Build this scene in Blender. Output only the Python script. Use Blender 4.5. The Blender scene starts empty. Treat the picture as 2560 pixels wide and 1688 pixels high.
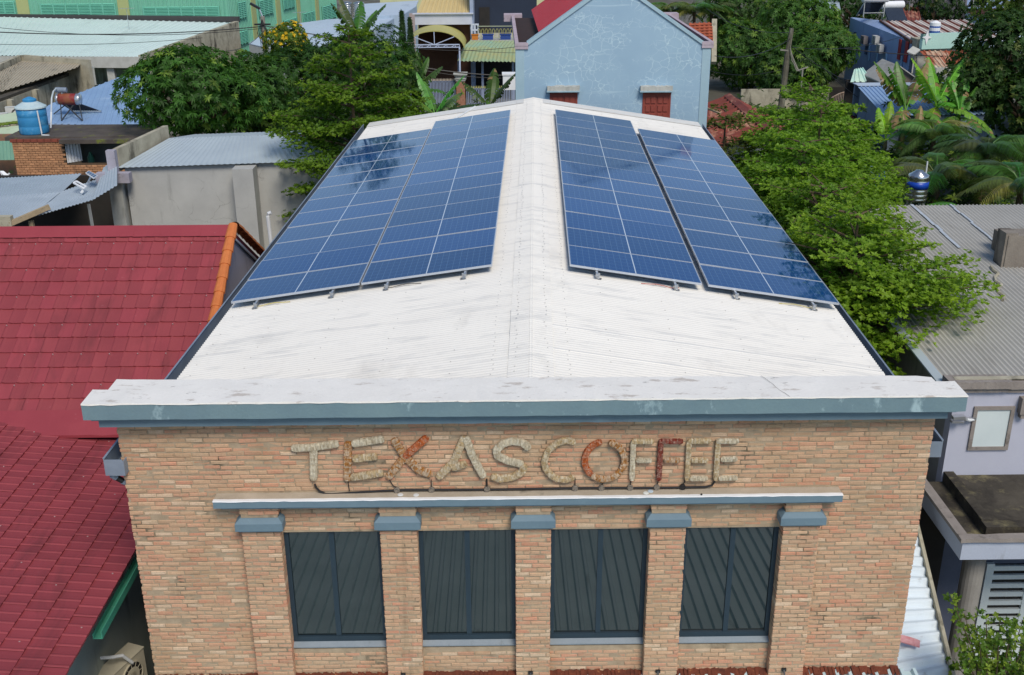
import bpy, math, random
from mathutils import Vector as V, Matrix
rnd = random.Random(7)
sc = bpy.context.scene
# ------------------------------------------------------------------ camera
CAM = V((-0.33719, -11.47138, 12.66463))
CR = V((0.99990683, -0.01271732, -0.00496001)); CU = V((0.00934192, 0.3725962, 0.92794655)); CF = V((0.00995292, 0.92790643, -0.37268029))
FPX = 2699.134
cd = bpy.data.cameras.new('camera'); cam = bpy.data.objects.new('camera', cd); sc.collection.objects.link(cam)
cd.sensor_fit = 'HORIZONTAL'; cd.sensor_width = 36; cd.lens = 36 * FPX / 2560; cd.clip_start = 0.1; cd.clip_end = 2000
mw = Matrix.Identity(4)
for i in range(3):
    mw[i][0] = CR[i]; mw[i][1] = CU[i]; mw[i][2] = -CF[i]; mw[i][3] = CAM[i]
cam.matrix_world = mw
sc.camera = cam
# ------------------------------------------------------------------ sky, sun, exposure
SUN_EL, SUN_AZ = math.radians(50), math.radians(160)      # azimuth clockwise from +Y: behind the camera, to the right
w = bpy.data.worlds.new('World'); sc.world = w; w.use_nodes = True
nt = w.node_tree; bg = nt.nodes['Background']
sky = nt.nodes.new('ShaderNodeTexSky'); sky.sky_type = 'NISHITA'; sky.sun_disc = False
sky.sun_elevation = SUN_EL; sky.sun_rotation = SUN_AZ; sky.air_density = 1.0; sky.dust_density = 0.35; sky.ozone_density = 1.3
nt.links.new(sky.outputs[0], bg.inputs[0]); bg.inputs[1].default_value = 0.105
sd = bpy.data.lights.new('sun', 'SUN'); sd.energy = 2.4; sd.angle = math.radians(22); sd.color = (1, 0.92, 0.80)
so = bpy.data.objects.new('sun', sd); sc.collection.objects.link(so)
sdir = V((math.sin(SUN_AZ) * math.cos(SUN_EL), math.cos(SUN_AZ) * math.cos(SUN_EL), math.sin(SUN_EL)))
so.rotation_euler = sdir.to_track_quat('Z', 'Y').to_euler(); so.location = sdir * 60
vs = sc.view_settings; vs.view_transform = 'Standard'; vs.look = 'None'; vs.exposure = 0.25; vs.gamma = 1; vs.use_curve_mapping = False
sc.cycles.use_denoising = True
sc.cycles.max_bounces = 6; sc.cycles.transparent_max_bounces = 4; sc.cycles.caustics_reflective = False; sc.cycles.caustics_refractive = False

# ------------------------------------------------------------------ measuring: photo point (2378 wide) -> world point at a known depth or height
KS = 2560 / 2378
def ray(x, y):
    return CF + CR * ((x * KS - 1280) / FPX) - CU * ((y * KS - 844) / FPX)
def P(x, y, Y):
    d = ray(x, y); return CAM + d * ((Y - CAM.y) / d.y)
def PZ(x, y, Z):
    d = ray(x, y); return CAM + d * ((Z - CAM.z) / d.z)

# ------------------------------------------------------------------ mesh builder
class MB:
    def __init__(s): s.v = []; s.f = []; s.t = []; s.cur = None; s.m = []; s.mi = 0
    def add(s, vs_, fs):
        o = len(s.v); s.v.extend([tuple(p) for p in vs_])
        for f in fs:
            s.f.append([i + o for i in f]); s.t.append(s.cur); s.m.append(s.mi)
        return s
    def quad(s, a, b, c, d): return s.add([a, b, c, d], [(0, 1, 2, 3)])
    def box(s, x0, x1, y0, y1, z0, z1):
        return s.add([(x0,y0,z0),(x1,y0,z0),(x1,y1,z0),(x0,y1,z0),(x0,y0,z1),(x1,y0,z1),(x1,y1,z1),(x0,y1,z1)],
                     [(3,2,1,0),(4,5,6,7),(0,1,5,4),(1,2,6,5),(2,3,7,6),(3,0,4,7)])
    def prism(s, poly, ext):
        n = len(poly); e = V(ext); a = [V(p) for p in poly]; b = [p + e for p in a]
        return s.add(a + b, [tuple(range(n - 1, -1, -1)), tuple(range(n, 2 * n))] + [(i, (i + 1) % n, n + (i + 1) % n, n + i) for i in range(n)])
    def obox(s, c, ax, ay, az):          # centre and three half axes
        c, ax, ay, az = V(c), V(ax), V(ay), V(az)
        p = [c + ax * i + ay * j + az * k for k in (-1, 1) for j in (-1, 1) for i in (-1, 1)]
        return s.add(p, [(0,2,3,1),(4,5,7,6),(0,1,5,4),(1,3,7,5),(3,2,6,7),(2,0,4,6)])
    def bar(s, a, b, w, h=None, up=(0, 0, 1)):
        a, b = V(a), V(b); d = (b - a); L = d.length; d = d / L; h = h or w
        r = d.cross(V(up))
        if r.length < 1e-4: r = d.cross(V((1, 0, 0)))
        r.normalize(); u = r.cross(d)
        return s.obox((a + b) / 2, d * L / 2, r * w / 2, u * h / 2)
    def tube(s, pts, r, n=8, cap=True):
        pts = [V(p) for p in pts]; rs = r if isinstance(r, (list, tuple)) else [r] * len(pts)
        rings = []
        for i, p in enumerate(pts):
            d = (pts[min(i + 1, len(pts) - 1)] - pts[max(i - 1, 0)]).normalized()
            x = d.cross(V((0, 0, 1)))
            if x.length < 0.05: x = d.cross(V((0, 1, 0)))
            x.normalize(); y = d.cross(x)
            rings.append([p + (x * math.cos(6.2832 * k / n) + y * math.sin(6.2832 * k / n)) * rs[i] for k in range(n)])
        vs_ = [q for R_ in rings for q in R_]; fs = []
        for i in range(len(pts) - 1):
            for k in range(n):
                fs.append((i*n+k, i*n+(k+1)%n, (i+1)*n+(k+1)%n, (i+1)*n+k))
        if cap: fs += [tuple(range(n - 1, -1, -1)), tuple(range((len(pts)-1)*n, len(pts)*n))]
        return s.add(vs_, fs)
    def lathe(s, c, prof, n=20, ax=(0, 0, 1)):   # profile of (radius, height)
        c = V(c); z = V(ax).normalized(); x = z.cross(V((0, 1, 0)))
        if x.length < .05: x = z.cross(V((1, 0, 0)))
        x.normalize(); y = z.cross(x); vs_ = []; fs = []
        for (r, h) in prof:
            for k in range(n):
                vs_.append(c + z * h + (x * math.cos(6.2832*k/n) + y * math.sin(6.2832*k/n)) * r)
        for i in range(len(prof) - 1):
            for k in range(n): fs.append((i*n+k, i*n+(k+1)%n, (i+1)*n+(k+1)%n, (i+1)*n+k))
        fs += [tuple(range(n - 1, -1, -1)), tuple(range((len(prof)-1)*n, len(prof)*n))]
        return s.add(vs_, fs)
    def corr(s, a, b, c, d, pitch=.076, amp=.009, seg=6, th=.004, rows=1, shape='sin', sag=0, jit=None):
        # corrugated sheet on quad a-b (one rib end line) / d-c (other end line); ribs run a->d
        a, b, c, d = V(a), V(b), V(c), V(d); L = ((b - a).length + (c - d).length) / 2
        nw = max(1, round(L / pitch)); nrm = (b - a).cross(d - a).normalized()
        if nrm.z < 0: nrm = -nrm
        if shape == 'sin': cols = [(i / seg, math.sin(6.2832 * i / seg)) for i in range(seg)]
        else: cols = [(0, -1), (.56, -1), (.66, 1), (.9, 1)]
        us = [((k + q) / nw, h) for k in range(nw) for q, h in cols] + [(1.0, cols[0][1])]
        m = len(us); vs_ = []
        for off in (0, -th):
            for j in range(rows + 1):
                t = j / rows
                for (u, h) in us:
                    p = (a.lerp(b, u)).lerp(d.lerp(c, u), t) + nrm * (h * amp + off)
                    if jit: p += nrm * jit(u, t)
                    vs_.append(p)
        fs = []; R_ = rows + 1
        for l in (0, 1):
            for j in range(rows):
                for i in range(m - 1):
                    q = (l*R_*m + j*m + i, l*R_*m + j*m + i + 1, l*R_*m + (j+1)*m + i + 1, l*R_*m + (j+1)*m + i)
                    fs.append(q if l == 0 else q[::-1])
        o = R_ * m
        for i in range(m - 1):
            fs.append((i + 1, i, o + i, o + i + 1)); k = rows * m; fs.append((k + i, k + i + 1, o + k + i + 1, o + k + i))
        for j in range(rows):
            fs.append((j*m, (j+1)*m, o + (j+1)*m, o + j*m)); k = m - 1; fs.append(((j+1)*m + k, j*m + k, o + j*m + k, o + (j+1)*m + k))
        return s.add(vs_, fs)
    def mesh(s, name, mats, smooth=False):
        me = bpy.data.meshes.new(name); me.from_pydata(s.v, [], s.f)
        if not isinstance(mats, (list, tuple)): mats = [mats]
        for q in mats: me.materials.append(q)
        if len(mats) > 1: me.polygons.foreach_set('material_index', s.m)
        if any(t is not None for t in s.t):
            at = me.attributes.new('tint', 'FLOAT_COLOR', 'FACE')
            at.data.foreach_set('color', [q for t in s.t for q in ((*t, 1) if t else (1, 1, 1, 1))])
        if smooth: me.shade_smooth()
        me.update(); return me

def link(o): sc.collection.objects.link(o); return o
def tag(o, label=None, cat=None, group=None, kind=None):
    if label: o['label'] = label
    if cat: o['category'] = cat
    if group: o['group'] = group
    if kind: o['kind'] = kind
    return o
def thing(name, base, label, cat, group=None):
    o = link(bpy.data.objects.new(name, None)); o.location = base; o.empty_display_size = .3
    return tag(o, label, cat, group)
def wloc(o):
    p = V((0, 0, 0))
    while o: p = p + o.location; o = o.parent
    return p
def part(name, mb, mats, parent=None, smooth=False, kind=None, label=None):
    me = mb.mesh(name, mats, smooth) if isinstance(mb, MB) else mb
    o = link(bpy.data.objects.new(name, me))
    if parent:
        o.parent = parent; o.location = -wloc(parent)
    if kind: o['kind'] = kind
    if label: o['label'] = label
    return o
def place(name, me, mat4, parent=None):      # a copy that shares mesh data, at a world matrix
    o = link(bpy.data.objects.new(name, me))
    if parent: o.parent = parent; mat4 = Matrix.Translation(-wloc(parent)) @ mat4
    o.matrix_local = mat4
    return o
def lone(name, mb, mats, base, label, cat, group=None, smooth=False):   # a thing that is a single mesh, origin at its base
    b = V(base); mb.v = [tuple(V(p) - b) for p in mb.v]
    o = link(bpy.data.objects.new(name, mb.mesh(name, mats, smooth))); o.location = b
    return tag(o, label, cat, group)

# ------------------------------------------------------------------ materials
def srgb(r, g, b): return tuple(((c/255)/12.92 if c/255 <= .04045 else ((c/255+.055)/1.055)**2.4) for c in (r, g, b))
class N:
    def __init__(s, name):
        s.m = bpy.data.materials.new(name); s.m.use_nodes = True; s.t = s.m.node_tree; s.b = s.t.nodes['Principled BSDF']
        s.pos = None
    def n(s, ty, **kw):
        q = s.t.nodes.new('ShaderNode' + ty)
        for k, v in kw.items(): setattr(q, k, v)
        return q
    def L(s, a, b): s.t.links.new(a, b)
    def coord(s, scale=(1, 1, 1), kind='pos'):
        if kind == 'pos': src = s.n('NewGeometry').outputs['Position']
        else: src = s.n('TexCoord').outputs['Object']
        mp = s.n('Mapping'); mp.inputs['Scale'].default_value = scale; s.L(src, mp.inputs['Vector']); return mp.outputs[0]
    def noise(s, scale, detail=5, rough=.6, sc3=(1, 1, 1), dist=0, kind='pos'):
        q = s.n('TexNoise'); q.inputs['Scale'].default_value = scale; q.inputs['Detail'].default_value = detail
        q.inputs['Roughness'].default_value = rough; q.inputs['Distortion'].default_value = dist
        s.L(s.coord(sc3, kind), q.inputs['Vector']); return q.outputs['Fac']
    def ramp(s, x, a, b, lo=0., hi=1.):
        q = s.n('MapRange'); q.inputs[1].default_value = a; q.inputs[2].default_value = b; q.inputs[3].default_value = lo; q.inputs[4].default_value = hi
        s.L(x, q.inputs[0]); return q.outputs[0]
    def math(s, op, a, b=None):
        q = s.n('Math', operation=op)
        for i, x in enumerate((a, b)):
            if x is None: continue
            if isinstance(x, (int, float)): q.inputs[i].default_value = x
            else: s.L(x, q.inputs[i])
        return q.outputs[0]
    def mix(s, fac, a, b, mode='MIX'):
        q = s.n('Mix', data_type='RGBA', blend_type=mode)
        for sock, x in ((q.inputs[0], fac), (q.inputs[6], a), (q.inputs[7], b)):
            if isinstance(x, (int, float)): sock.default_value = x
            elif isinstance(x, tuple): sock.default_value = (*x, 1)
            else: s.L(x, sock)
        return q.outputs[2]
    def attr(s, name='tint'):
        q = s.n('Attribute'); q.attribute_name = name; return q.outputs['Color']
    def bump(s, h, strength=.3, dist=.02):
        q = s.n('Bump'); q.inputs['Strength'].default_value = strength; q.inputs['Distance'].default_value = dist
        s.L(h, q.inputs['Height']); s.L(q.outputs[0], s.b.inputs['Normal'])
    def fin(s, col, rough=.7, metal=0., spec=.5):
        if isinstance(col, tuple): s.b.inputs['Base Color'].default_value = (*col, 1)
        else: s.L(col, s.b.inputs['Base Color'])
        if isinstance(rough, (int, float)): s.b.inputs['Roughness'].default_value = rough
        else: s.L(rough, s.b.inputs['Roughness'])
        s.b.inputs['Metallic'].default_value = metal; s.b.inputs['Specular IOR Level'].default_value = spec
        return s.m
def mat(name, base, var=None, ns=2., amt=.6, dirt=None, ds=1.2, dth=(.55, .75), dsc=(1, 1, 1), rough=.75, metal=0., spec=.4, bump=0., bs=40., grain=.12, tint=False, dirt2=None, ds2=5., dth2=(.6, .7), dsc2=(1, 1, 1)):
    n = N(name); var = var or tuple(c * .78 for c in base)
    c = n.mix(n.ramp(n.noise(ns), .3, .7, 0, amt), base, var)
    if tint: c = n.mix(1., c, n.attr(), 'MULTIPLY')
    if grain: c = n.mix(1., c, n.mix(n.noise(bs, 3), (1 - grain,) * 3, (1 + grain,) * 3), 'MULTIPLY')
    if dirt: c = n.mix(n.ramp(n.noise(ds, 6, .65, dsc), *dth), c, dirt)
    if dirt2: c = n.mix(n.ramp(n.noise(ds2, 6, .65, dsc2, .5), *dth2), c, dirt2)
    if bump: n.bump(n.noise(bs, 4), bump)
    return n.fin(c, rough, metal, spec)
ZS = (1, 1, .18)    # streaks run down the wall
# ================================================================== ground
m_ground = mat('ground_soil', (.105, .09, .07), (.06, .065, .04), .35, .9, (.16, .15, .13), .12, (.5, .6), rough=.95, bump=.4, bs=12)
g = MB(); g.quad((-400, -120, 0), (400, -120, 0), (400, 500, 0), (-400, 500, 0))
tag(part('ground', g, m_ground), kind='structure')

# ================================================================== the coffee shop
SHOP = thing('coffee_shop', (0, 0, 0), 'brick coffee shop with wide white metal roof carrying solar panels', 'building')
m_mortar = mat('mortar', srgb(184, 164, 138), srgb(146, 128, 106), 7, .8, srgb(80, 74, 58), 2.2, (.56, .72), (1, 1, .6), rough=.95, bump=.5, bs=90)
nb = N('brick_clay')
tc = nb.attr('tint')
tc = nb.mix(nb.ramp(nb.noise(9, 6, .75), .35, .7, 0, .6), tc, srgb(194, 164, 134))
tc = nb.mix(nb.ramp(nb.noise(5.5, 8, .8, (.7, 1, 1.3)), .52, .62, 0, .75), tc, srgb(186, 160, 130))
tc = nb.mix(nb.ramp(nb.noise(60, 4), .5, .75, 0, .35), tc, srgb(120, 84, 62))
tc = nb.mix(nb.ramp(nb.noise(.9, 6, .7, (1, 1, 1.4)), .5, .72, 0, .6), tc, srgb(152, 128, 96))
tc = nb.mix(nb.ramp(nb.noise(3.3, 7, .75, (1, 1, .7)), .64, .72, 0, .6), tc, srgb(74, 68, 52))
tc = nb.mix(nb.ramp(nb.noise(1.6, 6, .7, (2.2, 1, .22)), .60, .74, 0, .5), tc, srgb(108, 94, 74))
nb.bump(nb.noise(70, 5, .7), .55, .012); m_brick = nb.fin(tc, .9, 0, .25)
m_white = mat('white_roof_paint', (.79, .765, .71), (.74, .715, .665), 1.1, .8, (.56, .54, .50), 1.3, (.58, .86), (1, .35, 1), rough=.5, spec=.35, bump=.05, bs=60, grain=.03, dirt2=(.52, .52, .51), ds2=6, dth2=(.52, .80), dsc2=(.10, 1, 1))
m_cap = mat('white_coping_plaster', (.83, .805, .755), (.74, .715, .67), 2, .8, (.54, .49, .44), 4.2, (.57, .65), (.6, 1.6, 1), rough=.85, bump=.25, bs=30, grain=.05, dirt2=(.33, .31, .29), ds2=11, dth2=(.66, .72), dsc2=(.5, 1, 1))
BLUE = srgb(106, 130, 140)
m_blue = mat('blue_grey_paint', BLUE, srgb(118, 142, 148), 1.7, .8, srgb(160, 184, 190), 2.6, (.58, .70), (1.6, 1, 1), rough=.7, bump=.15, bs=35, grain=.08)
m_blue2 = mat('blue_trim_paint', srgb(108, 130, 142), srgb(96, 118, 132), 3, .7, srgb(150, 176, 190), 5, (.68, .8), rough=.65, bump=.15, bs=40, grain=.07)
m_ledge = mat('ledge_top_grime', srgb(186, 174, 156), srgb(160, 148, 130), 4, .8, srgb(120, 112, 98), 6, (.62, .78), rough=.9, bump=.3, bs=50)
m_whitep = mat('white_paint_edge', (.82, .83, .84), (.74, .75, .76), 6, .7, (.5, .5, .5), 8, (.7, .8), rough=.7, grain=.04)
m_alu = mat('aluminium', (.62, .64, .66), (.5, .52, .54), 8, .6, rough=.35, metal=.85, grain=.05)
m_gut = mat('gutter_steel', srgb(140, 152, 166), srgb(112, 124, 140), 2.5, .7, srgb(90, 88, 84), 4, (.62, .8), rough=.5, metal=.15, grain=.08)
m_wall = mat('side_plaster', srgb(150, 146, 138), srgb(110, 106, 98), 1.5, .8, srgb(70, 68, 62), 1.8, (.55, .75), ZS, rough=.92)
m_sill = mat('sill_grey_blue', srgb(138, 146, 152), srgb(122, 132, 140), 4, .7, srgb(110, 116, 116), 7, (.62, .78), rough=.8)
m_frame = mat('window_frame_blue_grey', srgb(40, 56, 68), srgb(34, 48, 58), 5, .5, rough=.45, grain=.05)
m_black = mat('black_plastic', (.02, .02, .022), rough=.45, grain=.05)
ng = N('tinted_glass'); ng.fin((.007, .014, .016), .03, 0, 1.0); m_glass = ng.m
m_rust = mat('rusty_flashing', srgb(120, 62, 42), srgb(80, 44, 34), 9, .9, srgb(150, 96, 60), 14, (.6, .7), rough=.95, bump=.6, bs=60)
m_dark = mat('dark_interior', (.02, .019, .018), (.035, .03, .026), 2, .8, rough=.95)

TH = 0.0327887
RX = V((math.cos(TH), -math.sin(TH), 0)); RY = V((math.sin(TH), math.cos(TH), 0)); RO = V((.151, 4.607, 7.529))
SL = .1504868; CA = 1 / math.sqrt(1 + SL * SL); SA = SL * CA
def RF(side, t, y, h=0.):       # roof frame: t down the slope from the ridge, y along the ridge, h above the panel plane
    return RO + RX * (side * t * CA + h * side * SA) + RY * y + V((0, 0, -t * SA + h * CA))
HR = -.15; RY0, RY1, TE = -4.26, 15.9, 4.93

# --- brick facade
XL, XR, ZT, ZB = -4.885, 4.81, 7.06, 3.34
PIL = [(-3.52, -3.05), (-1.84, -1.385), (-.185, .25), (1.46, 1.9), (3.09, 3.54)]
WIN = [(-3.05, -1.84), (-1.385, -.185), (.25, 1.46), (1.9, 3.09)]
WZ0, WZ1 = 3.84, 5.5
mc = MB()
mc.box(XL + .012, XR - .012, .0005, .33, WZ1 + .002, ZT + .02)       # mortar bed behind the bricks, above the windows
mc.box(XL + .012, XR - .012, .0005, .33, 0, WZ0 - .09)
mc.box(XL + .012, PIL[0][0] + .05, .001, .33, WZ0 - .092, WZ1 + .004); mc.box(PIL[4][1] - .05, XR - .012, .001, .33, WZ0 - .092, WZ1 + .004)
for a, b in PIL: mc.box(a + .012, b - .012, -.118, .30, 0, 5.985)
WALL = part('brick_wall', mc, m_mortar, SHOP)
pal = [srgb(*c) for c in ((206, 152, 124), (204, 155, 126), (203, 163, 132), (201, 165, 134), (210, 174, 142), (195, 143, 118), (206, 148, 121), (200, 163, 132), (219, 192, 164), (194, 159, 130), (208, 169, 138), (202, 157, 128), (196, 165, 136), (191, 156, 128), (202, 139, 112))]
def brick_geo(mb, x0, x1, y0, y1, z0, z1, r):
    b = .006; j = lambda s=.0042: r.uniform(-s, s)
    f = [(x0 + b + j(), y0 + j(.002), z0 + b + j()), (x1 - b + j(), y0 + j(.002), z0 + b + j()), (x1 - b + j(), y0 + j(.002), z1 - b + j()), (x0 + b + j(), y0 + j(.002), z1 - b + j())]
    s_ = [(x0 + j(), y0 + .006, z0 + j()), (x1 + j(), y0 + .006, z0 + j()), (x1 + j(), y0 + .006, z1 + j()), (x0 + j(), y0 + .006, z1 + j())]
    k = [(x0, y1, z0), (x1, y1, z0), (x1, y1, z1), (x0, y1, z1)]
    mb.add(f + s_ + k, [(0,1,2,3), (4,5,1,0), (5,6,2,1), (6,7,3,2), (7,4,0,3), (8,9,5,4), (9,10,6,5), (10,11,7,6), (11,8,4,7)])
PITCH, BL = .0612, .207
tones = [[] for _ in range(26)]
for i in range(26):
    r2 = random.Random(100 + i); c = pal[i % len(pal)]; k = r2.uniform(.91, 1.07); q = MB(); q.cur = tuple(v * k for v in c)
    brick_geo(q, -.0975, .0975, -.004, .07, 0, .0470, r2); tones[i] = q.mesh('brick', m_brick)
rest = MB(); nind = 0; row = 0; z = ZT - PITCH
def fill(x0, x1, y0, y1, z0, off, solo):
    global nind
    x = x0 - off
    while x < x1 - .02:
        L = BL * rnd.uniform(.93, 1.06); a, b = max(x, x0), min(x + L - .011, x1)
        if x1 - b < .035: b = x1
        if b - a > .03:
            zj = z0 + rnd.uniform(-.0035, .0035) + .006 * math.sin(a * 1.7 + row * .9) + .004 * math.sin(a * 5.1 + row)
            if solo and nind < 300 and abs(b - a - .196) < .02:
                o = place('brick', tones[rnd.randrange(26)], Matrix.Translation(((a + b) / 2, y0 + .004 + rnd.uniform(-.008, .005), zj)) @ Matrix.Rotation(rnd.gauss(0, .006), 4, 'Y') @ Matrix.Diagonal(((b - a) / .195, 1, rnd.uniform(.93, 1.05), 1)), WALL); nind += 1
            else:
                c = rnd.choice(pal); k = rnd.uniform(.9, 1.07); rest.cur = tuple(v * k for v in c)
                brick_geo(rest, a, b, y0 + rnd.uniform(-.008, .005), y1, zj, zj + .0465 + rnd.uniform(-.005, .004), rnd)
        if b >= x1: break
        x += L
while z > ZB - .3:
    off = (.5 * BL if row % 2 else 0) + rnd.uniform(-.02, .02) + .04
    ivs = [(XL, XR)]
    if z < 6.0:
        cuts = list(PIL) + (WIN if WZ0 - .12 < z + .03 < WZ1 else [])
        for c0, c1 in sorted(cuts):
            nv = []
            for a, b in ivs:
                if c1 <= a or c0 >= b: nv.append((a, b))
                else:
                    if c0 - a > .03: nv.append((a, c0))
                    if b - c1 > .03: nv.append((c1, b))
            ivs = nv
    if 5.925 < z + .05 and z < 6.05: ivs = [(XL, -3.8), (3.75, XR)]
    for a, b in ivs: fill(a, b, -.004, .08, z, off + rnd.uniform(0, .03), True)
    if z < 5.9 and not (5.6 < z + .05 and z < 5.79):
        for a, b in PIL: fill(a, b, -.124, .09, z, (.1 if row % 2 else 0) + rnd.uniform(0, .03), False)
    z -= PITCH * rnd.uniform(.985, 1.015); row += 1
part('bricks_joined', rest, m_brick, WALL, kind='stuff')
# --- cornice and coping
cn = MB()
def band(mb, x0, x1, y0, y1, z0, z1, nseg=70, j=.004, jt=.002):     # long plastered beam with a slightly wavy hand-finished edge
    vs_ = []; fs = []
    for i in range(nseg + 1):
        x = x0 + (x1 - x0) * i / nseg; a, b, c, d = [rnd.uniform(-j, j) for _ in range(4)]
        vs_ += [(x, y0 + a, z0 + b * .7), (x, y1, z0 + b * .7), (x, y1, z1 + jt * c / j), (x, y0 + .004 + a, z1 + jt * d / j)]
    for i in range(nseg):
        o = 4 * i
        fs += [(o, o+4, o+5, o+1), (o+1, o+5, o+6, o+2), (o+2, o+6, o+7, o+3), (o+3, o+7, o+4, o)]
    n_ = 4 * nseg; fs += [(0, 1, 2, 3), (n_+3, n_+2, n_+1, n_)]
    return mb.add(vs_, fs)
band(cn, -5.127, 5.01, -.30, .097, 7.205, 7.392)
CO = part('cornice', cn, m_blue, SHOP)
mo = MB(); band(mo, -5.0, 4.86, -.2, .0, 7.065, 7.204); band(mo, -5.06, 4.93, -.25, .0, 7.17, 7.2045); part('cornice_moulding', mo, m_blue2, CO)
cp = MB(); band(cp, -5.13, 5.013, -.303, .1, 7.392, 7.41, 90, .006, .005)
x0s = [-4.95 + 9.74 * i / 60 for i in range(61)]
pv = []; 
for i, x in enumerate(x0s):
    e = rnd.uniform(-.012, .012) + (-.05 if i > 59 else 0)
    pv += [(x, .0995, 7.405), (x, .40 - .011 * (x + 4.95) + e, 7.402 + rnd.uniform(-.004, .004)), (x, .40 - .011 * (x + 4.95) + e, 7.1)]
cp.add(pv, [f for i in range(60) for f in ((3*i, 3*i+3, 3*i+4, 3*i+1), (3*i+1, 3*i+4, 3*i+5, 3*i+2))] + [(0, 1, 2), (180, 182, 181)])
CPG = part('coping', cp, m_cap, CO)
for xj, dx in ((2.95, -.06),):
    q = MB(); pj_ = [(xj + dx * t * 3 + rnd.uniform(-.012, .012), -.29 + .6 * t) for t in [k / 7 for k in range(8)]]
    q.add([(x + o, y, 7.4105 + (.004 if y < .1 else .003)) for x, y in pj_ for o in (-.003, .003)], [(2*k, 2*k+1, 2*k+3, 2*k+2) for k in range(7)]); part('coping_joint', q, m_wall, CPG)
# --- ledge over the windows
lg = MB(); band(lg, -3.80, 3.75, -.2, .0, 5.965, 6.052, 50, .003); LG = part('ledge', lg, m_blue2, SHOP)
lm = MB(); lm.box(-3.72, 3.67, -.15, 0, 5.925, 5.964); part('ledge_moulding', lm, m_blue2, LG)
lt = MB(); band(lt, -3.803, 3.753, -.203, -.15, 6.052, 6.064, 80, .005, .002); part('ledge_white_edge', lt, m_whitep, LG)
lt = MB(); band(lt, -3.80, 3.75, -.15, .0, 6.052, 6.0605, 60, .006, .002); part('ledge_top', lt, m_ledge, LG)
for a, b in PIL:
    c = MB(); x0, x1 = a - .055, b + .05
    c.box(x0, x1, -.19, .0, 5.635, 5.735)
    c.add([(x0, -.19, 5.735), (x1, -.19, 5.735), (x1, 0, 5.735), (x0, 0, 5.735), (a, -.13, 5.785), (b, -.13, 5.785), (b, 0, 5.785), (a, 0, 5.785)], [(0,1,5,4),(1,2,6,5),(3,0,4,7),(4,5,6,7)])
    c.box(a - .02, b + .02, -.155, 0, 5.605, 5.634)
    part('pilaster_capital', c, m_blue2, SHOP)
# --- windows
for wi, (a, b) in enumerate(WIN):
    fr = MB(); y0, y1 = .04, .10; fw_ = .055
    fr.box(a, b, y0, y1, WZ0, WZ0 + .075); fr.box(a, b, y0, y1, WZ1 - .03, WZ1 + .03); fr.box(a, a + fw_, y0 + .002, y1 - .002, WZ0 + .075, WZ1 - .03); fr.box(b - fw_, b, y0 + .002, y1 - .002, WZ0 + .075, WZ1 - .03)
    W_ = part('window', fr, m_frame, SHOP)
    mid = (a + b) / 2 + (-.02, .0, .02, .03)[wi]
    mu = MB(); mu.box(mid - .032, mid + .032, y0 + .006, y1 - .004, WZ0 + .076, WZ1 - .031); part('mullion', mu, m_frame, W_)
    for k, (xa, xb) in enumerate(((a + fw_, mid - .032), (mid + .032, b - fw_))):
        pn = MB(); tl = rnd.uniform(-.002, .002); pn.add([(xa, .07 + tl, WZ0 + .075), (xb, .07 - tl, WZ0 + .075), (xb, .07 - tl, WZ1 - .03), (xa, .07 + tl, WZ1 - .03), (xa, .078 + tl, WZ0 + .075), (xb, .078 - tl, WZ0 + .075), (xb, .078 - tl, WZ1 - .03), (xa, .078 + tl, WZ1 - .03)], [(0,1,2,3), (7,6,5,4)])
        part('pane', pn, m_glass, W_)
    si = MB(); si.add([(a, -.012, 3.775), (b, -.012, 3.775), (b, .12, 3.775), (a, .12, 3.775), (a, -.012, 3.79), (b, -.012, 3.79), (b, .05, 3.838), (a, .05, 3.838)], [(0,1,5,4), (4,5,6,7), (3,2,1,0), (1,2,6,5), (0,4,7,3)])
    part('window_sill', si, m_sill, W_)
ib = MB(); ib.box(-3.3, 3.3, .34, .36, 3.5, 5.9); part('interior_back', ib, m_dark, SHOP)
# --- porch roof in front, mirrored in the panes
m_porch = mat('porch_sheet', srgb(196, 214, 216), srgb(172, 192, 194), 1.2, .8, srgb(96, 92, 86), 2, (.62, .8), (1, .3, 1), rough=.5, grain=.05)
po = MB(); po.corr((XL - .3, -.03, 3.31), (XR + .25, -.03, 3.33), (XR + .25, -6.6, 2.55), (XL - .3, -6.6, 2.55), .17, .028, th=.004, shape='trap')
part('porch_roof', po, m_porch, SHOP)
for a, b in [(XL, PIL[0][0])] + WIN + [(PIL[4][1], XR)]:
    fl = MB(); n_ = max(6, int((b - a) / .05))
    for i in range(n_):
        xa, xb = a + (b - a) * i / n_, a + (b - a) * (i + 1) / n_ + .004; h = rnd.uniform(.03, .075)
        fl.add([(xa, -.012, 3.35 + h * .6), (xb, -.012, 3.35 + rnd.uniform(.0, .05)), (xb, -.09 - rnd.uniform(0, .05), 3.335), (xa, -.09 - h, 3.335), (xa, -.006, 3.32), (xb, -.006, 3.32)], [(0, 3, 2, 1), (3, 4, 5, 2)])
    part('rusty_flashing', fl, m_rust, SHOP)
for a, b in PIL[1:]:
    q = MB(); x = (a + b) / 2 - .03; q.box(x - .03, x + .03, -.15, -.124, 3.42, 3.46); q.bar((x, -.14, 3.44), (x, -.2, 3.36), .02); part('wall_clip', q, m_black, SHOP)
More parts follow.
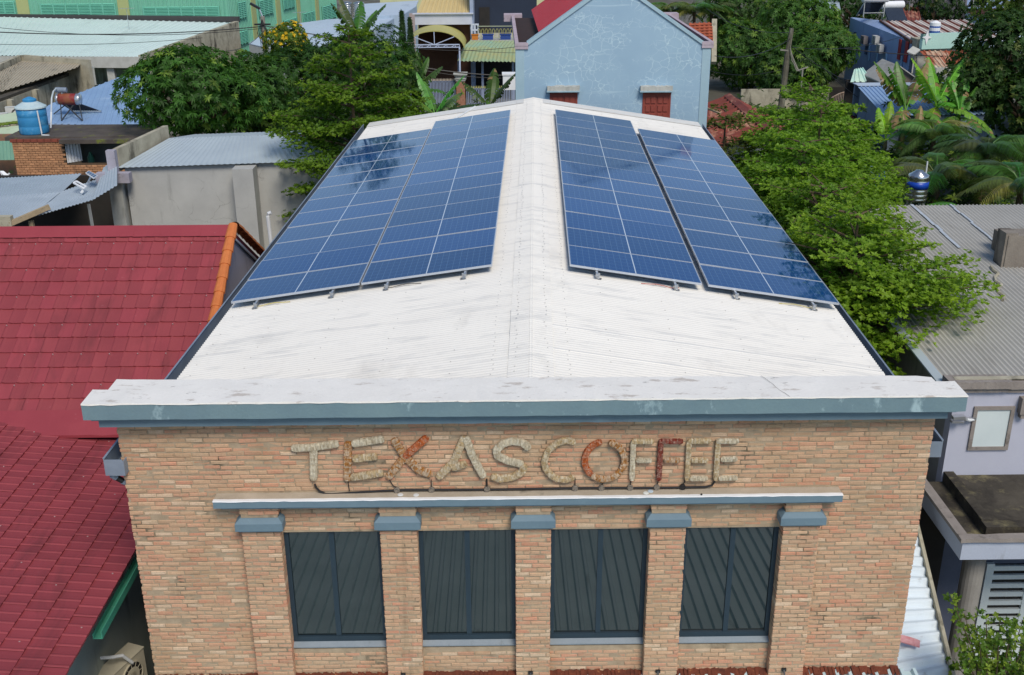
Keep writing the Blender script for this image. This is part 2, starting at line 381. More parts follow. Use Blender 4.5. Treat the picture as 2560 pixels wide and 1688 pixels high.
# --- the metal roof
for side, nm in ((-1, 'left'), (1, 'right')):
    rb = MB(); rb.corr(RF(side, .02, RY0, HR), RF(side, .02, RY1, HR), RF(side, TE, RY1, HR), RF(side, TE, RY0, HR), .076, .0085, 6, .004, 1)
    rs = part('roof_slope', rb, m_white, SHOP, smooth=False)
    yy = RY0 + (1.05 if side > 0 else 40)
    while yy < RY1:
        sm = MB(); sm.add([RF(side, .3, yy, HR + .0085), RF(side, TE, yy, HR + .0085), RF(side, TE, yy + .03, HR + .0089), RF(side, .3, yy + .03, HR + .0089), RF(side, .3, yy + .031, HR), RF(side, TE, yy + .031, HR), RF(side, .3, yy - .012, HR - .006), RF(side, TE, yy - .012, HR - .006)], [(0, 1, 2, 3), (3, 2, 5, 4), (6, 7, 1, 0)]); part('sheet_lap', sm, m_white, rs); yy += .83 * rnd.choice((1, 1, 2, 3)) if side > 0 else 30
    sc_ = MB()
    for t in (.22, .5, 1.05, 2.0, 3.0, 4.0, 4.75):
        y = RY0 + .1
        while y < RY1:
            if (t < .6 or y < .15 or y > 13.9) and rnd.random() < .8:
                c = RF(side, t + rnd.uniform(-.02, .02), y, HR + (.022 if t < .6 else .01)); n_ = V((side * SA, 0, CA)); sc_.lathe(c, [(.009, 0), (.009, .004), (.004, .006)], 6, n_)
            y += .152 if t < .6 else .38
    part('roof_screws', sc_, mat('screw_grey', (.5, .49, .46), rough=.6), rs, kind='stuff')
    # gutter
    gt = MB(); g0, g1 = TE - .04, TE + (.20 if side < 0 else .15)
    ys, ye = RY0 - (.62 if side < 0 else .05), RY1 + .05
    zt = -.055; base = lambda t, y, dz: RF(side, t, y, HR) + V((0, 0, dz))
    zref = RF(side, TE, 0, HR).z - .03
    def gp(t, y, dz): p = RF(side, t, y, HR); p.z = zref + dz; return p
    for (ta, tb, da, db) in ((g0, g0 + .012, -.24, -.05), (g1 - .012, g1, -.24, -.015), (g0 + .012, g1 - .012, -.24, -.228)):
        gt.prism([gp(ta, ys, da), gp(tb, ys, da), gp(tb, ys, db), gp(ta, ys, db)], RY * (ye - ys))
    gt.prism([gp(g0 + .012, ys, -.228), gp(g1 - .012, ys, -.228), gp(g1 - .012, ys, -.03), gp(g0 + .012, ys, -.03)], RY * .012)
    gt.prism([gp(g1 - .02, ys, -.0148), gp(g1 + .006, ys, -.0148), gp(g1 + .006, ys, -.006), gp(g1 - .02, ys, -.006)], RY * (ye - ys))
    GU = part('gutter', gt, m_gut, SHOP)
    if side < 0:
        d = MB(); e = gp(g0 + .2, ys + .1, -.24)
        d.tube([e, e + V((0, 0, -.05)), e + V((.03, .02, -.09))], .042, 10); part('pipe_elbow', d, m_gut, GU)
        d = MB(); d.tube([e + V((.02, .02, -.085)), e + V((.10, .05, -.16))], .036, 10); d.tube([e + V((.15, .1, -.25)), e + V((.16, .12, -.4)), V((e.x + .17, e.y + .14, 0.4))], .038, 10); part('down_pipe', d, m_black, GU)
        d = MB(); d.tube([e + V((.09, .045, -.15)), e + V((.14, .08, -.205)), e + V((.155, .11, -.32))], .043, 10); part('pipe_elbow', d, m_gut, GU)
    RT = RY0 + (.42 if side > 0 else 0); tr = MB()                                                   # torn end of the roof sheet over the gutter
    for k in range(4): tr.prism([gp(g0 - .25, RT - .3 + .09 * k, -.03 - .025 * (3 - k)), gp(g0 + .02 + .03 * k, RT - .32 + .09 * k, -.05 - .025 * (3 - k)), gp(g0 + .05 + .03 * k, RT - .2 + .09 * k, -.05 - .025 * (3 - k)), gp(g0 - .25, RT - .18 + .09 * k, -.03 - .025 * (3 - k))], (0, 0, .004))
    part('roof_sheet_end', tr, m_white, GU)
    sw = MB(); sw.prism([gp(g0 - .3, RY0 + .1, -.3), gp(g0 - .08, RY0 + .1, -.3), gp(g0 - .08, RY1 - .1, -.3), gp(g0 - .3, RY1 - .1, -.3)], (0, 0, -(zref - .3))); part('side_wall', sw, m_wall, SHOP)
rw = MB(); rw.prism([RF(-1, 4.6, RY1 - .35, HR - .03), RF(1, 0, RY1 - .35, HR - .03), RF(1, 4.6, RY1 - .35, HR - .03), RF(1, 4.6, RY1 - .35, HR - .03) * 1 - V((0, 0, 6.6)), RF(-1, 4.6, RY1 - .35, HR - .03) - V((0, 0, 6.6))], RY * .2); part('rear_wall', rw, m_wall, SHOP)
# ridge cap in overlapping lengths
yy = RY0
while yy < RY1 - .05:
    L = min(2.45, RY1 + .03 - yy); rc = MB()
    for side in (-1, 1):
        rc.corr(RF(side, 0, yy, HR + .018), RF(side, 0, yy + L + .03, HR + .018), RF(side, .31, yy + L + .03, HR + .010), RF(side, .31, yy, HR + .010), .076, .008, 6, .004, jit=lambda u, t: .006 * t * math.sin(u * 9 + yy) * math.sin(u * 31))
    part('ridge_cap', rc, m_white, SHOP); yy += 2.45
# verge strips at the rear
for side in (-1, 1):
    q = MB(); q.prism([RF(side, .3, RY1 - .62, HR + .014), RF(side, TE, RY1 - .62, HR + .014), RF(side, TE, RY1 + .02, HR + .014), RF(side, .3, RY1 + .02, HR + .014)], V((0, 0, .006))); part('rear_flashing', q, m_white, SHOP)

# ================================================================== solar arrays
PW, PL, PP = 2.094, 1.035, 1.055
nc = N('solar_cells'); tcx = nc.n('TexCoord').outputs['Object']; sx = nc.n('SeparateXYZ'); nc.L(tcx, sx.inputs[0])
def gridline(x, cell, wd, off=0.):
    f_ = nc.math('FRACT', nc.math('DIVIDE', nc.math('SUBTRACT', x, off), cell)); d = nc.math('MINIMUM', f_, nc.math('SUBTRACT', 1., f_))
    return nc.math('LESS_THAN', nc.math('MULTIPLY', d, cell), wd)
gx = gridline(sx.outputs[0], .1026, .0028, .0); gy = gridline(sx.outputs[1], .1675, .0030, .004)
bus = nc.math('MULTIPLY', gridline(sx.outputs[1], .0186, .0006), .08)
mid = nc.math('LESS_THAN', nc.math('ABSOLUTE', sx.outputs[0]), .0085)
oi = nc.n('ObjectInfo'); rn = oi.outputs['Random']
cell = nc.mix(rn, (.0008, .042, .190), (.0015, .034, .130))
cell = nc.mix(nc.ramp(nc.noise(120, 2, .6, kind='obj'), .3, .7), cell, nc.mix(rn, (.001, .066, .245), (.0025, .050, .175)))
cl = nc.mix(nc.math('MULTIPLY', nc.math('MAXIMUM', gx, gy), .6), cell, (.11, .22, .38))
cl = nc.mix(bus, cl, (.10, .16, .26)); cl = nc.mix(mid, cl, (.52, .60, .68))
m_cell = nc.fin(cl, nc.ramp(nc.noise(3, 4, .6), .3, .7, .04, .10), 0, .30)
m_palu = mat('panel_frame_alu', (.66, .69, .74), (.56, .6, .66), 6, .5, rough=.4, metal=.5, grain=.05)
gm = MB(); gm.box(-PW/2 + .012, PW/2 - .012, .012, PL - .012, -.006, -.002); gm.m = [0] * len(gm.f); glass_me = gm.mesh('panel_glass', m_cell)
def frame_me(wd, top):
    fm = MB()
    for (a, b, c, d) in ((-PW/2, PW/2, 0, wd), (-PW/2, PW/2, PL - wd, PL), (-PW/2, -PW/2 + .012, wd, PL - wd), (PW/2 - .012, PW/2, wd, PL - wd)): fm.box(a, b, c, d, -.035, top)
    return fm.mesh('panel_frame', m_palu)
fr_wide, fr_thin = frame_me(.014, .0), frame_me(.010, -.0012)
clm = MB(); clm.box(-.02, .02, -.014, .004, -.01, .004); clamp_me = clm.mesh('panel_clamp', m_alu)
arr = [(-1, .632 + PW/2, 13, 'left of the ridge beside the ridge cap', fr_thin), (-1, .632 + 2.1 + .022 + PW/2, 12, 'along the left eave, mirroring a dark tree at its far end', fr_wide), (1, .605 + PW/2, 13, 'right of the ridge beside the ridge cap', fr_thin), (1, .63 + 2.1 + .076 + PW/2, 12, 'along the right eave, nearest the green trees', fr_wide)]
m_yel = mat('yellow_cable', (.55, .45, .06), rough=.5); m_redc = mat('red_cable', (.5, .04, .03), rough=.5)
for k, (side, tc_, nrow, txt, fme) in enumerate(arr):
    A = thing('solar_array', RF(side, tc_, 0, HR + .01), 'blue solar panel array ' + txt, 'solar array', 'solar arrays on the white roof')
    for i in range(nrow):
        o = RF(side, tc_, i * PP, 0); ax = RX * (side * CA) + V((0, 0, -SA)); 
        if side < 0: ax = -ax
        nz = ax.cross(RY).normalized()
        if nz.z < 0: nz = -nz
        m4 = Matrix(((ax.x, RY.x, nz.x, o.x), (ax.y, RY.y, nz.y, o.y), (ax.z, RY.z, nz.z, o.z), (0, 0, 0, 1)))
        m4 = m4 @ Matrix.Rotation(rnd.gauss(0, .0035), 4, 'X') @ Matrix.Rotation(rnd.gauss(0, .003), 4, 'Y')
        G = place('solar_panel', glass_me, m4, A)
        for nm, me, mm in [('frame', fme, Matrix.Identity(4))] + ([('clamp', clamp_me, Matrix.Translation((s * .62, 0, 0))) for s in (-1, 1)] if i and fme is fr_thin else []):
            q = link(bpy.data.objects.new(nm, me)); q.parent = G; q.matrix_local = mm
    for s in (-1, 1):
        t = tc_ + s * .62 * (1 if side > 0 else 1); rl = MB(); a, b = RF(side, t, -.16, -.06), RF(side, t, nrow * PP + .02, -.06); n_ = RX * (side * SA) + V((0, 0, CA))
        rl.bar(a, b, .035, .04, n_); part('rail', rl, m_alu, A)
        for y in [-.08] + [1.2 + 1.4 * q for q in range(9)] + [nrow * PP - .05]:
            ft = MB(); c = RF(side, t + .03, y, 0); ft.bar(RF(side, t + .03, y, -.05), RF(side, t + .03, y, HR + .004), .05, .008, RY); ft.bar(RF(side, t + .03, y, HR + .014), RF(side, t + .09, y, HR + .014), .05, .008, n_)
            if y < 0 or y > nrow * PP - .3: part('foot', ft, m_alu, A)
    cb = MB(); y = .05; pts = [RF(side, tc_ + .1 + .12 * q, -.03 - .02 * math.sin(q * 1.9), HR + .015 + .02 * abs(math.sin(q * 2.3))) for q in range(6)]
    cb.tube(pts, .006, 5); part('cable', cb, (m_black, m_yel, m_redc, m_yel)[k], A)
# white cable run on the rear of the left slope
q = MB(); q.tube([RF(-1, 1.75, RY1 - .05, HR + .03), RF(-1, 2.0, RY1 - .9, HR + .03), RF(-1, 2.25, RY1 - 1.6, HR + .03), RF(-1, 2.5, RY1 - 2.3, HR + .04)], .022, 6)
m_pvc = mat('white_pvc', (.75, .77, .78), rough=.4, grain=.04)
lone('cable_conduit', q, m_pvc, RF(-1, 2.2, RY1 - 1.5, HR), 'thin white conduit lying on the far left end of white roof', 'conduit')

# ================================================================== the sign letters
nw_ = N('weathered_wood'); tw = nw_.attr('tint')
gr = nw_.noise(48, 5, .7, (1, 1, .22), .8)
tw = nw_.mix(nw_.ramp(gr, .40, .64, 0, .75), tw, nw_.mix(1., tw, (.42, .34, .27), 'MULTIPLY'))
tw = nw_.mix(nw_.ramp(nw_.noise(60, 3), .55, .7, 0, .5), tw, srgb(214, 204, 184)); nw_.bump(gr, .8, .02); m_wood = nw_.fin(tw, .85, 0, .2)
def stroke(pts, wd, col, taper=None):
    # half-round log: flat back on the wall, rough bark ridges on the face
    mb = MB(); mb.cur = None; pts = [V((p[0], 0, p[1])) for p in pts]
    # resample
    out = []
    for i in range(len(pts) - 1):
        n_ = max(2, int((pts[i+1] - pts[i]).length / .018))
        out += [pts[i].lerp(pts[i+1], k / n_) for k in range(n_)]
    out.append(pts[-1]); m_ = 9; vs_ = []; L = len(out)
    for i, p in enumerate(out):
        d = (out[min(i+1, L-1)] - out[max(i-1, 0)]).normalized(); s_ = V((-d.z, 0, d.x)); e = min(i, L - 1 - i); w_ = wd * (1 if e > 1 else (.62, .9)[e]) * rnd.uniform(.96, 1.04)
        for k in range(m_):
            a = math.pi * k / (m_ - 1); vs_.append(p + s_ * (math.cos(a) * w_ / 2) + V((0, -.022 - math.sin(a) ** .18 * .034 - rnd.uniform(0, .003), 0)))
    fs = [(i*m_+k, i*m_+k+1, (i+1)*m_+k+1, (i+1)*m_+k) for i in range(L-1) for k in range(m_-1)] + [tuple(range(m_)), tuple(range((L-1)*m_, L*m_))[::-1]]
    for i in range(L-1):
        fs.append((i*m_, (i+1)*m_, (i+1)*m_+m_-1, i*m_+m_-1))
    mb.cur = col; mb.add(vs_, fs); lite = srgb(232, 226, 208)
    tone = [(lambda q, k: tuple((c * (1 - q) + l * q) * k for c, l in zip(col, lite)))(rnd.choice((0, .1, .2, .35, .5)) * (.35 if col[1] < .13 else 1), rnd.uniform(.78, 1.08)) for _ in range(L * m_ + 9)]
    mb.t = [tone[(i // (m_ - 1)) * 3 + (i % (m_ - 1)) // 3] for i in range((L - 1) * (m_ - 1))] + mb.t[(L - 1) * (m_ - 1):]
    return mb
def arc(cx, cz, rx, rz, a0, a1, n=14): return [(cx + rx * math.cos(math.radians(a0 + (a1 - a0) * i / n)), cz + rz * math.sin(math.radians(a0 + (a1 - a0) * i / n))) for i in range(n + 1)]
GREYW, TAN, BRN, RED, DRED = srgb(208, 195, 168), srgb(196, 170, 128), srgb(178, 120, 58), srgb(184, 90, 36), srgb(132, 48, 34)
SW = .096
LET = [
 ('grey weathered log letter T, first letter of the wall sign', [([(-2.577, 6.687), (-2.607, 6.252)], GREYW), ([(-2.84, 6.684), (-2.589, 6.694), (-2.275, 6.744)], GREYW)]),
 ('brown log letter E between the T and the X', [([(-2.164, 6.763), (-2.204, 6.24)], BRN), ([(-2.12, 6.736), (-1.735, 6.798)], GREYW), ([(-2.12, 6.533), (-1.824, 6.571)], TAN), ([(-2.159, 6.288), (-1.763, 6.352)], TAN)]),
 ('rusty orange log letter X with crossing logs', [([(-1.628, 6.797), (-1.506, 6.567), (-1.345, 6.374), (-1.19, 6.304)], BRN), ([(-1.718, 6.269), (-1.507, 6.553)], BRN), ([(-1.507, 6.553), (-1.221, 6.819)], RED)]),
 ('tan log letter A with a short slanted crossbar', [([(-1.119, 6.262), (-.92, 6.478), (-.78, 6.814)], TAN), ([(-.774, 6.814), (-.689, 6.544), (-.561, 6.269)], GREYW), ([(-.946, 6.397), (-.763, 6.463)], TAN)]),
 ('pale bark letter S, last letter of the first word', [([(-.017, 6.64), (-.05, 6.69), (-.11, 6.728), (-.221, 6.747), (-.32, 6.72), (-.408, 6.637), (-.396, 6.553), (-.272, 6.482), (-.148, 6.452), (-.09, 6.42)], GREYW), ([(-.1, 6.43), (-.079, 6.395), (-.111, 6.324), (-.224, 6.261), (-.374, 6.242), (-.474, 6.286)], TAN)]),
 ('tan bark letter C opening the second word', [([(.534, 6.717), (.46, 6.745), (.398, 6.746), (.32, 6.715), (.262, 6.672), (.215, 6.62), (.188, 6.561), (.17, 6.5), (.164, 6.448), (.18, 6.38), (.215, 6.32), (.26, 6.27), (.316, 6.234), (.43, 6.218), (.53, 6.252)], TAN)]),
 ('rust red ring letter O of curved logs', [(arc(.886, 6.476, .237, .253, 99, 232, 14), RED), (arc(.886, 6.476, .237, .253, 230, 331, 10), BRN), (arc(.886, 6.476, .237, .253, -31, 79, 12), BRN)]),
 ('pale tan letter F right after the round O', [([(1.222, 6.744), (1.223, 6.201)], GREYW), ([(1.203, 6.73), (1.464, 6.727)], TAN), ([(1.263, 6.478), (1.45, 6.475)], GREYW)]),
 ('dark red letter F between a pale F and a pale E', [([(1.551, 6.733), (1.55, 6.197)], DRED), ([(1.526, 6.726), (1.812, 6.723)], DRED), ([(1.6, 6.474), (1.788, 6.471)], BRN)]),
 ('pale tan letter E right after the dark red F', [([(1.886, 6.729), (1.891, 6.193)], TAN), ([(1.874, 6.725), (2.147, 6.726)], TAN), ([(1.926, 6.47), (2.126, 6.467)], TAN), ([(1.914, 6.228), (2.135, 6.226)], GREYW)]),
 ('pale tan letter E ending the sign at the right', [([(2.234, 6.725), (2.238, 6.189)], TAN), ([(2.209, 6.721), (2.477, 6.722)], GREYW), ([(2.275, 6.48), (2.475, 6.484)], GREYW), ([(2.267, 6.224), (2.494, 6.229)], GREYW)]),
]
for i, (lab, sts) in enumerate(LET):
    xm = sum(p[0] for s_ in sts for p in s_[0]) / sum(len(s_[0]) for s_ in sts)
    T = thing('sign_letter', (xm, 0, 6.2), lab, 'sign letter', 'log letters of the wall sign')
    for j, (pts, col) in enumerate(sts):
        mb = stroke(pts, SW * (1 if i < 5 else .84 if i < 7 else .72) * (.98 if j else 1.0), col); mb.v = [(x, y - .006 * j, z_) for x, y, z_ in mb.v]
        part('log_stroke', mb, m_wood, T)
    for (pts, _c) in sts[:2]:
        (xs, zs) = pts[len(pts) // 2] if len(pts) > 2 else ((pts[0][0] + pts[1][0]) / 2, (pts[0][1] + pts[1][1]) / 2); st = MB(); st.box(xs - .012, xs + .012, -.03, .0, zs - .012, zs + .012); part('standoff', st, m_black, T)
# conduit under the letters
cz = lambda x: 6.05 + (.045 * min(1, (x + 2.5) / .9) if x > -2.5 else 0)
CP = thing('wall_conduit', (0, -.03, 6.09), 'black cable conduit with round boxes running under the letters', 'conduit')
q = MB(); q.tube([(-2.60, -.03, 6.19), (-2.585, -.03, 6.14), (-2.55, -.03, 6.095), (-2.48, -.03, cz(-2.4))] + [(x, -.03, cz(x) + .004 * math.sin(x * 3)) for x in [-2.4 + .3 * i for i in range(15)]] + [(2.12, -.03, cz(2.12)), (2.2, -.03, 6.115), (2.24, -.03, 6.19)], .013, 8); part('pipe', q, m_black, CP)
m_box = mat('junction_box_grey', srgb(150, 140, 128), srgb(60, 56, 52), 60, .9, rough=.6)
for x, bl in ((-1.617, 0), (-1.197, 0), (-.527, 0), (.539, 0), (.86, 0), (1.208, 0), (1.53, 0), (1.845, 1)):
    q = MB(); q.lathe((x, -.008, cz(x)), [(.037, 0), (.037, .034), (.033, .040), (.028, .040), (.026, .036)], 14, (0, -1, 0)); part('junction_box', q, m_black if bl else m_box, CP)
for x, dx in ((-2.19, -.01), (-1.617, -.08), (-1.197, .0), (-.527, 0), (.539, .0), (.86, .03), (1.208, .01), (1.53, .02), (1.845, .03)):
    q = MB(); q.tube([(x, -.02, cz(x) + .02), (x + dx * .6, -.022, 6.16), (x + dx, -.03, 6.235)], .006 if x != -.527 else .012, 5); part('cable', q, m_black, CP)
for (x, y, c, lab) in ((-1.57, -.09, (.7, .72, .72), 'white round lid lying on the ledge below the X'), (-1.38, -.10, (.7, .72, .72), 'white round lid on the ledge between X and A'), (1.39, -.11, (.72, .74, .7), 'pale round lid on the ledge left of a bluish one'), (1.45, -.07, (.5, .6, .68), 'bluish round lid on the ledge below the dark red F')):
    q = MB(); q.lathe((x, y, 6.062), [(.034, 0), (.036, .004), (.03, .009), (.0, .010)], 12); lone('round_lid', q, mat('lid', c, rough=.5), (x, y, 6.062), lab, 'lid', 'lids lying on the ledge')
q = MB(); q.lathe((2.05, -.17, 6.06), [(.012, 0), (.012, .02), (.005, .024)], 8); lone('ledge_bolt', q, m_black, (2.05, -.17, 6.06), 'small black knob on the white edge of the ledge', 'knob')
# ================================================================== red tile house on the left
RH = thing('red_roof_house', (-8, 3, 0), 'house on the left with dark red metal tile roof', 'house')
m_red = mat('red_tile_paint', srgb(150, 64, 70), srgb(134, 55, 62), .8, .9, srgb(172, 98, 102), 7, (.66, .8), rough=.68, spec=.4, bump=.15, bs=160, grain=.1, tint=True, dirt2=srgb(110, 48, 52), ds2=1.6, dth2=(.52, .8), dsc2=(1.5, .35, .35))
m_redp = mat('red_flashing_paint', srgb(152, 62, 70), srgb(138, 54, 62), 1.3, .7, srgb(184, 112, 114), 5, (.68, .82), rough=.5, spec=.4, bump=.1, bs=120, grain=.08)
m_orange = mat('orange_clay_tile', srgb(206, 122, 66), srgb(188, 104, 54), 6, .8, srgb(150, 84, 50), 9, (.62, .75), rough=.75, bump=.2, bs=60)
m_lilac = mat('lilac_plaster', srgb(180, 176, 188), srgb(166, 162, 174), 2, .6, srgb(140, 136, 140), 2.5, (.6, .8), ZS, rough=.9)
YR, ZR, YF, ZF, XG = 8.35, 7.03, 4.5, 4.82, -5.32     # ridge, front edge, gable end
e1 = V((0, YF - YR, ZF - ZR)); LEN = e1.length; dn = e1.normalized(); nrm1 = V((0, -dn.z, dn.y)) * -1
if nrm1.z < 0: nrm1 = -nrm1
ROOF = MB(); ROOF.prism([(-13, YR, ZR - .06), (XG - .12, YR, ZR - .06), (XG - .12, YF - .1, ZF - .115), (-13, YF - .1, ZF - .115)], (0, 0, -.08))
ROOF.prism([(-13, YR, ZR - .06), (XG - .12, YR, ZR - .06), (XG - .12, YR + 3.9, ZR - 2.35), (-13, YR + 3.9, ZR - 2.35)], (0, 0, -.08))
RFP = part('roof', ROOF, m_redp, RH)
TW, TL = .242, .325
def tile_mesh(tones_):
    q = MB(); q.cur = tones_; n_ = 8; prof = [(0, .000), (.06, .009), (.13, .012), (.20, .008), (.28, .002), (.6, -.001), (.85, .000), (1.0, .000)]
    vs_ = []
    for (l, h) in ((0, .004), (TL + .02, .026), (TL + .02, .0)):
        for (u, b) in prof: vs_.append((u * TW, -l, (b if h else b - .012) + h))
    q.add(vs_, [(r_ * n_ + i, (r_ + 1) * n_ + i, (r_ + 1) * n_ + i + 1, r_ * n_ + i + 1) for r_ in (0, 1) for i in range(n_ - 1)])
    return q
tms = [tile_mesh((k, k * rnd.uniform(.95, 1.05), k)).mesh('roof_tile', m_red) for k in (.94, .98, 1., 1.03, 1.06, .91, 1.08)]
M1 = Matrix(((1, 0, 0, 0), (0, -dn.y, nrm1.y, 0), (0, -dn.z, nrm1.z, 0), (0, 0, 0, 1)))
nt_ = 0; jt = MB()
def put_tile(m4):
    global nt_
    if nt_ < 300: place('roof_tile', rnd.choice(tms), m4, RFP); nt_ += 1
    else:
        k = rnd.uniform(.92, 1.1); q = tile_mesh((k, k, k)); jt.cur = (k, k, k); jt.add([m4 @ V(p) for p in q.v], q.f)
for r_ in range(14):
    for c in range(20):
        p = V((XG - .3 - TW * c - (.03 if r_ % 2 else 0), YR, ZR)) + dn * (TL * r_ + .02) + nrm1 * -.035
        if TL * r_ < LEN - .05: put_tile(Matrix.Translation(p + V((0, 0, rnd.uniform(-.002, .003)))) @ M1)
# wing: shallow slope to the right, eave along the passage
XE, ZE, MW = -5.5, 4.34, .16; dw = V((1, 0, -MW)).normalized(); nw2 = V((MW, 0, 1)).normalized()
WG = MB(); WG.prism([(XE - .02, -4.5, ZE - .02), (XE - .02, YF + .3, ZE - .02), (-12, YF + .3, ZE - .02 + MW * (12 + XE - .02)), (-12, -4.5, ZE - .02 + MW * (12 + XE - .02))], (0, 0, -.06)); part('wing_roof', WG, m_redp, RH)
MWm = Matrix(((0, -dw.x, nw2.x, 0), (1, 0, 0, 0), (0, -dw.z, nw2.z, 0), (0, 0, 0, 1)))
SCL = Matrix.Diagonal((.8, .92, 1, 1)); TWw, TLw = TW * .8, TL * .92
for r_ in range(14):
    for c in range(40):
        d = TLw * (13 - r_); p = V((XE + .03, 0, ZE)) - dw * (d + TLw) + V((0, YF + .1 - TWw * (c + 1) - (.08 if r_ % 2 else 0), 0)) + nw2 * .004
        if p.y > -3.6: put_tile(Matrix.Translation(p + V((0, 0, rnd.uniform(-.003, .004)))) @ MWm @ SCL)
sc2 = MB()
for r_ in range(1, 14, 2):
    for c in range(0, 20, 2): sc2.lathe(V((XG - .3 - TW * c - .0, YR, ZR)) + dn * (TL * r_ + .1) + nrm1 * .0, [(.014, -.02), (.012, .008), (.004, .012)], 6, nrm1)
    for c in range(r_ % 4, 38, 6): sc2.lathe(V((XE + .03, YF - TWw * c, ZE)) - dw * (TLw * (13 - r_) + .1) + nw2 * .02, [(.014, -.02), (.012, .008), (.004, .012)], 6, nw2)
part('roof_screws', sc2, mat('pale_screw', (.40, .24, .24), rough=.6), RFP, kind='stuff')
part('roof_tiles_joined', jt, m_red, RFP, kind='stuff')
q = MB()
for i in range(30):                                             # ridge cap and lower flashing, slightly wavy
    xa, xb = -13 + (XG - .15 + 13) * i / 30, -13 + (XG - .15 + 13) * (i + 1) / 30
    for (a, b) in ((-.0, -.26), (.0, .26)):
        pa = V((0, YR, ZR + .03)); pb = V((0, YR, ZR + .0)) + (dn * .27 if b < 0 else V((0, .24, -.14))) + nrm1 * .012
        q.quad((xa, pa.y, pa.z), (xb, pa.y, pa.z), (xb, pb.y, pb.z + rnd.uniform(0, .008)), (xa, pb.y, pb.z + rnd.uniform(0, .008)))
part('ridge_cap', q, m_redp, RH)
q = MB(); vs_ = []
for i in range(41):
    x = -13 + (7.5) * i / 40; vs_ += [V((x, YF + .20, ZF + .135)), V((x, YF - .04, ZF + .015 + rnd.uniform(-.008, .012))), V((x, YF - .25, ZF - .11 + rnd.uniform(-.01, .012))), V((x, YF - .25, ZF - .15))]
q.add(vs_, [f for i in range(40) for f in ((4*i, 4*i+1, 4*i+5, 4*i+4), (4*i+1, 4*i+2, 4*i+6, 4*i+5), (4*i+2, 4*i+3, 4*i+7, 4*i+6))]); part('roof_flashing', q, m_redp, RH)
# orange verge tiles along the gable
def verge(p0, d, L, up):
    s_ = 0.
    while s_ < L:
        q = MB(); a = p0 + d * s_; b = p0 + d * min(s_ + .37, L + .2); r0, r1 = .085, .105; vs_ = []
        for (c, r_) in ((a, r0), (b, r1), (b, r1 - .03)):
            for k in range(7):
                an = math.pi * (k / 6 * 1.15 - .075); vs_.append(c + V((1, 0, 0)) * (r_ * math.cos(an)) + up * (r_ * math.sin(an) * .75 + .01))
        q.add(vs_, [(r_*7+k, r_*7+k+1, (r_+1)*7+k+1, (r_+1)*7+k) for r_ in (0, 1) for k in range(6)]); part('verge_tile', q, m_orange, RH); s_ += .335
verge(V((XG - .07, YR, ZR + .02)), dn, LEN - .1, nrm1)
bk = V((0, 3.9, -2.29)).normalized(); verge(V((XG - .05, YR + .05, ZR)), bk, 3.3, V((0, .5, .86)))
gw = MB(); gw.prism([(XG - .18, YR, ZR - .16), (XG - .18, YF + .35, ZF + .02), (XG - .18, YF + .35, 0), (XG - .18, YR + 3.6, 0), (XG - .18, YR + 3.6, ZR - 2.35)], (-.15, 0, 0)); part('gable_wall', gw, m_lilac, RH)
bb = MB(); bb.bar((XG - .14, YR + .1, ZR - .19), (XG - .14, YR + 3.4, ZR - 2.13), .03, .1); part('barge_board', bb, m_whitep, RH)
m_hw = mat('pale_green_plaster', srgb(176, 184, 176), srgb(150, 158, 150), 1.5, .7, srgb(96, 98, 90), 2, (.58, .8), ZS, rough=.92)
hw = MB(); hw.box(-12, -6.0, -4.2, YF + .2, 0, 4.2); part('wall', hw, m_hw, RH)
fb = MB(); fb.box(XE - .1, XE - .06, -4.4, YF, ZE - .17, ZE - .06); part('eave_board', fb, mat('brown_eave', srgb(110, 74, 56), srgb(80, 60, 48), 5, .8, rough=.9), RH)
sf = MB(); sf.box(-6.0, XE - .1, -4.4, YF, ZE - .2, ZE - .165); part('soffit', sf, m_hw, RH)
m_teal = mat('teal_metal', srgb(72, 150, 126), srgb(60, 130, 110), 3, .6, srgb(120, 180, 160), 6, (.6, .8), rough=.55)
q = MB(); q.box(-5.56, -5.545, -.1, 1.75, 4.02, 4.10); q.box(-5.545, -5.45, -.1, 1.75, 4.02, 4.035); q.box(-5.45, -5.438, -.1, 1.75, 4.02, 4.13); lone('teal_gutter', q, m_teal, (-5.5, .8, 4.02), 'teal metal gutter length hung below the red eave', 'gutter')
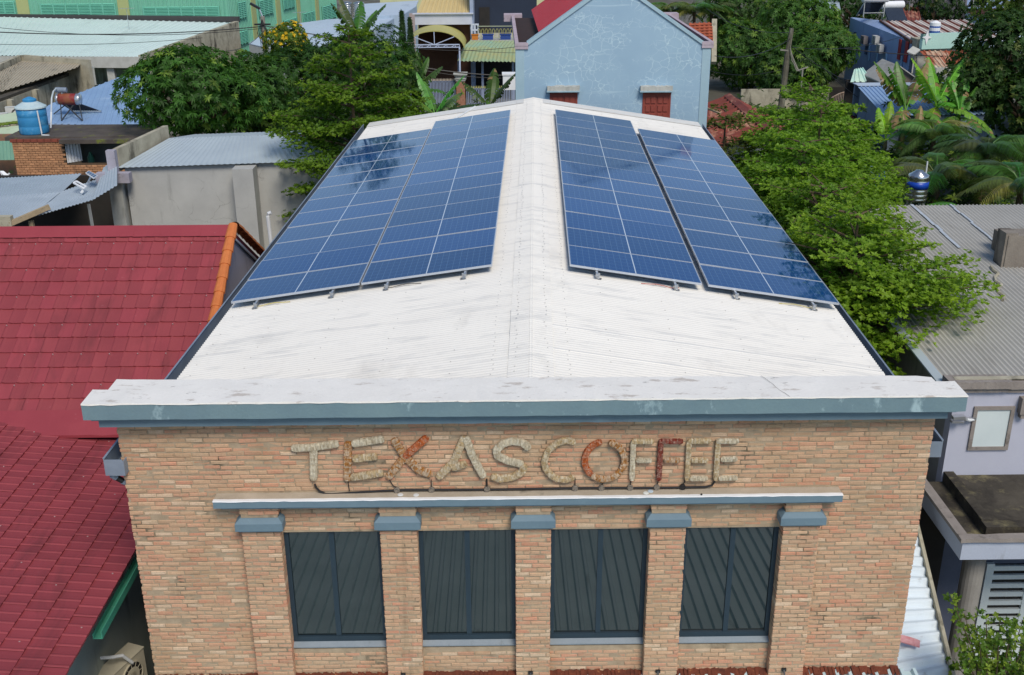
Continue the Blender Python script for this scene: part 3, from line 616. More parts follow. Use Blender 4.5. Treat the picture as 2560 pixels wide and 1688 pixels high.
def ac_unit(base, fx, fy, w_, h_, d_, label, group, col=(.62, .62, .58)):     # outdoor unit: fan grille on the front face
    b = V(base); f = V((fx, fy, 0)).normalized(); s_ = V((-f.y, f.x, 0)); T = thing('air_conditioner', b, label, 'air conditioner', group)
    m_ = mat('ac_casing', col, tuple(c * .85 for c in col), 4, .6, srgb(130, 112, 86), 5, (.62, .8), rough=.6)
    q = MB(); q.obox(b + V((0, 0, h_/2)), s_ * w_/2, f * d_/2, V((0, 0, h_/2))); q.obox(b + V((0, 0, h_ + .006)), s_ * (w_/2 + .01), f * (d_/2 + .01), V((0, 0, .006))); part('casing', q, m_, T)
    c = b + f * (d_/2) + s_ * (w_ * .12) + V((0, 0, h_/2)); r_ = h_ * .40
    q = MB(); q.lathe(c, [(r_, 0), (r_, .02), (r_ * .93, .02), (r_ * .93, .004)], 20, f); part('fan_ring', q, m_, T)
    q = MB(); q.lathe(c, [(r_ * .92, .003), (r_ * .9, .005)], 20, f); part('fan_opening', q, m_dark, T)
    q = MB()
    for k in range(6):
        a = math.pi * k / 6; u = s_ * math.cos(a) + V((0, 0, math.sin(a))); q.bar(c + f * .014 - u * r_ * .93, c + f * .014 + u * r_ * .93, .006)
    for rr in (.3, .6): q.lathe(c + f * .011, [(r_ * rr + .004, 0), (r_ * rr + .004, .006), (r_ * rr - .004, .006)], 16, f)
    part('fan_grille', q, m_, T)
    q = MB(); q.bar(b - s_ * w_ * .35 - f * d_ * .7, b - s_ * w_ * .35 + f * d_ * .5, .03); q.bar(b + s_ * w_ * .35 - f * d_ * .7, b + s_ * w_ * .35 + f * d_ * .5, .03); part('bracket', q, m_alu, T)
    return T
ac_unit((-5.82, 1.1, 2.15), .93, -.36, .78, .56, .26, 'dusty beige air conditioner unit in the passage below red eave', 'air conditioner units', srgb(196, 188, 166))
q = MB(); q.tube([(-5.98, .95, 2.9), (-5.8, .9, 2.95), (-5.7, 1.0, 2.9), (-5.62, 1.1, 2.7), (-5.66, 1.2, 2.6)], .025, 7); lone('pipe_bend', q, m_pvc, (-5.9, 1, 2.6), 'short grey pipe bend above the passage air conditioner', 'pipe')

# ================================================================== grey plaster store behind the red house
GS = thing('plaster_store', (-8.5, 24, 0), 'grey plastered store with low blue grey metal roof', 'building')
ngw = N('cracked_grey_plaster')
c = ngw.mix(ngw.ramp(ngw.noise(1.2), .3, .7), srgb(184, 184, 180), srgb(170, 170, 167))
vo = ngw.n('TexVoronoi', feature='DISTANCE_TO_EDGE'); vo.inputs['Scale'].default_value = .9
nd = ngw.n('TexNoise'); nd.inputs['Scale'].default_value = 2.5; nd.inputs['Detail'].default_value = 5; cc = ngw.coord(); ngw.L(cc, nd.inputs['Vector'])
ad = ngw.n('MixRGB' if False else 'Mix', data_type='RGBA', blend_type='ADD'); ad.inputs[0].default_value = .55; ngw.L(cc, ad.inputs[6]); ngw.L(nd.outputs['Color'], ad.inputs[7]); ngw.L(ad.outputs[2], vo.inputs['Vector'])
crk = ngw.math('MULTIPLY', ngw.ramp(vo.outputs['Distance'], .0, .009, 1, 0), ngw.ramp(ngw.noise(.8, 3), .5, .6))
c = ngw.mix(ngw.ramp(ngw.noise(2.2, 6, .7, ZS), .58, .8, 0, .6), c, srgb(104, 104, 98))
c = ngw.mix(ngw.math('MULTIPLY', crk, .5), c, srgb(78, 74, 68)); ngw.bump(ngw.noise(40), .2); m_gwall = ngw.fin(c, .92, 0, .2)
m_gwhite = mat('dirty_white_plaster', srgb(190, 190, 184), srgb(160, 160, 152), 2, .7, srgb(110, 108, 98), 2.2, (.58, .8), ZS, rough=.9)
m_bgroof = mat('blue_grey_sheet', srgb(176, 188, 194), srgb(162, 174, 182), .8, .8, srgb(180, 192, 198), 1.2, (.6, .75), (.3, 1, 1), rough=.5, grain=.05, dirt2=srgb(120, 122, 122), ds2=2.5, dth2=(.66, .78))
eL, eR = P(283, 387, 22), P(752, 359, 22.8); eR.z = eL.z; tL, tR = P(392, 325, 24.8), P(700, 300, 25.4)
tL.z = tR.z = 5.42
q = MB(); q.corr(eL + V((-.12, -.12, -.01)), eR + V((.3, -.12, -.01)), tR, tL, .15, .008, 4); part('roof_front', q, m_bgroof, GS)
q = MB(); q.corr(tL, tR, tR + V((0, 3.2, -.5)), tL + V((0, 3.2, -.5)), .15, .008, 4); part('roof_back', q, m_bgroof, GS)
wl, wr = eL + V((.06, .05, -.06)), eR + V((.2, .05, -.06))
q = MB(); q.prism([wl, wr, V((wr.x, wr.y, 0)), V((wl.x, wl.y, 0))], (0, .2, 0)); part('wall', q, m_gwall, GS)
q = MB(); q.prism([wl + V((0, .2, 0)), tL + V((.06, 0, -.06)), tL + V((.06, 3.1, -.5)), V((wl.x, 28, 0)), V((wl.x, wl.y + .2, 0))], (.18, 0, 0)); part('side_wall', q, m_gwall, GS)
for xa, xb in ((545, 593), (258, 288)):
    a, b = P(xa, 400, 22.2), P(xb, 400, 22.2); q = MB(); q.box(a.x, b.x, 21.86 if xa > 300 else 21.8, 22.5, 0, eL.z - (.08 if xa > 300 else .42)); part('pillar', q, m_gwall if xa > 300 else m_gwhite, GS)
m_old = mat('mouldy_concrete', srgb(182, 176, 156), srgb(150, 144, 126), 2.5, .9, srgb(74, 70, 60), 1.8, (.52, .68), (1, 1, .35), rough=.95, bump=.5, bs=20)
a, b = P(262, 345, 22.05), P(378, 292, 25.0)
q = MB(); q.prism([V((a.x, 21.95, a.z)), V((b.x, b.y, b.z)), V((b.x, b.y, b.z - .55)), V((a.x, 21.95, eL.z - .15))], (.16, .04, 0)); part('parapet_wall', q, m_old, GS)
m_lil2 = mat('lilac_concrete', srgb(172, 168, 180), srgb(150, 146, 156), 3, .7, srgb(110, 106, 104), 4, (.6, .8), rough=.9)
q = MB(); c0 = P(258, 400, 21.8); q.box(c0.x - .42, c0.x + .62, 21.55, 21.85, eL.z - .42, eL.z - .12); q.box(c0.x - .05, c0.x + .22, 21.7, 21.93, eL.z - .12, a.z); part('corner_bracket', q, m_lil2, GS)
q = MB(); q.tube([P(628, 552, 15), P(622, 503, 15), P(624, 496, 15), P(630, 494, 15)], .05, 8); q.tube([P(628, 552, 15), V((P(628, 552, 15).x, 15, 0))], .05, 8); lone('vent_pipe', q, m_pvc, (P(628, 552, 15).x, 15, 0), 'white vent pipe with bent top before the grey plaster wall', 'pipe')

# ================================================================== lean-to shed at the left edge
SH = thing('lean_to_shed', (-13, 21, 0), 'open lean-to shed with bent blue grey corrugated roof', 'shed')
m_shed = mat('shed_sheet', srgb(166, 178, 188), srgb(150, 162, 172), 1, .8, srgb(176, 188, 196), 1.8, (.6, .72), (.3, 1, 1), rough=.5, grain=.06, dirt2=srgb(104, 104, 102), ds2=3, dth2=(.64, .76))
fl_, fr_ = P(-60, 512, 19.3), P(150, 481, 19.3)
q = MB(); q.corr(P(-60, 512, 19.2), P(62, 509, 19.2), P(140, 447, 21.2), P(-60, 459, 21.2), .1, .012, 6); part('roof_sheet', q, m_shed, SH)
q = MB(); q.corr(P(60, 508, 19.25), P(216, 464, 19.6), P(262, 404, 22.3), P(130, 449, 21.3), .1, .012, 6); part('roof_sheet', q, m_shed, SH)
q = MB(); q.corr(P(214, 465, 19.6), P(272, 430, 20.2), P(272, 362, 22.6), P(240, 390, 22.4), .1, .012, 6); part('roof_sheet', q, m_shed, SH)
q = MB(); q.corr(P(-60, 462, 21.1), P(140, 450, 21.2), P(190, 403, 23.8), P(-60, 417, 24.0), .1, .012, 6); part('roof_sheet', q, m_shed, SH)
q = MB(); a = P(205, 470, 19.9); q.bar((a.x + .1, 19.9, 0), a + V((0, 0, -.05)), .07); part('post', q, m_alu, SH)
m_beam = mat('pale_timber', srgb(176, 158, 128), srgb(140, 124, 100), 6, .8, srgb(100, 92, 80), 5, (.6, .75), rough=.9)
q = MB(); q.bar(P(22, 520, 18.9), P(115, 480, 19.5), .12, .14); part('beam', q, m_beam, SH)
q = MB(); a = P(72, 512, 19.4); q.bar((a.x, a.y, 0), a, .12); part('post', q, m_beam, SH)
q = MB(); a = P(-40, 503, 18.9); b = P(25, 503, 18.9); q.box(a.x, b.x, 18.85, 19.05, 0, a.z); part('wall', q, m_old, SH)
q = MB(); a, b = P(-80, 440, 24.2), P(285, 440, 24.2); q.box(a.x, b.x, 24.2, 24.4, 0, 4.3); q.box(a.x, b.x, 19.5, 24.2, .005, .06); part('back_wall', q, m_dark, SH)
q = MB(); a, b = P(90, 500, 22), P(150, 510, 22); q.box(a.x, b.x, 21.8, 22.2, 0, .9); q.box(a.x + .2, b.x + 1.2, 22.3, 22.6, 0, 1.6)
lone('store_shelf', q, mat('shelf_dark', (.06, .055, .05), (.1, .06, .04), 3, .9), ((a.x + b.x) / 2, 22, 0), 'dim cluttered bench in the dark under the lean-to roof', 'bench')
T = thing('solar_lamp_panel', P(212, 415, 21.5), 'small blue solar panel in white frame on the lean-to roof', 'solar panel')
pts = [P(200, 411, 21.2), P(219, 424, 20.7), P(228, 417, 21.2), P(208, 406, 21.6)]
pts = [p + V((0, 0, .1)) for p in pts]; q = MB(); q.prism(pts, (0, 0, .03)); part('frame', q, m_whitep, T)
cen = sum(pts, V((0, 0, 0))) / 4; q = MB()
for k in range(4):
    u0, u1 = .06 + .235 * k, .06 + .235 * k + .2; f2 = lambda u, v: pts[0].lerp(pts[1], u).lerp(pts[3].lerp(pts[2], u), v) + V((0, 0, .036)); q.quad(f2(u0, .1), f2(u1, .1), f2(u1, .9), f2(u0, .9))
part('cells', q, mat('blue_cells', (.01, .04, .16), rough=.2), T)
q = MB(); q.bar(cen, cen - V((.1, .1, .2)), .04); part('foot', q, m_alu, T)
pts = [P(172, 431, 20.8), P(195, 444, 20.4), P(201, 440, 20.6), P(178, 427, 21.0)]; q = MB(); pts = [p + V((0, 0, .08)) for p in pts]
for i in range(4): q.bar(pts[i], pts[(i+1) % 4], .05, .04)
q.bar(pts[1].lerp(pts[2], .5), pts[1].lerp(pts[2], .5) - V((.1, .1, .14)), .05); lone('lamp_frame', q, m_whitep, sum(pts, V((0, 0, 0))) / 4 - V((0, 0, .1)), 'empty white rectangular frame lying on the lean-to roof', 'frame')

# ================================================================== house on the right
LH = thing('lilac_house', (8.5, 6, 0), 'lilac plastered house on the right with grey corrugated roof', 'house')
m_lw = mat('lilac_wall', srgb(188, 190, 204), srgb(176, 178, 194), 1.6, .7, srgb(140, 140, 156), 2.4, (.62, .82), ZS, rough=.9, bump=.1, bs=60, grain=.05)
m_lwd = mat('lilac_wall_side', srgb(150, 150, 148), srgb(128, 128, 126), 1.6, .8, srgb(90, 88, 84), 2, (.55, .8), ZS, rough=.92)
m_trim = mat('stone_trim', srgb(150, 142, 136), srgb(126, 118, 112), 4, .8, srgb(86, 80, 72), 5, (.58, .75), rough=.92, bump=.3, bs=40)
m_grey = mat('grey_fibre_sheet', srgb(176, 174, 168), srgb(160, 158, 152), .9, .8, srgb(140, 136, 128), 1.4, (.56, .72), (1, .3, 1), rough=.8, grain=.08, dirt2=srgb(88, 82, 72), ds2=5, dth2=(.68, .76))
YW, XW = 4.1, 6.9
q = MB(); q.corr((6.78, YW + .12, 5.5), (12.5, YW + .12, 5.5), (12.5, 13.2, 6.02), (6.78, 13.2, 6.02), .09, .014, 6, .005, 1); RR = part('roof_sheet', q, m_grey, LH)
m_tape = mat('silver_patch', srgb(186, 192, 198), srgb(160, 168, 176), 8, .7, rough=.4)
for xa, ya, yb, w_ in ((9.35, 10.3, 13.2, .07), (10.25, 10.6, 13.2, .05)):
    zz = lambda y: 5.5 + (y - YW - .12) / 8.98 * .52 + .02
    q = MB()
    for k in range(8):
        y0, y1 = ya + (yb - ya) * k / 8, ya + (yb - ya) * (k + 1) / 8; o = rnd.uniform(-.02, .02); q.prism([(xa + o, y0, zz(y0)), (xa + w_ + o, y0, zz(y0)), (xa + w_ + o, y1, zz(y1)), (xa + o, y1, zz(y1))], (0, 0, .006))
    part('seam_patch', q, m_tape, RR)
q = MB(); q.prism([(6.66, YW + .1, 5.47), (6.8, YW + .1, 5.49), (6.8, 13.2, 6.01), (6.66, 13.2, 5.99)], (0, 0, .03)); part('verge_flashing', q, m_bgroof, LH)
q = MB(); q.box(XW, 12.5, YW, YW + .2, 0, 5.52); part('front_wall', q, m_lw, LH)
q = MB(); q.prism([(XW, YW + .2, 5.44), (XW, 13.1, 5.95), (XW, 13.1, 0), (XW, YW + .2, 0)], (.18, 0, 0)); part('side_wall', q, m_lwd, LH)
for (x0, x1, y0, z0, z1) in ((XW - .16, 7.75, YW - .12, 5.50, 5.62), (XW - .1, 7.7, YW - .07, 5.42, 5.499), (7.752, 12.5, YW - .08, 5.47, 5.60), (7.702, 12.5, YW - .045, 5.40, 5.469)):
    q = MB(); band(q, x0, x1, y0, YW + (.19 if z1 > 5.55 else 0), z0, z1, 24, .004, .006); part('parapet_trim', q, m_trim, LH)
q = MB(); q.box(XW - .04, 12.5, YW - .02, YW + .1, 5.622, 5.63); part('parapet_top_moss', q, m_old, LH)
a, b = P(2268, 950, YW), P(2332, 1037, YW)
m_pane = mat('frosted_pane', srgb(214, 224, 224), srgb(196, 208, 210), 1.5, .7, rough=.3, grain=.02)
q = MB(); x0, x1, z0, z1 = a.x, b.x, b.z, a.z
for bx in ((x0 - .05, x1 + .05, z1 - .01, z1 + .05), (x0 - .05, x1 + .05, z0 - .05, z0 + .01), (x0 - .05, x0 + .01, z0 + .01, z1 - .01), (x1 - .01, x1 + .05, z0 + .01, z1 - .01)): q.box(bx[0], bx[1], YW - .035, YW, bx[2], bx[3])
WW = part('window', q, m_trim, LH); q = MB(); q.box(x0 + .01, x1 - .01, YW - .012, YW - .004, z0 + .01, z1 - .01); part('pane', q, m_pane, WW)
q = MB(); c = P(2372, 935, YW); q.box(c.x - .05, c.x + .1, YW - .12, YW, c.z - .16, c.z + .12); q.box(c.x - .02, c.x + .07, YW - .1, YW, c.z - .24, c.z - .16); part('wall_corbel', q, m_trim, LH)
T = thing('wall_bracket', P(2240, 975, YW - .1), 'galvanised insulator bracket on lilac wall beside the window', 'bracket')
q = MB(); q.bar(P(2208, 978, YW - .1), P(2266, 972, YW - .05), .05, .035); part('arm', q, m_alu, T); q = MB(); q.bar(P(2212, 970, YW - .12), P(2240, 968, YW - .12), .09, .05); q.bar(P(2210, 980, YW - .14), P(2238, 980, YW - .14), .05, .03); part('clamp', q, m_alu, T)
q = MB(); q.tube([P(2245, 974, YW - .12), P(2252, 976, YW - .1), P(2262, 974, YW - .05)], .025, 7); part('insulator', q, m_pvc, T)
# chimney block on the roof
q = MB(); a = P(2334, 602, 9.2); q.box(a.x, a.x + 2.2, 9.2, 9.35, 5.7, 6.45); q.box(a.x + .2, a.x + 2.2, 9.35, 10.3, 5.7, 6.28); q.box(a.x - .05, a.x + .2, 9.22, 9.6, 5.7, 6.5)
part('roof_block', q, mat('grey_cement', srgb(140, 132, 122), srgb(110, 102, 94), 3, .8, srgb(66, 60, 52), 3, (.52, .7), ZS, rough=.95, bump=.4, bs=30), LH)
q = MB(); vs_ = []
for i in range(10): y = 7.5 + i * .19; vs_.append((a.x - .75 + .06 * math.sin(i * 2) + i * .06, y, 5.71 + (y - 7.5) * .058))
q.tube(vs_, .03, 6); part('mortar_bead', q, m_old, LH)
# balcony slab with dirty trough
m_moss = mat('black_grime', srgb(84, 78, 68), srgb(50, 46, 40), 1.6, 1., srgb(126, 118, 88), 2.6, (.52, .68), rough=.97, bump=.6, bs=25, dirt2=srgb(40, 36, 32), ds2=1.2, dth2=(.5, .7))
m_slab = mat('pale_blue_fascia', srgb(182, 190, 206), srgb(166, 174, 190), 2, .6, srgb(130, 130, 132), 4, (.62, .8), ZS, rough=.85)
SX, SY, SZ = 6.42, 2.05, 4.0
BA = MB(); BA.box(SX + .03, 12.5, SY + .03, YW - .01, 3.66, 3.78); BAL = part('balcony_slab', BA, m_moss, LH)
q = MB(); q.box(SX, 12.5, SY, SY + .1, 3.62, 3.94); q.box(SX, SX + .1, SY + .1, YW + 3.5, 3.62, 3.94); part('balcony_fascia', q, m_slab, BAL)
q = MB(); band(q, SX - .05, 12.5, SY - .05, SY + .1, 3.941, 4.0, 30, .008, .01); q.prism([(SX - .05, SY + .1, 3.941), (SX + .1, SY + .1, 3.941), (SX + .1, YW + 3.5, 3.941), (SX - .05, YW + 3.5, 3.941)], (0, 0, .055)); part('balcony_rim', q, m_trim, BAL)
q = MB(); q.box(SX + .5, SX + .66, SY + .55, YW - .01, 3.78, 3.97); q.box(SX + .5, 12.5, SY + .36, SY + .55, 3.78, 3.95); q.box(SX + .66, 12.5, SY + .55, YW - .01, 3.78, 3.90); part('trough_kerb', q, m_moss, BAL)
q = MB(); q.tube([(8.15, SY + .4, 3.97), (8.32, SY + .34, 3.99)], .06, 10); lone('clay_pot', q, m_orange, (8.2, SY + .37, 3.93), 'orange clay pipe stub on the grimy balcony edge', 'pot')
q = MB(); c = P(2245, 1400, 2.5); q.lathe((c.x, 2.5, 0), [(.2, 0), (.2, .1), (.165, .12), (.165, 3.4), (.2, 3.5), (.2, 3.62)], 20); part('column', q, mat('concrete_column', srgb(150, 146, 140), srgb(128, 124, 118), 3, .7, srgb(100, 96, 90), 3, (.58, .8), ZS, rough=.9), LH)
q = MB(); q.box(XW + .05, 12.5, YW - .012, YW - .002, 0, 3.6); part('lower_wall', q, mat('slate_blue_wall', srgb(92, 98, 116), srgb(80, 86, 102), 2, .7, srgb(60, 62, 70), 2, (.58, .8), ZS, rough=.9), LH)
a, b = P(2303, 1312, YW - .05), P(2400, 1470, YW - .05); m_gr = mat('mint_grille', srgb(218, 226, 226), srgb(204, 214, 214), 4, .6, rough=.6)
q = MB(); q.box(a.x, a.x + 2.4, YW - .04, YW - .0125, b.z - .9, a.z); GW = part('window', q, m_dark, LH)
for k in range(12):
    zz_ = a.z - .05 - .175 * k; q = MB(); q.box(a.x - .05, a.x + .75, YW - .09, YW - .045, zz_ - .045, zz_ + .045); part('grille_bar', q, m_gr, GW)
for xx in (a.x - .1, a.x + .62, a.x + 1.3): q = MB(); q.box(xx, xx + .13, YW - .1, YW - .046 + .005, b.z - .9, a.z + .05); part('grille_post', q, m_gr, GW)
# low white corrugated roof in the gap
LR = thing('passage_roof', (5.5, 1.8, 0), 'low white corrugated roof in the right-hand passage', 'roof')
q = MB(); A_, B_ = V((4.9, -.3, 2.45)), V((6.02, .85, 2.52)); q.corr(V((4.95, .35, 2.5)), V((4.95, 3.4, 3.62)), V((6.12, 3.1, 3.62)), V((5.98, .8, 2.42)), .19, .028, 6, .004)
part('sheet', q, mat('white_blue_sheet', srgb(220, 230, 236), srgb(204, 216, 226), 1.5, .7, srgb(150, 150, 148), 3, (.62, .75), rough=.45, grain=.05, dirt2=srgb(150, 100, 70), ds2=3.5, dth2=(.72, .76)), LR)
q = MB(); q.bar((6.15, 3.15, 3.66), (5.99, .55, 2.36), .05, .09); part('edge_board', q, m_old, LR)
q = MB(); q.prism([(5.0, 1.35, 2.93), (5.25, 1.28, 2.9), (5.5, 1.22, 2.86), (5.62, 1.18, 2.83), (5.58, 1.08, 2.8), (5.3, 1.16, 2.85), (5.0, 1.2, 2.88)], (0, 0, .02)); lone('red_rag', q, mat('faded_red', srgb(226, 176, 178), srgb(200, 120, 126), 14, .9, rough=.9), (5.3, 1.2, 2.85), 'faded red rag on the low white corrugated roof', 'rag')
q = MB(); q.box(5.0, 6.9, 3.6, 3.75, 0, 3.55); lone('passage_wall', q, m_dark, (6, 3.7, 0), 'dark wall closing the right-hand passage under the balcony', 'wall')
# ================================================================== background buildings
def PL(x, y, pl):                       # photo point on the sloping plane z = z0 + a (X - x0) + b (Y - y0)
    x0, y0, z0, a, b = pl; d = ray(x, y); t = (z0 + a * (CAM.x - x0) + b * (CAM.y - y0) - CAM.z) / (d.z - a * d.x - b * d.y); return CAM + d * t
def slab(pts, th=.06): return MB().prism(pts, (0, 0, -th))
def vwall(p, q_, z0, z1, th=.2, z1b=None):   # upright wall between two plan points
    n_ = V((-(q_.y - p.y), q_.x - p.x, 0)).normalized(); z1b = z1 if z1b is None else z1b
    if n_.y < 0: n_ = -n_
    return MB().prism([V((p.x, p.y, z0)), V((q_.x, q_.y, z0)), V((q_.x, q_.y, z1b)), V((p.x, p.y, z1))], n_ * th)
def ribbed(pl, quadpx, pitch=.25, amp=.02, shape='trap'):  # ribs run from edge 0-1 to edge 3-2
    a, b, c, d = [PL(x, y, pl) for x, y in quadpx]; return MB().corr(a, b, c, d, pitch, amp, 4, .01, shape=shape)

# ---- brick annex with the blue tank
AN = thing('brick_annex', (-17.5, 31, 0), 'small orange brick annex below the blue water tank', 'annex')
YA = 31.; a0, a1 = P(27, 330, YA), P(145, 330, YA); a2 = P(285, 330, YA); zt = a0.z
m_abrick = mat('annex_brick', srgb(190, 142, 104), srgb(172, 122, 88), 6, .8, srgb(92, 76, 60), 1.6, (.58, .75), rough=.92, bump=.3, bs=50, tint=True)
q = MB(); q.box(a0.x, a1.x, YA + .02, YA + .3, 0, zt - .02); q.box(a1.x, a2.x, YA + .02, YA + .3, 0, P(200, 382, YA).z); AW = part('wall', q, mat('annex_mortar', srgb(96, 78, 60), srgb(70, 58, 46), 4, .8, rough=.95), AN)
bm_ = [MB() for _ in range(6)]; bmes = []
for i, q in enumerate(bm_): q.cur = (rnd.uniform(.85, 1.15),) * 3; brick_geo(q, -.1, .1, -.0, .05, 0, .075, rnd); bmes.append(q.mesh('brick', m_abrick))
zc_ = zt - .10; r_ = 0
while zc_ > 2.6:
    x = a0.x + (.11 if r_ % 2 else 0); xe = a1.x if zc_ > P(200, 382, YA).z - .09 else a2.x
    if r_ % 2: place('brick', rnd.choice(bmes), Matrix.Translation((a0.x + .05, YA, zc_)) @ Matrix.Diagonal((.5, 1, 1, 1)), AW)
    while x + .2 < xe + .05:
        place('brick', rnd.choice(bmes), Matrix.Translation((x + .1, YA - .0 + rnd.uniform(-.008, .004), zc_)), AW); x += .214
    zc_ -= .092; r_ += 1
for i in range(9): q = MB(); x = a0.x - .05 + i * .27; q.box(x, x + .25, YA - .04, YA + .1, zt - .02 + rnd.uniform(0, .01), zt + .1); part('coping_brick', q, mat('coping_red', srgb(140, 72, 56), srgb(110, 60, 48), 6, .8, rough=.9) if i == 0 else bpy.data.materials['coping_red'], AN)
sl = MB(); sl.box(a0.x - .3, a2.x + .8, YA + .12, YA + 2.7, zt + .02, zt + .16); sl.box(a1.x, a2.x + .6, YA - .35, YA + .12, zt - .02, zt + .13); part('slab_roof', sl, mat('mossy_slab', srgb(92, 84, 78), srgb(66, 60, 56), 1.5, .9, srgb(110, 116, 50), 1.6, (.58, .66), rough=.95, bump=.3, bs=20), AN)
ops = MB(); ops.box(a1.x, a2.x, YA + 1.6, YA + 1.7, 2.5, zt); part('recess_wall', ops, mat('recess_grey', srgb(110, 114, 112), srgb(90, 94, 94), 1.5, .8, srgb(70, 72, 70), 2, (.55, .7), ZS), AN)
q = MB(); b0, b1 = P(147, 332, YA), P(158, 380, YA); q.corr((b0.x, YA + .1, b1.z), (b0.x + .45, YA + .5, b1.z), (b0.x + .45, YA + .5, zt), (b0.x, YA + .1, zt), .12, .02, 6); part('sheet_screen', q, m_whitep, AN)
q = MB(); q.lathe(P(213, 382, YA + 1), [(.12, 0), (.13, .3), (.06, .42), (.05, .5)], 12); lone('green_jar', q, mat('green_plastic', (.08, .25, .16), rough=.4), P(213, 382, YA + 1), 'dull green jar in the recess of the brick annex', 'jar')
TK = thing('water_tank', P(84, 326, 32), 'blue plastic water tank with pale domed lid on brick annex', 'water tank')
m_tank = mat('blue_tank', srgb(60, 142, 192), srgb(48, 126, 180), 2.2, .8, srgb(110, 172, 208), 3, (.55, .72), rough=.5, bump=.1, bs=30)
c = P(84, 326, 32); c.z = zt + .15; R0 = .56
q = MB(); q.lathe(c, [(R0 * .94, 0), (R0, .06), (R0, .3), (R0 * .98, .33), (R0, .36), (R0, .66), (R0 * .98, .69), (R0, .72), (R0 * 1.01, 1.02)], 28); part('body', q, m_tank, TK, True)
q = MB(); q.lathe(c, [(R0 * 1.08, 1.02), (R0 * 1.06, 1.07), (R0 * .5, 1.25), (R0 * .46, 1.26)], 28); part('shoulder', q, mat('pale_tank_lid', srgb(190, 206, 208), srgb(160, 186, 196), 5, .7, rough=.5), TK)
q = MB(); q.lathe(c, [(R0 * .46, 1.255), (R0 * .47, 1.34), (R0 * .4, 1.37), (R0 * .1, 1.44)], 24); part('lid', q, m_tank, TK)
q = MB(); q.tube([c + V((R0 * .8, -.5, .98)), c + V((R0 * .86, -.5, .1)), c + V((R0 * .86, -.52, .02)), c + V((R0 * 1.4, -.52, .0))], .03, 7); part('outlet_pipe', q, m_pvc, TK)
q = MB(); q.tube([P(118, 300, 33), P(119, 262, 33.5), P(120, 228, 36), P(124, 212, 39), P(130, 206, 42)], .035, 7); lone('riser_pipe', q, m_pvc, P(118, 300, 33), 'pale curved pipe rising beside the blue tank', 'pipe')

# ---- blue metal roof with the solar heater
BR = thing('blue_roof_shed', (-17, 45, 0), 'long shed with sky blue metal roof and round gutter', 'shed')
plB = (-19, 40, P(200, 290, 40).z, 0, .05)
m_bm = mat('sky_blue_sheet', srgb(140, 170, 206), srgb(128, 156, 192), .6, .8, srgb(160, 184, 210), .8, (.55, .7), (.3, 1, 1), rough=.5, grain=.05, dirt2=srgb(110, 114, 118), ds2=1.6, dth2=(.64, .75), dsc2=(1, .4, 1))
q = ribbed(plB, [(70, 286), (335, 294), (350, 150), (112, 244)], .5, .015); part('roof', q, m_bm, BR)
e0, e1_ = PL(70, 287, plB), PL(335, 295, plB)
q = MB(); q.tube([e0 + V((0, -.06, -.06)), e1_ + V((0, -.06, -.06))], .08, 8); part('gutter', q, m_gut, BR)
part('wall', vwall(V((e0.x, e0.y + .3, 0)), V((e1_.x, e1_.y + .3, 0)), 0, e0.z - .1, 2), mat('stained_dark_wall', srgb(92, 82, 70), srgb(66, 58, 50), 1, .8, srgb(110, 110, 60), 2, (.6, .7), ZS), BR)
SW_ = thing('solar_water_heater', PL(165, 280, plB), 'old red and rust solar water heater on the sky blue roof', 'water heater')
bl, br = P(132, 230, 42), P(187, 231, 42); ax_ = (br - bl).normalized(); Lb = (br - bl).length; R1 = .27
for (s0, s1, c_, rr, nm) in ((.0, .1, m_alu, 1, 'end_cap'), (.1, .82, None, 1.02, 'barrel'), (.82, 1.0, m_alu, 1, 'end_cap')):
    n2 = N('barrel_paint'); sep = n2.n('SeparateXYZ'); n2.L(n2.n('NewGeometry').outputs['Normal'], sep.inputs[0])
    if c_ is None: c_ = mat('barrel_rust', srgb(150, 96, 60), srgb(120, 40, 40), 2.2, 1., srgb(130, 36, 40), 1.4, (.45, .52), rough=.6)
    q = MB(); q.lathe(bl + ax_ * (Lb * s0), [(R1 * rr * .97, 0), (R1 * rr, .02), (R1 * rr, Lb * (s1 - s0) - .02), (R1 * rr * .97, Lb * (s1 - s0))], 20, ax_); part(nm, q, c_, SW_, True)
q = MB(); f0, f1 = PL(143, 281, plB), PL(192, 282, plB); g0_, g1_ = PL(125, 266, plB), PL(234, 262, plB)
for a_, b_ in ((f0, bl + ax_ * .15), (f1, br - ax_ * .1), (f0, br - ax_ * .3), (f1, bl + ax_ * .3), (g0_, bl + ax_ * .5)): q.bar(a_ + V((0, 0, .02)), b_ - V((0, 0, R1 * .7)), .045)
part('stand', q, mat('black_steel', (.05, .055, .06), rough=.6), SW_)
q = MB()
for k in range(12):
    u = .12 + .07 * k; a_ = bl + ax_ * (Lb * u) - V((0, -.05, R1 * .8)); b_ = PL(170 + 5.5 * k, 262, plB) + V((0, 0, .1)); q.tube([a_, b_], .03, 6)
part('vacuum_tubes', q, mat('tube_glass', (.02, .022, .03), rough=.15), SW_, kind='stuff')
q = MB(); q.bar(PL(172, 262, plB) + V((0, 0, .08)), PL(236, 262, plB) + V((0, 0, .08)), .1, .08); part('tube_foot', q, m_alu, SW_)
q = MB(); q.lathe(P(129, 209, 42), [(.12, 0), (.13, .03), (.13, .5), (.12, .53)], 16, ax_); part('feed_tank', q, m_gut, SW_); q = MB(); c = P(139, 214, 42); q.box(c.x - .12, c.x - .08, 41.9, 42.1, c.z - .25, c.z); q.box(c.x + .1, c.x + .14, 41.9, 42.1, c.z - .25, c.z); part('feed_tank_legs', q, m_alu, SW_, kind='stuff')

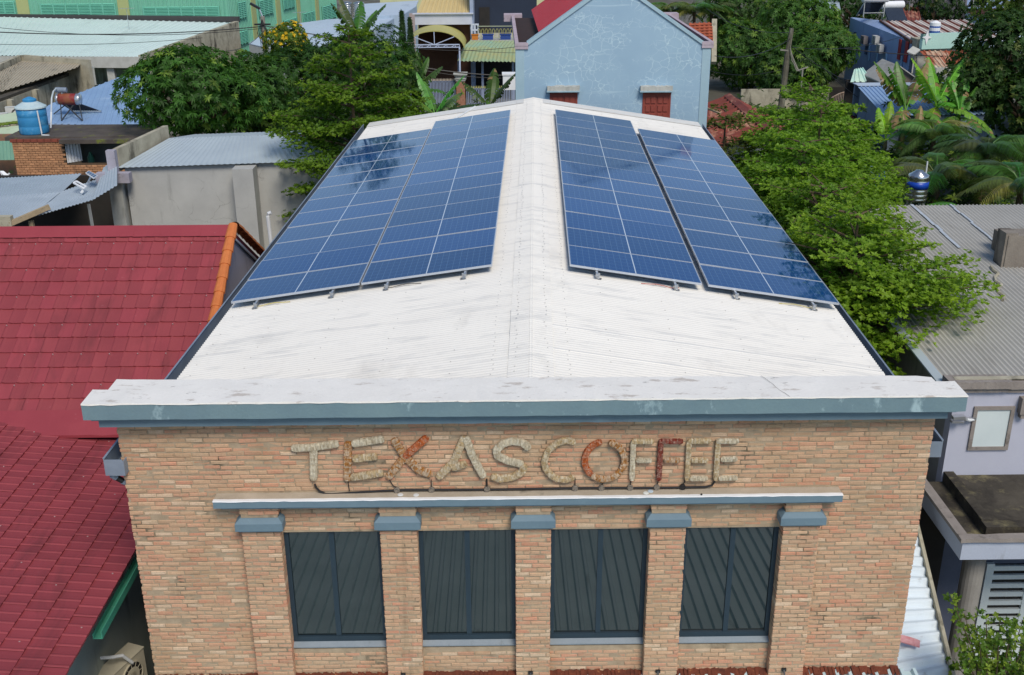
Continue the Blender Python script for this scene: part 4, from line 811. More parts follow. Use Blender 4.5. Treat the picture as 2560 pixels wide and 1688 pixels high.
# ---- old mouldy wall, beige roof, air conditioners
OW = thing('old_wall', (-24, 50, 0), 'long mouldy concrete wall with buttresses behind the blue roof', 'wall')
w0, w1 = P(-70, 250, 41.5), P(208, 150, 57.5); zw = 3.35
part('wall', vwall(w0, w1, 0, zw, .25), m_old, OW); q = vwall(w0 + V((-.1, -.12, 0)), w1 + V((.1, -.12, 0)), zw, zw + .16, .5); part('coping', q, mat('dark_coping', srgb(84, 78, 68), srgb(56, 52, 46), 3, .9, srgb(120, 116, 100), 3, (.55, .7), rough=.95, bump=.5, bs=15), OW)
wd = (w1 - w0); wd.z = 0; wdl = wd.length; wd.normalize(); wn = V((wd.y, -wd.x, 0))
for t in (.26, .46, .63, .8):
    c = w0.lerp(w1, t); q = MB(); q.obox(V((c.x, c.y, zw / 2)) + wn * .12, wd * .2, wn * .14, V((0, 0, zw / 2 - .01))); part('buttress', q, m_old, OW)
for k in range(8):
    c = w0.lerp(w1, .80 + .017 * k) ; q = MB(); q.obox(V((c.x, c.y, 2.05)) + wn * .06, wd * .09, wn * .08, V((0, 0, .28))); part('vent_block', q, m_gwhite, OW)
BG = thing('beige_roof_house', (-27, 58, 0), 'low house with beige metal roof behind the mouldy wall', 'house')
plG = (w0.x, w0.y, zw + .05, 0.02, .055); m_beige = mat('beige_sheet', srgb(176, 166, 146), srgb(162, 152, 132), .8, .7, srgb(140, 132, 116), 1.4, (.6, .75), (1, .3, 1), rough=.6, grain=.04)
q = ribbed(plG, [(-60, 232), (180, 156), (187, 148), (52, 141)], .3, .02); part('roof', q, m_beige, BG)
q = ribbed(plG, [(-60, 232), (10, 206), (52, 141), (-60, 195)], .3, .02); part('roof_end', q, m_beige, BG)
a_, b_ = PL(52, 140, plG), PL(205, 150, plG); part('rear_parapet', vwall(a_, b_, 0, a_.z + .3, .25, b_.z + .25), m_old, BG)
a_, b_ = PL(-60, 190, plG), PL(52, 140, plG); part('left_parapet', vwall(a_ + V((0, .2, 0)), b_, 0, a_.z + .3, .25, b_.z + .3), m_old, BG)
ac_unit(P(37, 277, 43.5), .25, -1, .8, .62, .3, 'white air conditioner unit on the mouldy wall behind blue tank', 'air conditioner units')
ac_unit(P(213, 196, 54), -.9, -.5, .9, 1.0, .4, 'weathered tall air conditioner unit at far end of mouldy wall', 'air conditioner units', srgb(170, 172, 166))
ac_unit(P(2, 292, 42), .3, -1, .8, .6, .3, 'white air conditioner unit cut by the left picture edge', 'air conditioner units')
GL = thing('lime_roof_lean_to', (-20, 36, 0), 'pale lime sheet roof with moss line left of the blue tank', 'roof')
plL = (-20, 36, P(20, 290, 36).z, 0, .1); m_lime = mat('pale_lime', srgb(190, 206, 176), srgb(176, 192, 160), 1, .7, srgb(120, 150, 60), 3, (.62, .7), rough=.7)
q = slab([PL(x, y, plL) for x, y in ((-50, 312), (60, 312), (60, 290), (-50, 318 - 18))], .04); part('lower_sheet', q, m_lime, GL); q = slab([PL(x, y, plL) + V((0, 0, .12)) for x, y in ((-50, 300), (60, 287), (60, 262), (-50, 284))], .04); part('upper_sheet', q, m_lime, GL)
q = MB()
for k in range(60): t = k / 60; c = PL(-50 + 110 * t, 301 - 14 * t, plL) + V((0, -.05, .1)); q.lathe(c + V((rnd.uniform(-.1, .1), rnd.uniform(-.1, .1), 0)), [(.05, -.05), (.09, 0), (.05, .06)], 5)
part('moss', q, mat('moss_green', (.10, .17, .02), (.16, .2, .03), 8, .9, rough=.95), GL, kind='stuff')
a_, b_ = P(-40, 330, 33), P(26, 330, 33); q = MB(); q.corr((a_.x, 33, P(0, 372, 33).z), (b_.x, 33, P(0, 372, 33).z), (b_.x, 33.2, a_.z), (a_.x, 33.2, a_.z), .14, .015, 6); part('teal_sheet', q, mat('teal_sheet', srgb(126, 172, 152), srgb(106, 150, 132), 2, .7, rough=.6), GL)
part('old_brick_wall', vwall(P(-50, 330, 34), P(60, 330, 34), 0, P(0, 313, 34).z, .2), mat('patchy_brick', srgb(150, 110, 88), srgb(120, 100, 84), 3, .9, srgb(104, 130, 70), 2, (.58, .66), rough=.95), GL)
q = MB(); a_ = P(8, 412, 29); q.bar(a_, P(22, 403, 29), .06); q.bar(a_, P(2, 400, 29), .05); q.prism([P(0, 399, 29), P(8, 399, 29), P(24, 412, 28.8), P(14, 413, 28.8)], (0, .02, .03)); lone('garden_chair', q, m_whitep, a_ - V((0, 0, .3)), 'pale folded chair in the dark left of the brick annex', 'chair')

# ---- white roofed hall and green warehouse
WH = thing('white_roof_hall', (-36, 72, 0), 'long hall with pale mint white metal roof', 'hall')
zf = P(160, 131, 65).z; plW = (-30, 65, zf, 0, .075)
m_mint = mat('mint_white_sheet', srgb(206, 222, 218), srgb(194, 212, 208), .5, .7, srgb(180, 196, 192), .7, (.56, .75), (1, .3, 1), rough=.5, grain=.03)
q = ribbed(plW, [(-120, 127), (330, 133), (553, 53), (-120, 36)], .4, .02); part('roof', q, m_mint, WH)
a_, b_ = PL(-120, 127, plW), PL(330, 133, plW); c_, d_ = PL(553, 53, plW), PL(-120, 36, plW)
part('fascia_beam', vwall(a_ + V((0, -.1, 0)), b_ + V((0, -.1, 0)), zf - .75, zf - .02, .3), m_gwhite, WH)
part('back_wall', vwall(a_ + V((0, 5, 0)), b_ + V((0, 3, 0)), 0, zf - .3, .3), mat('mint_wall', srgb(150, 170, 156), srgb(120, 140, 128), .8, .8, srgb(80, 84, 76), 1.2, (.55, .7), ZS), WH)
for x in (60, 150, 256, 315): c = P(x, 150, 65.1); q = MB(); q.box(c.x - .25, c.x + .25, 64.95, 65.4, 0, zf - .75); part('column', q, m_gwhite, WH)
part('gable_wall', vwall(b_ + V((.05, 0, 0)), c_ + V((.05, 0, 0)), 0, b_.z + .12, .35, c_.z + .12), m_old, WH)
part('ridge_gutter', vwall(d_ + V((0, .2, 0)), c_ + V((0, .2, 0)), d_.z - .3, d_.z + .12, .3), mat('dark_gutter', (.06, .06, .06)), WH)
q = MB(); c = P(440, 73, 76); q.box(c.x - .25, c.x + .25, 75.8, 76.2, c.z - .1, c.z + .15); part('roof_patch', q, m_gut, WH)
GH = thing('green_warehouse', (-40, 88, 0), 'large green corrugated warehouse with cream stripes and louvres', 'warehouse')
m_grn = mat('green_cladding', srgb(124, 190, 164), srgb(116, 182, 156), .4, .6, srgb(96, 166, 140), 1, (.55, .8), (6, 6, .1), rough=.6, grain=.05); m_cream = mat('cream_cladding', srgb(178, 186, 128), srgb(166, 174, 116), .6, .6, rough=.6, grain=.05); m_lou = mat('louvre_green', srgb(120, 196, 172), srgb(110, 184, 160), 2, .5, rough=.5)
C0 = P(541, 100, 86); C0.z = 0; F0 = V((C0.x - 62, 86.5, 0)); zb_ = P(545, 108, 86).z; C1 = PZ(783, 31, zb_); C1.z = 0
def wallface(p, q_, nm):
    n_ = V((q_.y - p.y, -(q_.x - p.x), 0)).normalized(); d = (q_ - p).normalized(); L = (q_ - p).length
    m_ = MB(); m_.corr(V((p.x, p.y, 0)), V((q_.x, q_.y, 0)), V((q_.x, q_.y, 15)), V((p.x, p.y, 15)), .35, .03, 4, .05, shape='trap'); part(nm, m_, m_grn, GH)
    return d, n_, L
def onwall(x, y, p, n_): d = ray(x, y); return CAM + d * ((p - CAM).dot(n_) / d.dot(n_))
def panelbox(p, n_, d, pts, off, th, m_, nm, parent, louv=0):
    a_ = [onwall(x, y, p, n_) for x, y in pts]; u = [(v - p).dot(d) for v in a_]; z_ = [v.z for v in a_]; u0, u1, z0, z1 = min(u), max(u), min(z_), max(z_)
    if nm == 'cream_stripe': z0, z1 = 0, 15
    mb = MB(); c = p + d * ((u0 + u1) / 2) + V((0, 0, (z0 + z1) / 2)) + n_ * off; mb.obox(c, d * (u1 - u0) / 2, n_ * th / 2, V((0, 0, (z1 - z0) / 2))); o = part(nm, mb, m_, parent)
    if louv:
        nl = 9
        for k in range(nl):
            zz = z0 + (z1 - z0) * (k + .5) / nl; q = MB(); q.obox(c + n_ * .06 + V((0, 0, zz - (z0 + z1) / 2)), d * (u1 - u0) / 2, n_ * .05 + V((0, 0, -.03)), V((0, 0, (z1 - z0) / nl * .28)) + n_ * .02); part('louvre_blade', q, m_lou, o)
        for k in range(louv + 1):
            q = MB(); q.obox(p + d * (u0 + (u1 - u0) * k / louv) + V((0, 0, (z0 + z1) / 2)) + n_ * (off + .09), d * .06, n_ * .03, V((0, 0, (z1 - z0) / 2 + .05))); part('louvre_post', q, m_lou, o)
d, n_, L = wallface(F0, C0, 'front_cladding'); m_ld = mat('louvre_dark', srgb(50, 104, 88))
for pts in (((37, 0), (72, 41)), ((272, 0), (304, 45))): panelbox(F0, n_, d, pts, .06, .08, m_cream, 'cream_stripe', GH)
for pts, lv in ((((-60, 4), (38, 37)), 4), (((95, 9), (271, 40)), 6), (((333, 16), (511, 46)), 6)): panelbox(F0, n_, d, pts, .04, .06, m_ld, 'louvre_window', GH, lv)
q = MB(); q.obox((F0 + C0) / 2 + n_ * .15 + V((0, 0, P(300, 47, 86).z)), d * L / 2, n_ * .12, V((0, 0, .12))); part('base_rail', q, m_lou, GH)
d, n_, L = wallface(C0, C1, 'side_cladding')
for xa, xb in ((582, 596), (640, 653), (689, 699), (732, 742)): panelbox(C0, n_, d, ((xa, 20), (xb, 60)), .06, .08, m_cream, 'cream_stripe', GH)
for (xa, xb, y0, y1) in ((549, 570, 6, 40), (598, 632, 2, 30), (655, 682, 0, 16), (549, 574, 76, 98), (658, 687, 48, 62), (702, 729, 32, 52), (746, 778, 16, 40)): panelbox(C0, n_, d, ((xa, y0), (xb, y1)), .04, .06, m_ld, 'louvre_window', GH, 3)

# ---- pole with lamp, wires
def wires(name, a, b, sag, label, r_=.018, n_=14):
    q = MB(); q.tube([a.lerp(b, i / n_) + V((0, 0, -sag * 4 * (i / n_) * (1 - i / n_))) for i in range(n_ + 1)], r_, 5); return lone(name, q, m_black, (a + b) / 2, label, 'cable')
m_conc = mat('grey_pole', srgb(150, 146, 136), srgb(120, 116, 108), 3, .8, srgb(84, 80, 74), 2, (.56, .75), ZS, rough=.9)
UP = thing('utility_pole', P(616, 128, 58) * 1, 'concrete street lamp pole with cable bundle before green warehouse', 'pole')
UP.location.z = 0; c = P(614, 90, 58); q = MB(); q.tube([(c.x, 58, 0), (c.x, 58, P(610, 38, 58).z)], [.2, .14], 10); part('post', q, m_conc, UP)
q = MB(); q.tube([(c.x, 58, P(608, 40, 58).z), P(604, 26, 58), P(598, 16, 58)], .05, 6); part('lamp_arm', q, m_alu, UP); q = MB(); a_ = P(597, 15, 58); q.obox(a_ + V((-.12, 0, .02)), V((.28, 0, -.16)), V((0, .13, 0)), V((.03, 0, .06))); part('lamp_head', q, m_black, UP)
q = MB()
for k in range(9): x = c.x + rnd.uniform(-.4, .4); q.tube([(c.x, 57.8, P(0, 60, 58).z + .3), (x, 57.7, P(0, 80, 58).z), (c.x + rnd.uniform(-.2, .2), 57.7, P(0, 115, 58).z)], .02, 4)
q.bar((c.x - .5, 57.8, P(0, 60, 58).z), (c.x + .5, 57.8, P(0, 60, 58).z), .1); part('cable_bundle', q, m_black, UP)
wires('overhead_cable', P(-40, 73, 50), P(614, 61, 58), .3, 'black overhead cable crossing the mint white hall roof', .03); wires('overhead_cable', P(614, 60, 58), P(960, 100, 60), .2, 'black overhead cable from lamp pole toward the arch canopy house', .03); wires('overhead_cable', P(-40, 102, 52), P(470, 88, 60), .2, 'thin lower overhead cable above the mint white hall roof', .015)

# ---- pale blue grey workshops and steel tanks
WK = thing('pale_workshop', (-9, 72, 0), 'pale blue grey workshop roof behind the yellow flowering tree', 'workshop')
m_pb = mat('pale_blue_sheet', srgb(184, 198, 214), srgb(170, 186, 204), .5, .7, srgb(150, 164, 180), .9, (.58, .75), (1, .3, 1), rough=.5, grain=.03); m_pw = mat('pale_blue_wall', srgb(170, 188, 206), srgb(156, 174, 192), .8, .7, srgb(130, 142, 154), 1.4, (.58, .8), ZS, rough=.85)
plK = (-9, 66, P(700, 122, 66).z, 0, .03)
q = slab([PL(x, y, plK) for x, y in ((578, 101), (690, 128), (872, 66), (926, 35), (760, 45), (634, 62))], .1); part('roof', q, m_pb, WK)
a_, b_ = PL(874, 67, plK), PL(928, 35, plK); part('side_wall', vwall(a_, b_, 0, a_.z - .02, .3, b_.z - .02), m_pw, WK); part('end_wall', vwall(b_, b_ + V((1.3, .2, 0)), 0, b_.z + .1, .3), mat('brownish_wall', srgb(176, 160, 156), srgb(150, 138, 134), 1, .7, rough=.9), WK)
a_, c_ = PL(578, 101, plK), PL(690, 128, plK); part('front_wall', vwall(a_, c_, 0, a_.z - .05, .3), m_gwhite, WK)
W2 = thing('pale_workshop', (-6, 92, 0), 'pale blue workshop roof right of the steel tanks', 'workshop'); plK2 = (-6, 84, P(900, 35, 84).z, 0, .04)
q = slab([PL(x, y, plK2) for x, y in ((845, 38), (936, 33), (966, 14), (972, 1), (845, 9))], .1); part('roof', q, m_pb, W2); a_, b_ = PL(938, 33, plK2), PL(968, 14, plK2); part('side_wall', vwall(a_, b_, 0, a_.z - .02, .3, b_.z), m_pw, W2); c_ = PL(845, 38, plK2); part('front_wall', vwall(c_, a_, 0, a_.z - .05, .3), m_pw, W2)
for i, (xa, xb, t_) in enumerate(((796, 819, 'left'), (821, 848, 'right'))):
    a_, b_ = P(xa, 42, 83), P(xb, 42, 83); c = (a_ + b_) / 2; R_ = (b_ - a_).length / 2; H_ = P(xa, 6, 83).z - a_.z; pr = [(R_ * .96, -1)]
    for k in range(7): pr += [(R_, H_ * (k + .1) / 7), (R_, H_ * (k + .8) / 7), (R_ * .95, H_ * (k + .9) / 7)]
    q = MB(); q.lathe(c, pr + [(R_ * .9, H_ * 1.0), (R_ * .3, H_ * 1.06)], 24); lone('steel_tank', q, mat('stainless_steel', (.55, .55, .53), (.4, .41, .42), 1.5, .8, rough=.25, metal=.9), c - V((0, 0, 1)), t_ + ' one of two stainless steel tanks behind the workshop roof', 'water tank', 'two stainless tanks', True)
q = MB(); q.box(-12, 6, 100, 100.3, 0, 7.2); lone('far_wall', q, mat('cream_far', srgb(206, 206, 160), srgb(190, 190, 150), 1, .6), (-3, 100, 0), 'cream wall far behind the steel tanks', 'wall')

# ---- house with the arched canopy
AH = thing('arch_canopy_house', (-3, 66, 0), 'brown house with beige roof behind the arched khaki canopy', 'house')
YH = 67.; zc1 = lambda y, Y=YH: P(1040, y, Y).z; X = lambda x, Y=YH: P(x, 50, Y).x
m_khaki = mat('khaki_sheet', srgb(186, 180, 110), srgb(172, 166, 100), .8, .7, srgb(150, 146, 90), 1.6, (.6, .75), rough=.55, grain=.04); m_btan = mat('tan_sheet', srgb(200, 180, 130), srgb(186, 166, 118), .6, .6, rough=.6, grain=.04); m_brown = mat('brown_wall', srgb(104, 72, 56), srgb(84, 58, 46), 2, .8, rough=.9); m_navy = mat('navy_wall', srgb(40, 50, 68), srgb(34, 42, 58), 1, .7, rough=.8)
plT = (-3, YH - .6, P(1030, 32, YH - .6).z, 0, .45)
q = ribbed(plT, [(967, 31), (1096, 33), (1096, -25), (990, -25)], .3, .03); part('upper_roof', q, m_btan, AH)
q = MB(); a_, b_ = PL(967, 31, plT), PL(1096, 33, plT); q.box(a_.x - .1, b_.x, YH - .75, YH - .5, a_.z - .75, a_.z - .05); q.box(a_.x - .25, b_.x + .1, YH - .9, YH - .45, a_.z - .05, a_.z + .02); part('fascia', q, mat('pale_fascia', srgb(196, 200, 214), srgb(180, 184, 198), 1.5, .6, rough=.8), AH)
q = MB(); q.box(X(971), X(1092), YH, YH + .3, 0, a_.z - .5); part('wall', q, m_brown, AH)
q = MB(); q.box(X(1092), X(1100), YH - .6, YH + 6, 0, a_.z + 3); part('party_wall', q, mat('white_blue_wall', srgb(170, 182, 204), srgb(120, 134, 160), 1, .8), AH)
zba = P(1150, 92, YH - 1).z; q = MB(); q.box(X(1100), X(1250), YH + 3.2, YH + 3.5, zba, zba + 7); part('balcony_wall', q, m_navy, AH); q = MB(); c0, c1 = P(1113, 30, YH + 3.1), P(1137, 30, YH + 3.1); q.box(c0.x, c1.x, YH + 3.12, YH + 3.19, zba + .01, P(1120, 17, YH + 3.1).z); part('balcony_door', q, m_dark, AH)
q = MB(); q.box(X(1092), X(1230), YH - 1.2, YH + 3.2, zba - .3, zba); part('balcony_slab', q, m_gwhite, AH)
zrl = P(1150, 61, YH - 1.1).z; q = MB(); q.bar((X(1110), YH - 1.1, zrl), (X(1230), YH - 1.1, zrl), .05); q.bar((X(1110), YH - 1.1, zba + .15), (X(1230), YH - 1.1, zba + .15), .04); RL = part('railing', q, mat('railing_pale', srgb(170, 176, 150)), AH)
for k in range(18):
    x = X(1110) + .25 * k; q = MB(); q.tube([(x, YH - 1.1, zba + .15), (x, YH - 1.1, zrl - .3), (x + .05, YH - 1.1, zrl - .18), (x + .12, YH - 1.1, zrl - .18), (x + .16, YH - 1.1, zrl - .3), (x + .16, YH - 1.1, zba + .15)], .018, 5); part('baluster', q, m_khaki, RL)
m_gate = mat('blue_grey_gate', srgb(150, 162, 186), srgb(134, 146, 170), 3, .5, rough=.6)
q = MB(); a_, b_ = P(1096, 90, YH - 1.0), P(1110, 55, YH - 1.0)
for x in (a_.x, (a_.x + b_.x) / 2, b_.x): q.box(x - .05, x + .05, YH - 1.05, YH - .95, zba, b_.z)
q.box(a_.x, b_.x, YH - 1.06, YH - .94, b_.z - .1, b_.z); q.box(a_.x, b_.x, YH - 1.06, YH - .94, zba + .6, zba + .7); part('balcony_gate', q, mat('white_gate', srgb(200, 206, 220)), AH)
for nm, xa, xb, cl, lab in (('planter_box', 1096, 1110, (.6, .2, .03), 'orange planter box on the balcony edge'), ('planter_box', 1121, 1145, (.03, .07, .3), 'blue planter box on the balcony right of the orange one'), ('planter_box', 1162, 1186, (.03, .07, .28), 'blue planter box on the balcony nearest the blue gable house')):
    a_, b_ = P(xa, 90, YH - 1.25), P(xb, 81, YH - 1.25); q = MB(); q.box(a_.x, b_.x, YH - 1.2, YH - .9, zba + .005, zba + .4); q.box(a_.x - .04, b_.x + .04, YH - 1.24, YH - .86, zba + .33, zba + .4); lone('planter_box', q, mat('planter', cl, rough=.5), ((a_.x + b_.x) / 2, YH - 1.05, zba), lab, 'planter', 'planters on the balcony')
# lower teal and khaki canopy right of the arch
q = MB(); a_, b_, c_, d_ = P(1062, 142, 63.2), P(1215, 144, 63.2), P(1230, 95, YH - 1.3), P(1092, 94, YH - 1.3); q.corr(a_, b_, b_ + V((.1, 1.3, .75)), a_ + V((.35, 1.3, .75)), .25, .04, 4); part('canopy_lower', q, mat('green_edge_sheet', srgb(132, 164, 136), srgb(166, 162, 112), 1.4, 1., rough=.5), AH)
q = MB(); q.corr(a_ + V((.35, 1.3, .75)), b_ + V((.1, 1.3, .75)), c_, d_, .25, .04, 4); part('canopy_upper', q, mat('teal_khaki_sheet', srgb(166, 162, 108), srgb(130, 172, 158), .7, 1., rough=.5), AH)
for x in (X(1066), X(1120), X(1190)): q = MB(); q.box(x - .08, x + .08, 64.6, 64.8, 0, P(1100, 130, 64).z); part('canopy_post', q, m_gate, AH)
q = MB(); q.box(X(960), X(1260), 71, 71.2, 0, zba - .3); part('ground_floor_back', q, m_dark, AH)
# arched canopy
CA_ = thing('arched_canopy', P(1010, 240, 63), 'arched khaki sheet canopy on white steel truss', 'canopy'); CA_.location.z = 0
YC0, YC1 = 62.6, YH - .1; pl_, pk_, pr_ = P(940, 112, YC0), P(1010, 76, YC0), P(1078, 116, YC0); hz_ = pk_.z - (pl_.z + pr_.z) / 2; xm_ = (pl_.x + pr_.x) / 2; hw_ = (pr_.x - pl_.x) / 2
def archp(s_, Y, o=0): return V((xm_ + (hw_ + o) * math.sin(s_), Y, pl_.z - (hw_) * 0 + (hz_ + o) * (math.cos(s_) - math.cos(1.45)) / (1 - math.cos(1.45))))
S_ = [-1.45 + 2.9 * k / 24 for k in range(25)]; q = MB(); vs_ = [archp(s_, Y, o) for o in (0, .06) for Y in (YC0, YC1) for s_ in S_]; q.add(vs_, [f for k in range(24) for f in ((k, k+1, 26+k, 25+k), (50+k, 75+k, 76+k, 51+k), (k, 50+k, 51+k, k+1), (25+k, 26+k, 76+k, 75+k))]); part('canopy_sheet', q, m_khaki, CA_)
m_tr = mat('pale_truss', srgb(186, 196, 220), srgb(170, 180, 204), 3, .5, rough=.6)
zch = P(1010, 104, YC0).z; zch2 = P(1010, 110, YC0).z; xl_, xr_ = P(951, 105, YC0).x, P(1067, 105, YC0).x; q = MB(); q.bar((xl_, YC0, zch), (xr_, YC0, zch), .07); q.bar((xl_, YC0, zch2), (xr_, YC0, zch2), .06)
for k in range(13): x = xl_ + (xr_ - xl_) * k / 12; q.bar((x, YC0, zch2), (x + (xr_ - xl_) / 12 * (1 if k % 2 == 0 and k < 12 else 0), YC0, zch), .04)
part('truss', q, m_tr, CA_); xc_ = (xl_ + xr_) / 2
for s_ in (-.75, 0, .75): q = MB(); q.bar((xc_, YC0, zch), archp(s_, YC0, -.02), .05); part('truss_rib', q, m_tr, CA_)
for x in (xl_, xr_): q = MB(); q.bar((x, YC0, 0), (x, YC0, zch2), .1); part('post', q, m_tr, CA_)
# gate, pillar, fence
YG = 61.5; GP = thing('gate_pillar', P(1071, 245, YG), 'brick gate pillar with moulded white capital', 'pillar'); GP.location.z = 0
c = P(1070, 200, YG); zc2 = P(1070, 187, YG).z; zt2 = P(1070, 169, YG).z; q = MB(); q.box(c.x - .27, c.x + .27, YG - .27, YG + .27, 0, zc2); part('shaft', q, mat('pillar_brick', srgb(172, 128, 104), srgb(150, 108, 88), 5, .8, srgb(190, 160, 140), 14, (.55, .65), (.6, .6, 3)), GP)
q = MB()
for k in range(int(zc2 / .1)): q.box(c.x - .285, c.x + .285, YG - .285, YG + .285, .1 * k + .012, .1 * k + .088)
part('brick_courses', q, mat('pillar_brick2', srgb(178, 130, 104), srgb(154, 108, 86), 7, .9, rough=.9), GP, kind='stuff')
hh = zt2 - zc2
for i, (w_, z0, z1) in enumerate(((.32, 0, .25), (.38, .25, .35), (.3, .35, .65), (.4, .65, .8), (.46, .8, 1.))): q = MB(); q.box(c.x - w_, c.x + w_, YG - w_, YG + w_, zc2 + hh * z0, zc2 + hh * z1 - .004); part('capital_band', q, m_gwhite, GP)
def fence(name, xa, xb, ztop, zrail, nb_, label, tip, cat):
    T = thing(name, (xa, YG, 0), label, cat); q = MB()
    for z_ in (.25, zrail): q.bar((xa, YG, z_), (xb, YG, z_), .06, .08)
    part('rail', q, m_gate, T)
    for k in range(nb_):
        x = xa + (xb - xa) * (k + .5) / nb_; q = MB(); q.box(x - .025, x + .025, YG - .03, YG + .03, .15, ztop - .16); part('picket', q, m_gate, T); q = MB(); q.lathe((x, YG, ztop - .16), [(.035, 0), (.03, .06), (.004, .16)], 5); part('picket_tip', q, tip, T)
    return T
m_tipy = mat('yellow_tip', srgb(206, 200, 120)); m_tipw = mat('pale_tip', srgb(206, 190, 170))
fence('picket_fence', P(1082, 200, YG).x, P(1212, 200, YG).x, P(1130, 199, YG).z, P(1130, 206, YG).z, 34, 'blue grey picket fence right of the gate pillar', m_tipy, 'fence')
fence('steel_gate', P(985, 200, YG).x, P(1058, 200, YG).x, P(1020, 182, YG).z, P(1020, 190, YG).z, 22, 'blue grey steel gate left of the gate pillar', m_tipw, 'gate')
wires('overhead_cable', P(965, 154, 58), P(1205, 176, 58), .15, 'bundled black cable crossing in front of the gate pillar', .04); wires('overhead_cable', P(1065, 115, 60), P(1205, 123, 60), .05, 'thin cable in front of the khaki canopy', .015)
q = MB(); a_ = P(1188, 190, 58); q.obox(a_, V((.55, 0, 0)), V((0, .4, 0)), V((0, 0, .45))); q.obox(a_ + V((0, 0, .5)), V((.6, 0, 0)), V((0, .45, 0)), V((0, 0, .05))); lone('parked_cart', q, m_whitep, a_ - V((0, 0, .45)), 'white box half hidden by the blue gable wall', 'box')

# ---- blue gable house behind the roof
BH = thing('blue_gable_house', (3.3, 24, 0), 'pale blue gable house with cracked plaster and red roof', 'house'); YB_ = 24.
nh = N('cracked_blue_plaster'); c = nh.mix(nh.ramp(nh.noise(.7), .3, .7), srgb(148, 176, 198), srgb(158, 186, 206)); cc = nh.coord((1, 1, 1.2)); nd = nh.n('TexNoise'); nd.inputs['Scale'].default_value = 2.2; nd.inputs['Detail'].default_value = 4; nh.L(cc, nd.inputs['Vector'])
def cracks(scale, dist, wid):
    vo = nh.n('TexVoronoi', feature='DISTANCE_TO_EDGE'); vo.inputs['Scale'].default_value = scale; ad = nh.n('Mix', data_type='RGBA', blend_type='ADD'); ad.inputs[0].default_value = dist; nh.L(cc, ad.inputs[6]); nh.L(nd.outputs['Color'], ad.inputs[7]); nh.L(ad.outputs[2], vo.inputs['Vector']); return nh.ramp(vo.outputs['Distance'], .0, wid, 1, 0)
m1 = nh.math('MULTIPLY', cracks(2.9, .42, .032), nh.ramp(nh.noise(.62, 3, .5, (1, 1, 1.6)), .45, .55)); m2 = nh.math('MULTIPLY', cracks(5.2, .35, .035), nh.ramp(nh.noise(1.0, 4, .6, (.7, .7, 2.0)), .53, .60))
wv = nh.math('MULTIPLY', nh.ramp(nh.noise(1.2, 5, .6, (.35, .35, 7)), .60, .66), nh.ramp(nh.noise(.8, 2), .45, .6))
c = nh.mix(nh.math('MULTIPLY', nh.math('MAXIMUM', nh.math('MAXIMUM', m1, m2), nh.math('MULTIPLY', wv, .5)), .75), c, srgb(198, 220, 228)); c = nh.mix(nh.ramp(nh.noise(1.6, 5, .6, ZS), .58, .8, 0, .4), c, srgb(164, 194, 208)); nh.bump(nh.noise(30), .15); m_bh = nh.fin(c, .85, 0, .25)
m_bht = mat('pale_blue_trim', srgb(164, 190, 202), srgb(148, 176, 190), 1.5, .7, srgb(190, 206, 212), 2.5, (.58, .75), ZS, rough=.85)
l0, l1, r1_, r0_ = P(1200, 107, YB_), P(1228, 105, YB_), P(1628, 105, YB_), P(1652, 107, YB_); pk = P(1428, -40, YB_); ze = l1.z
q = MB(); q.prism([V((l0.x, YB_, 0)), V((r0_.x, YB_, 0)), V((r0_.x, YB_, ze)), V((r1_.x, YB_, ze)), V((pk.x, YB_, pk.z)), V((l1.x, YB_, ze)), V((l0.x, YB_, ze))], (0, .25, 0)); part('gable_wall', q, m_bh, BH)
YE = 33.
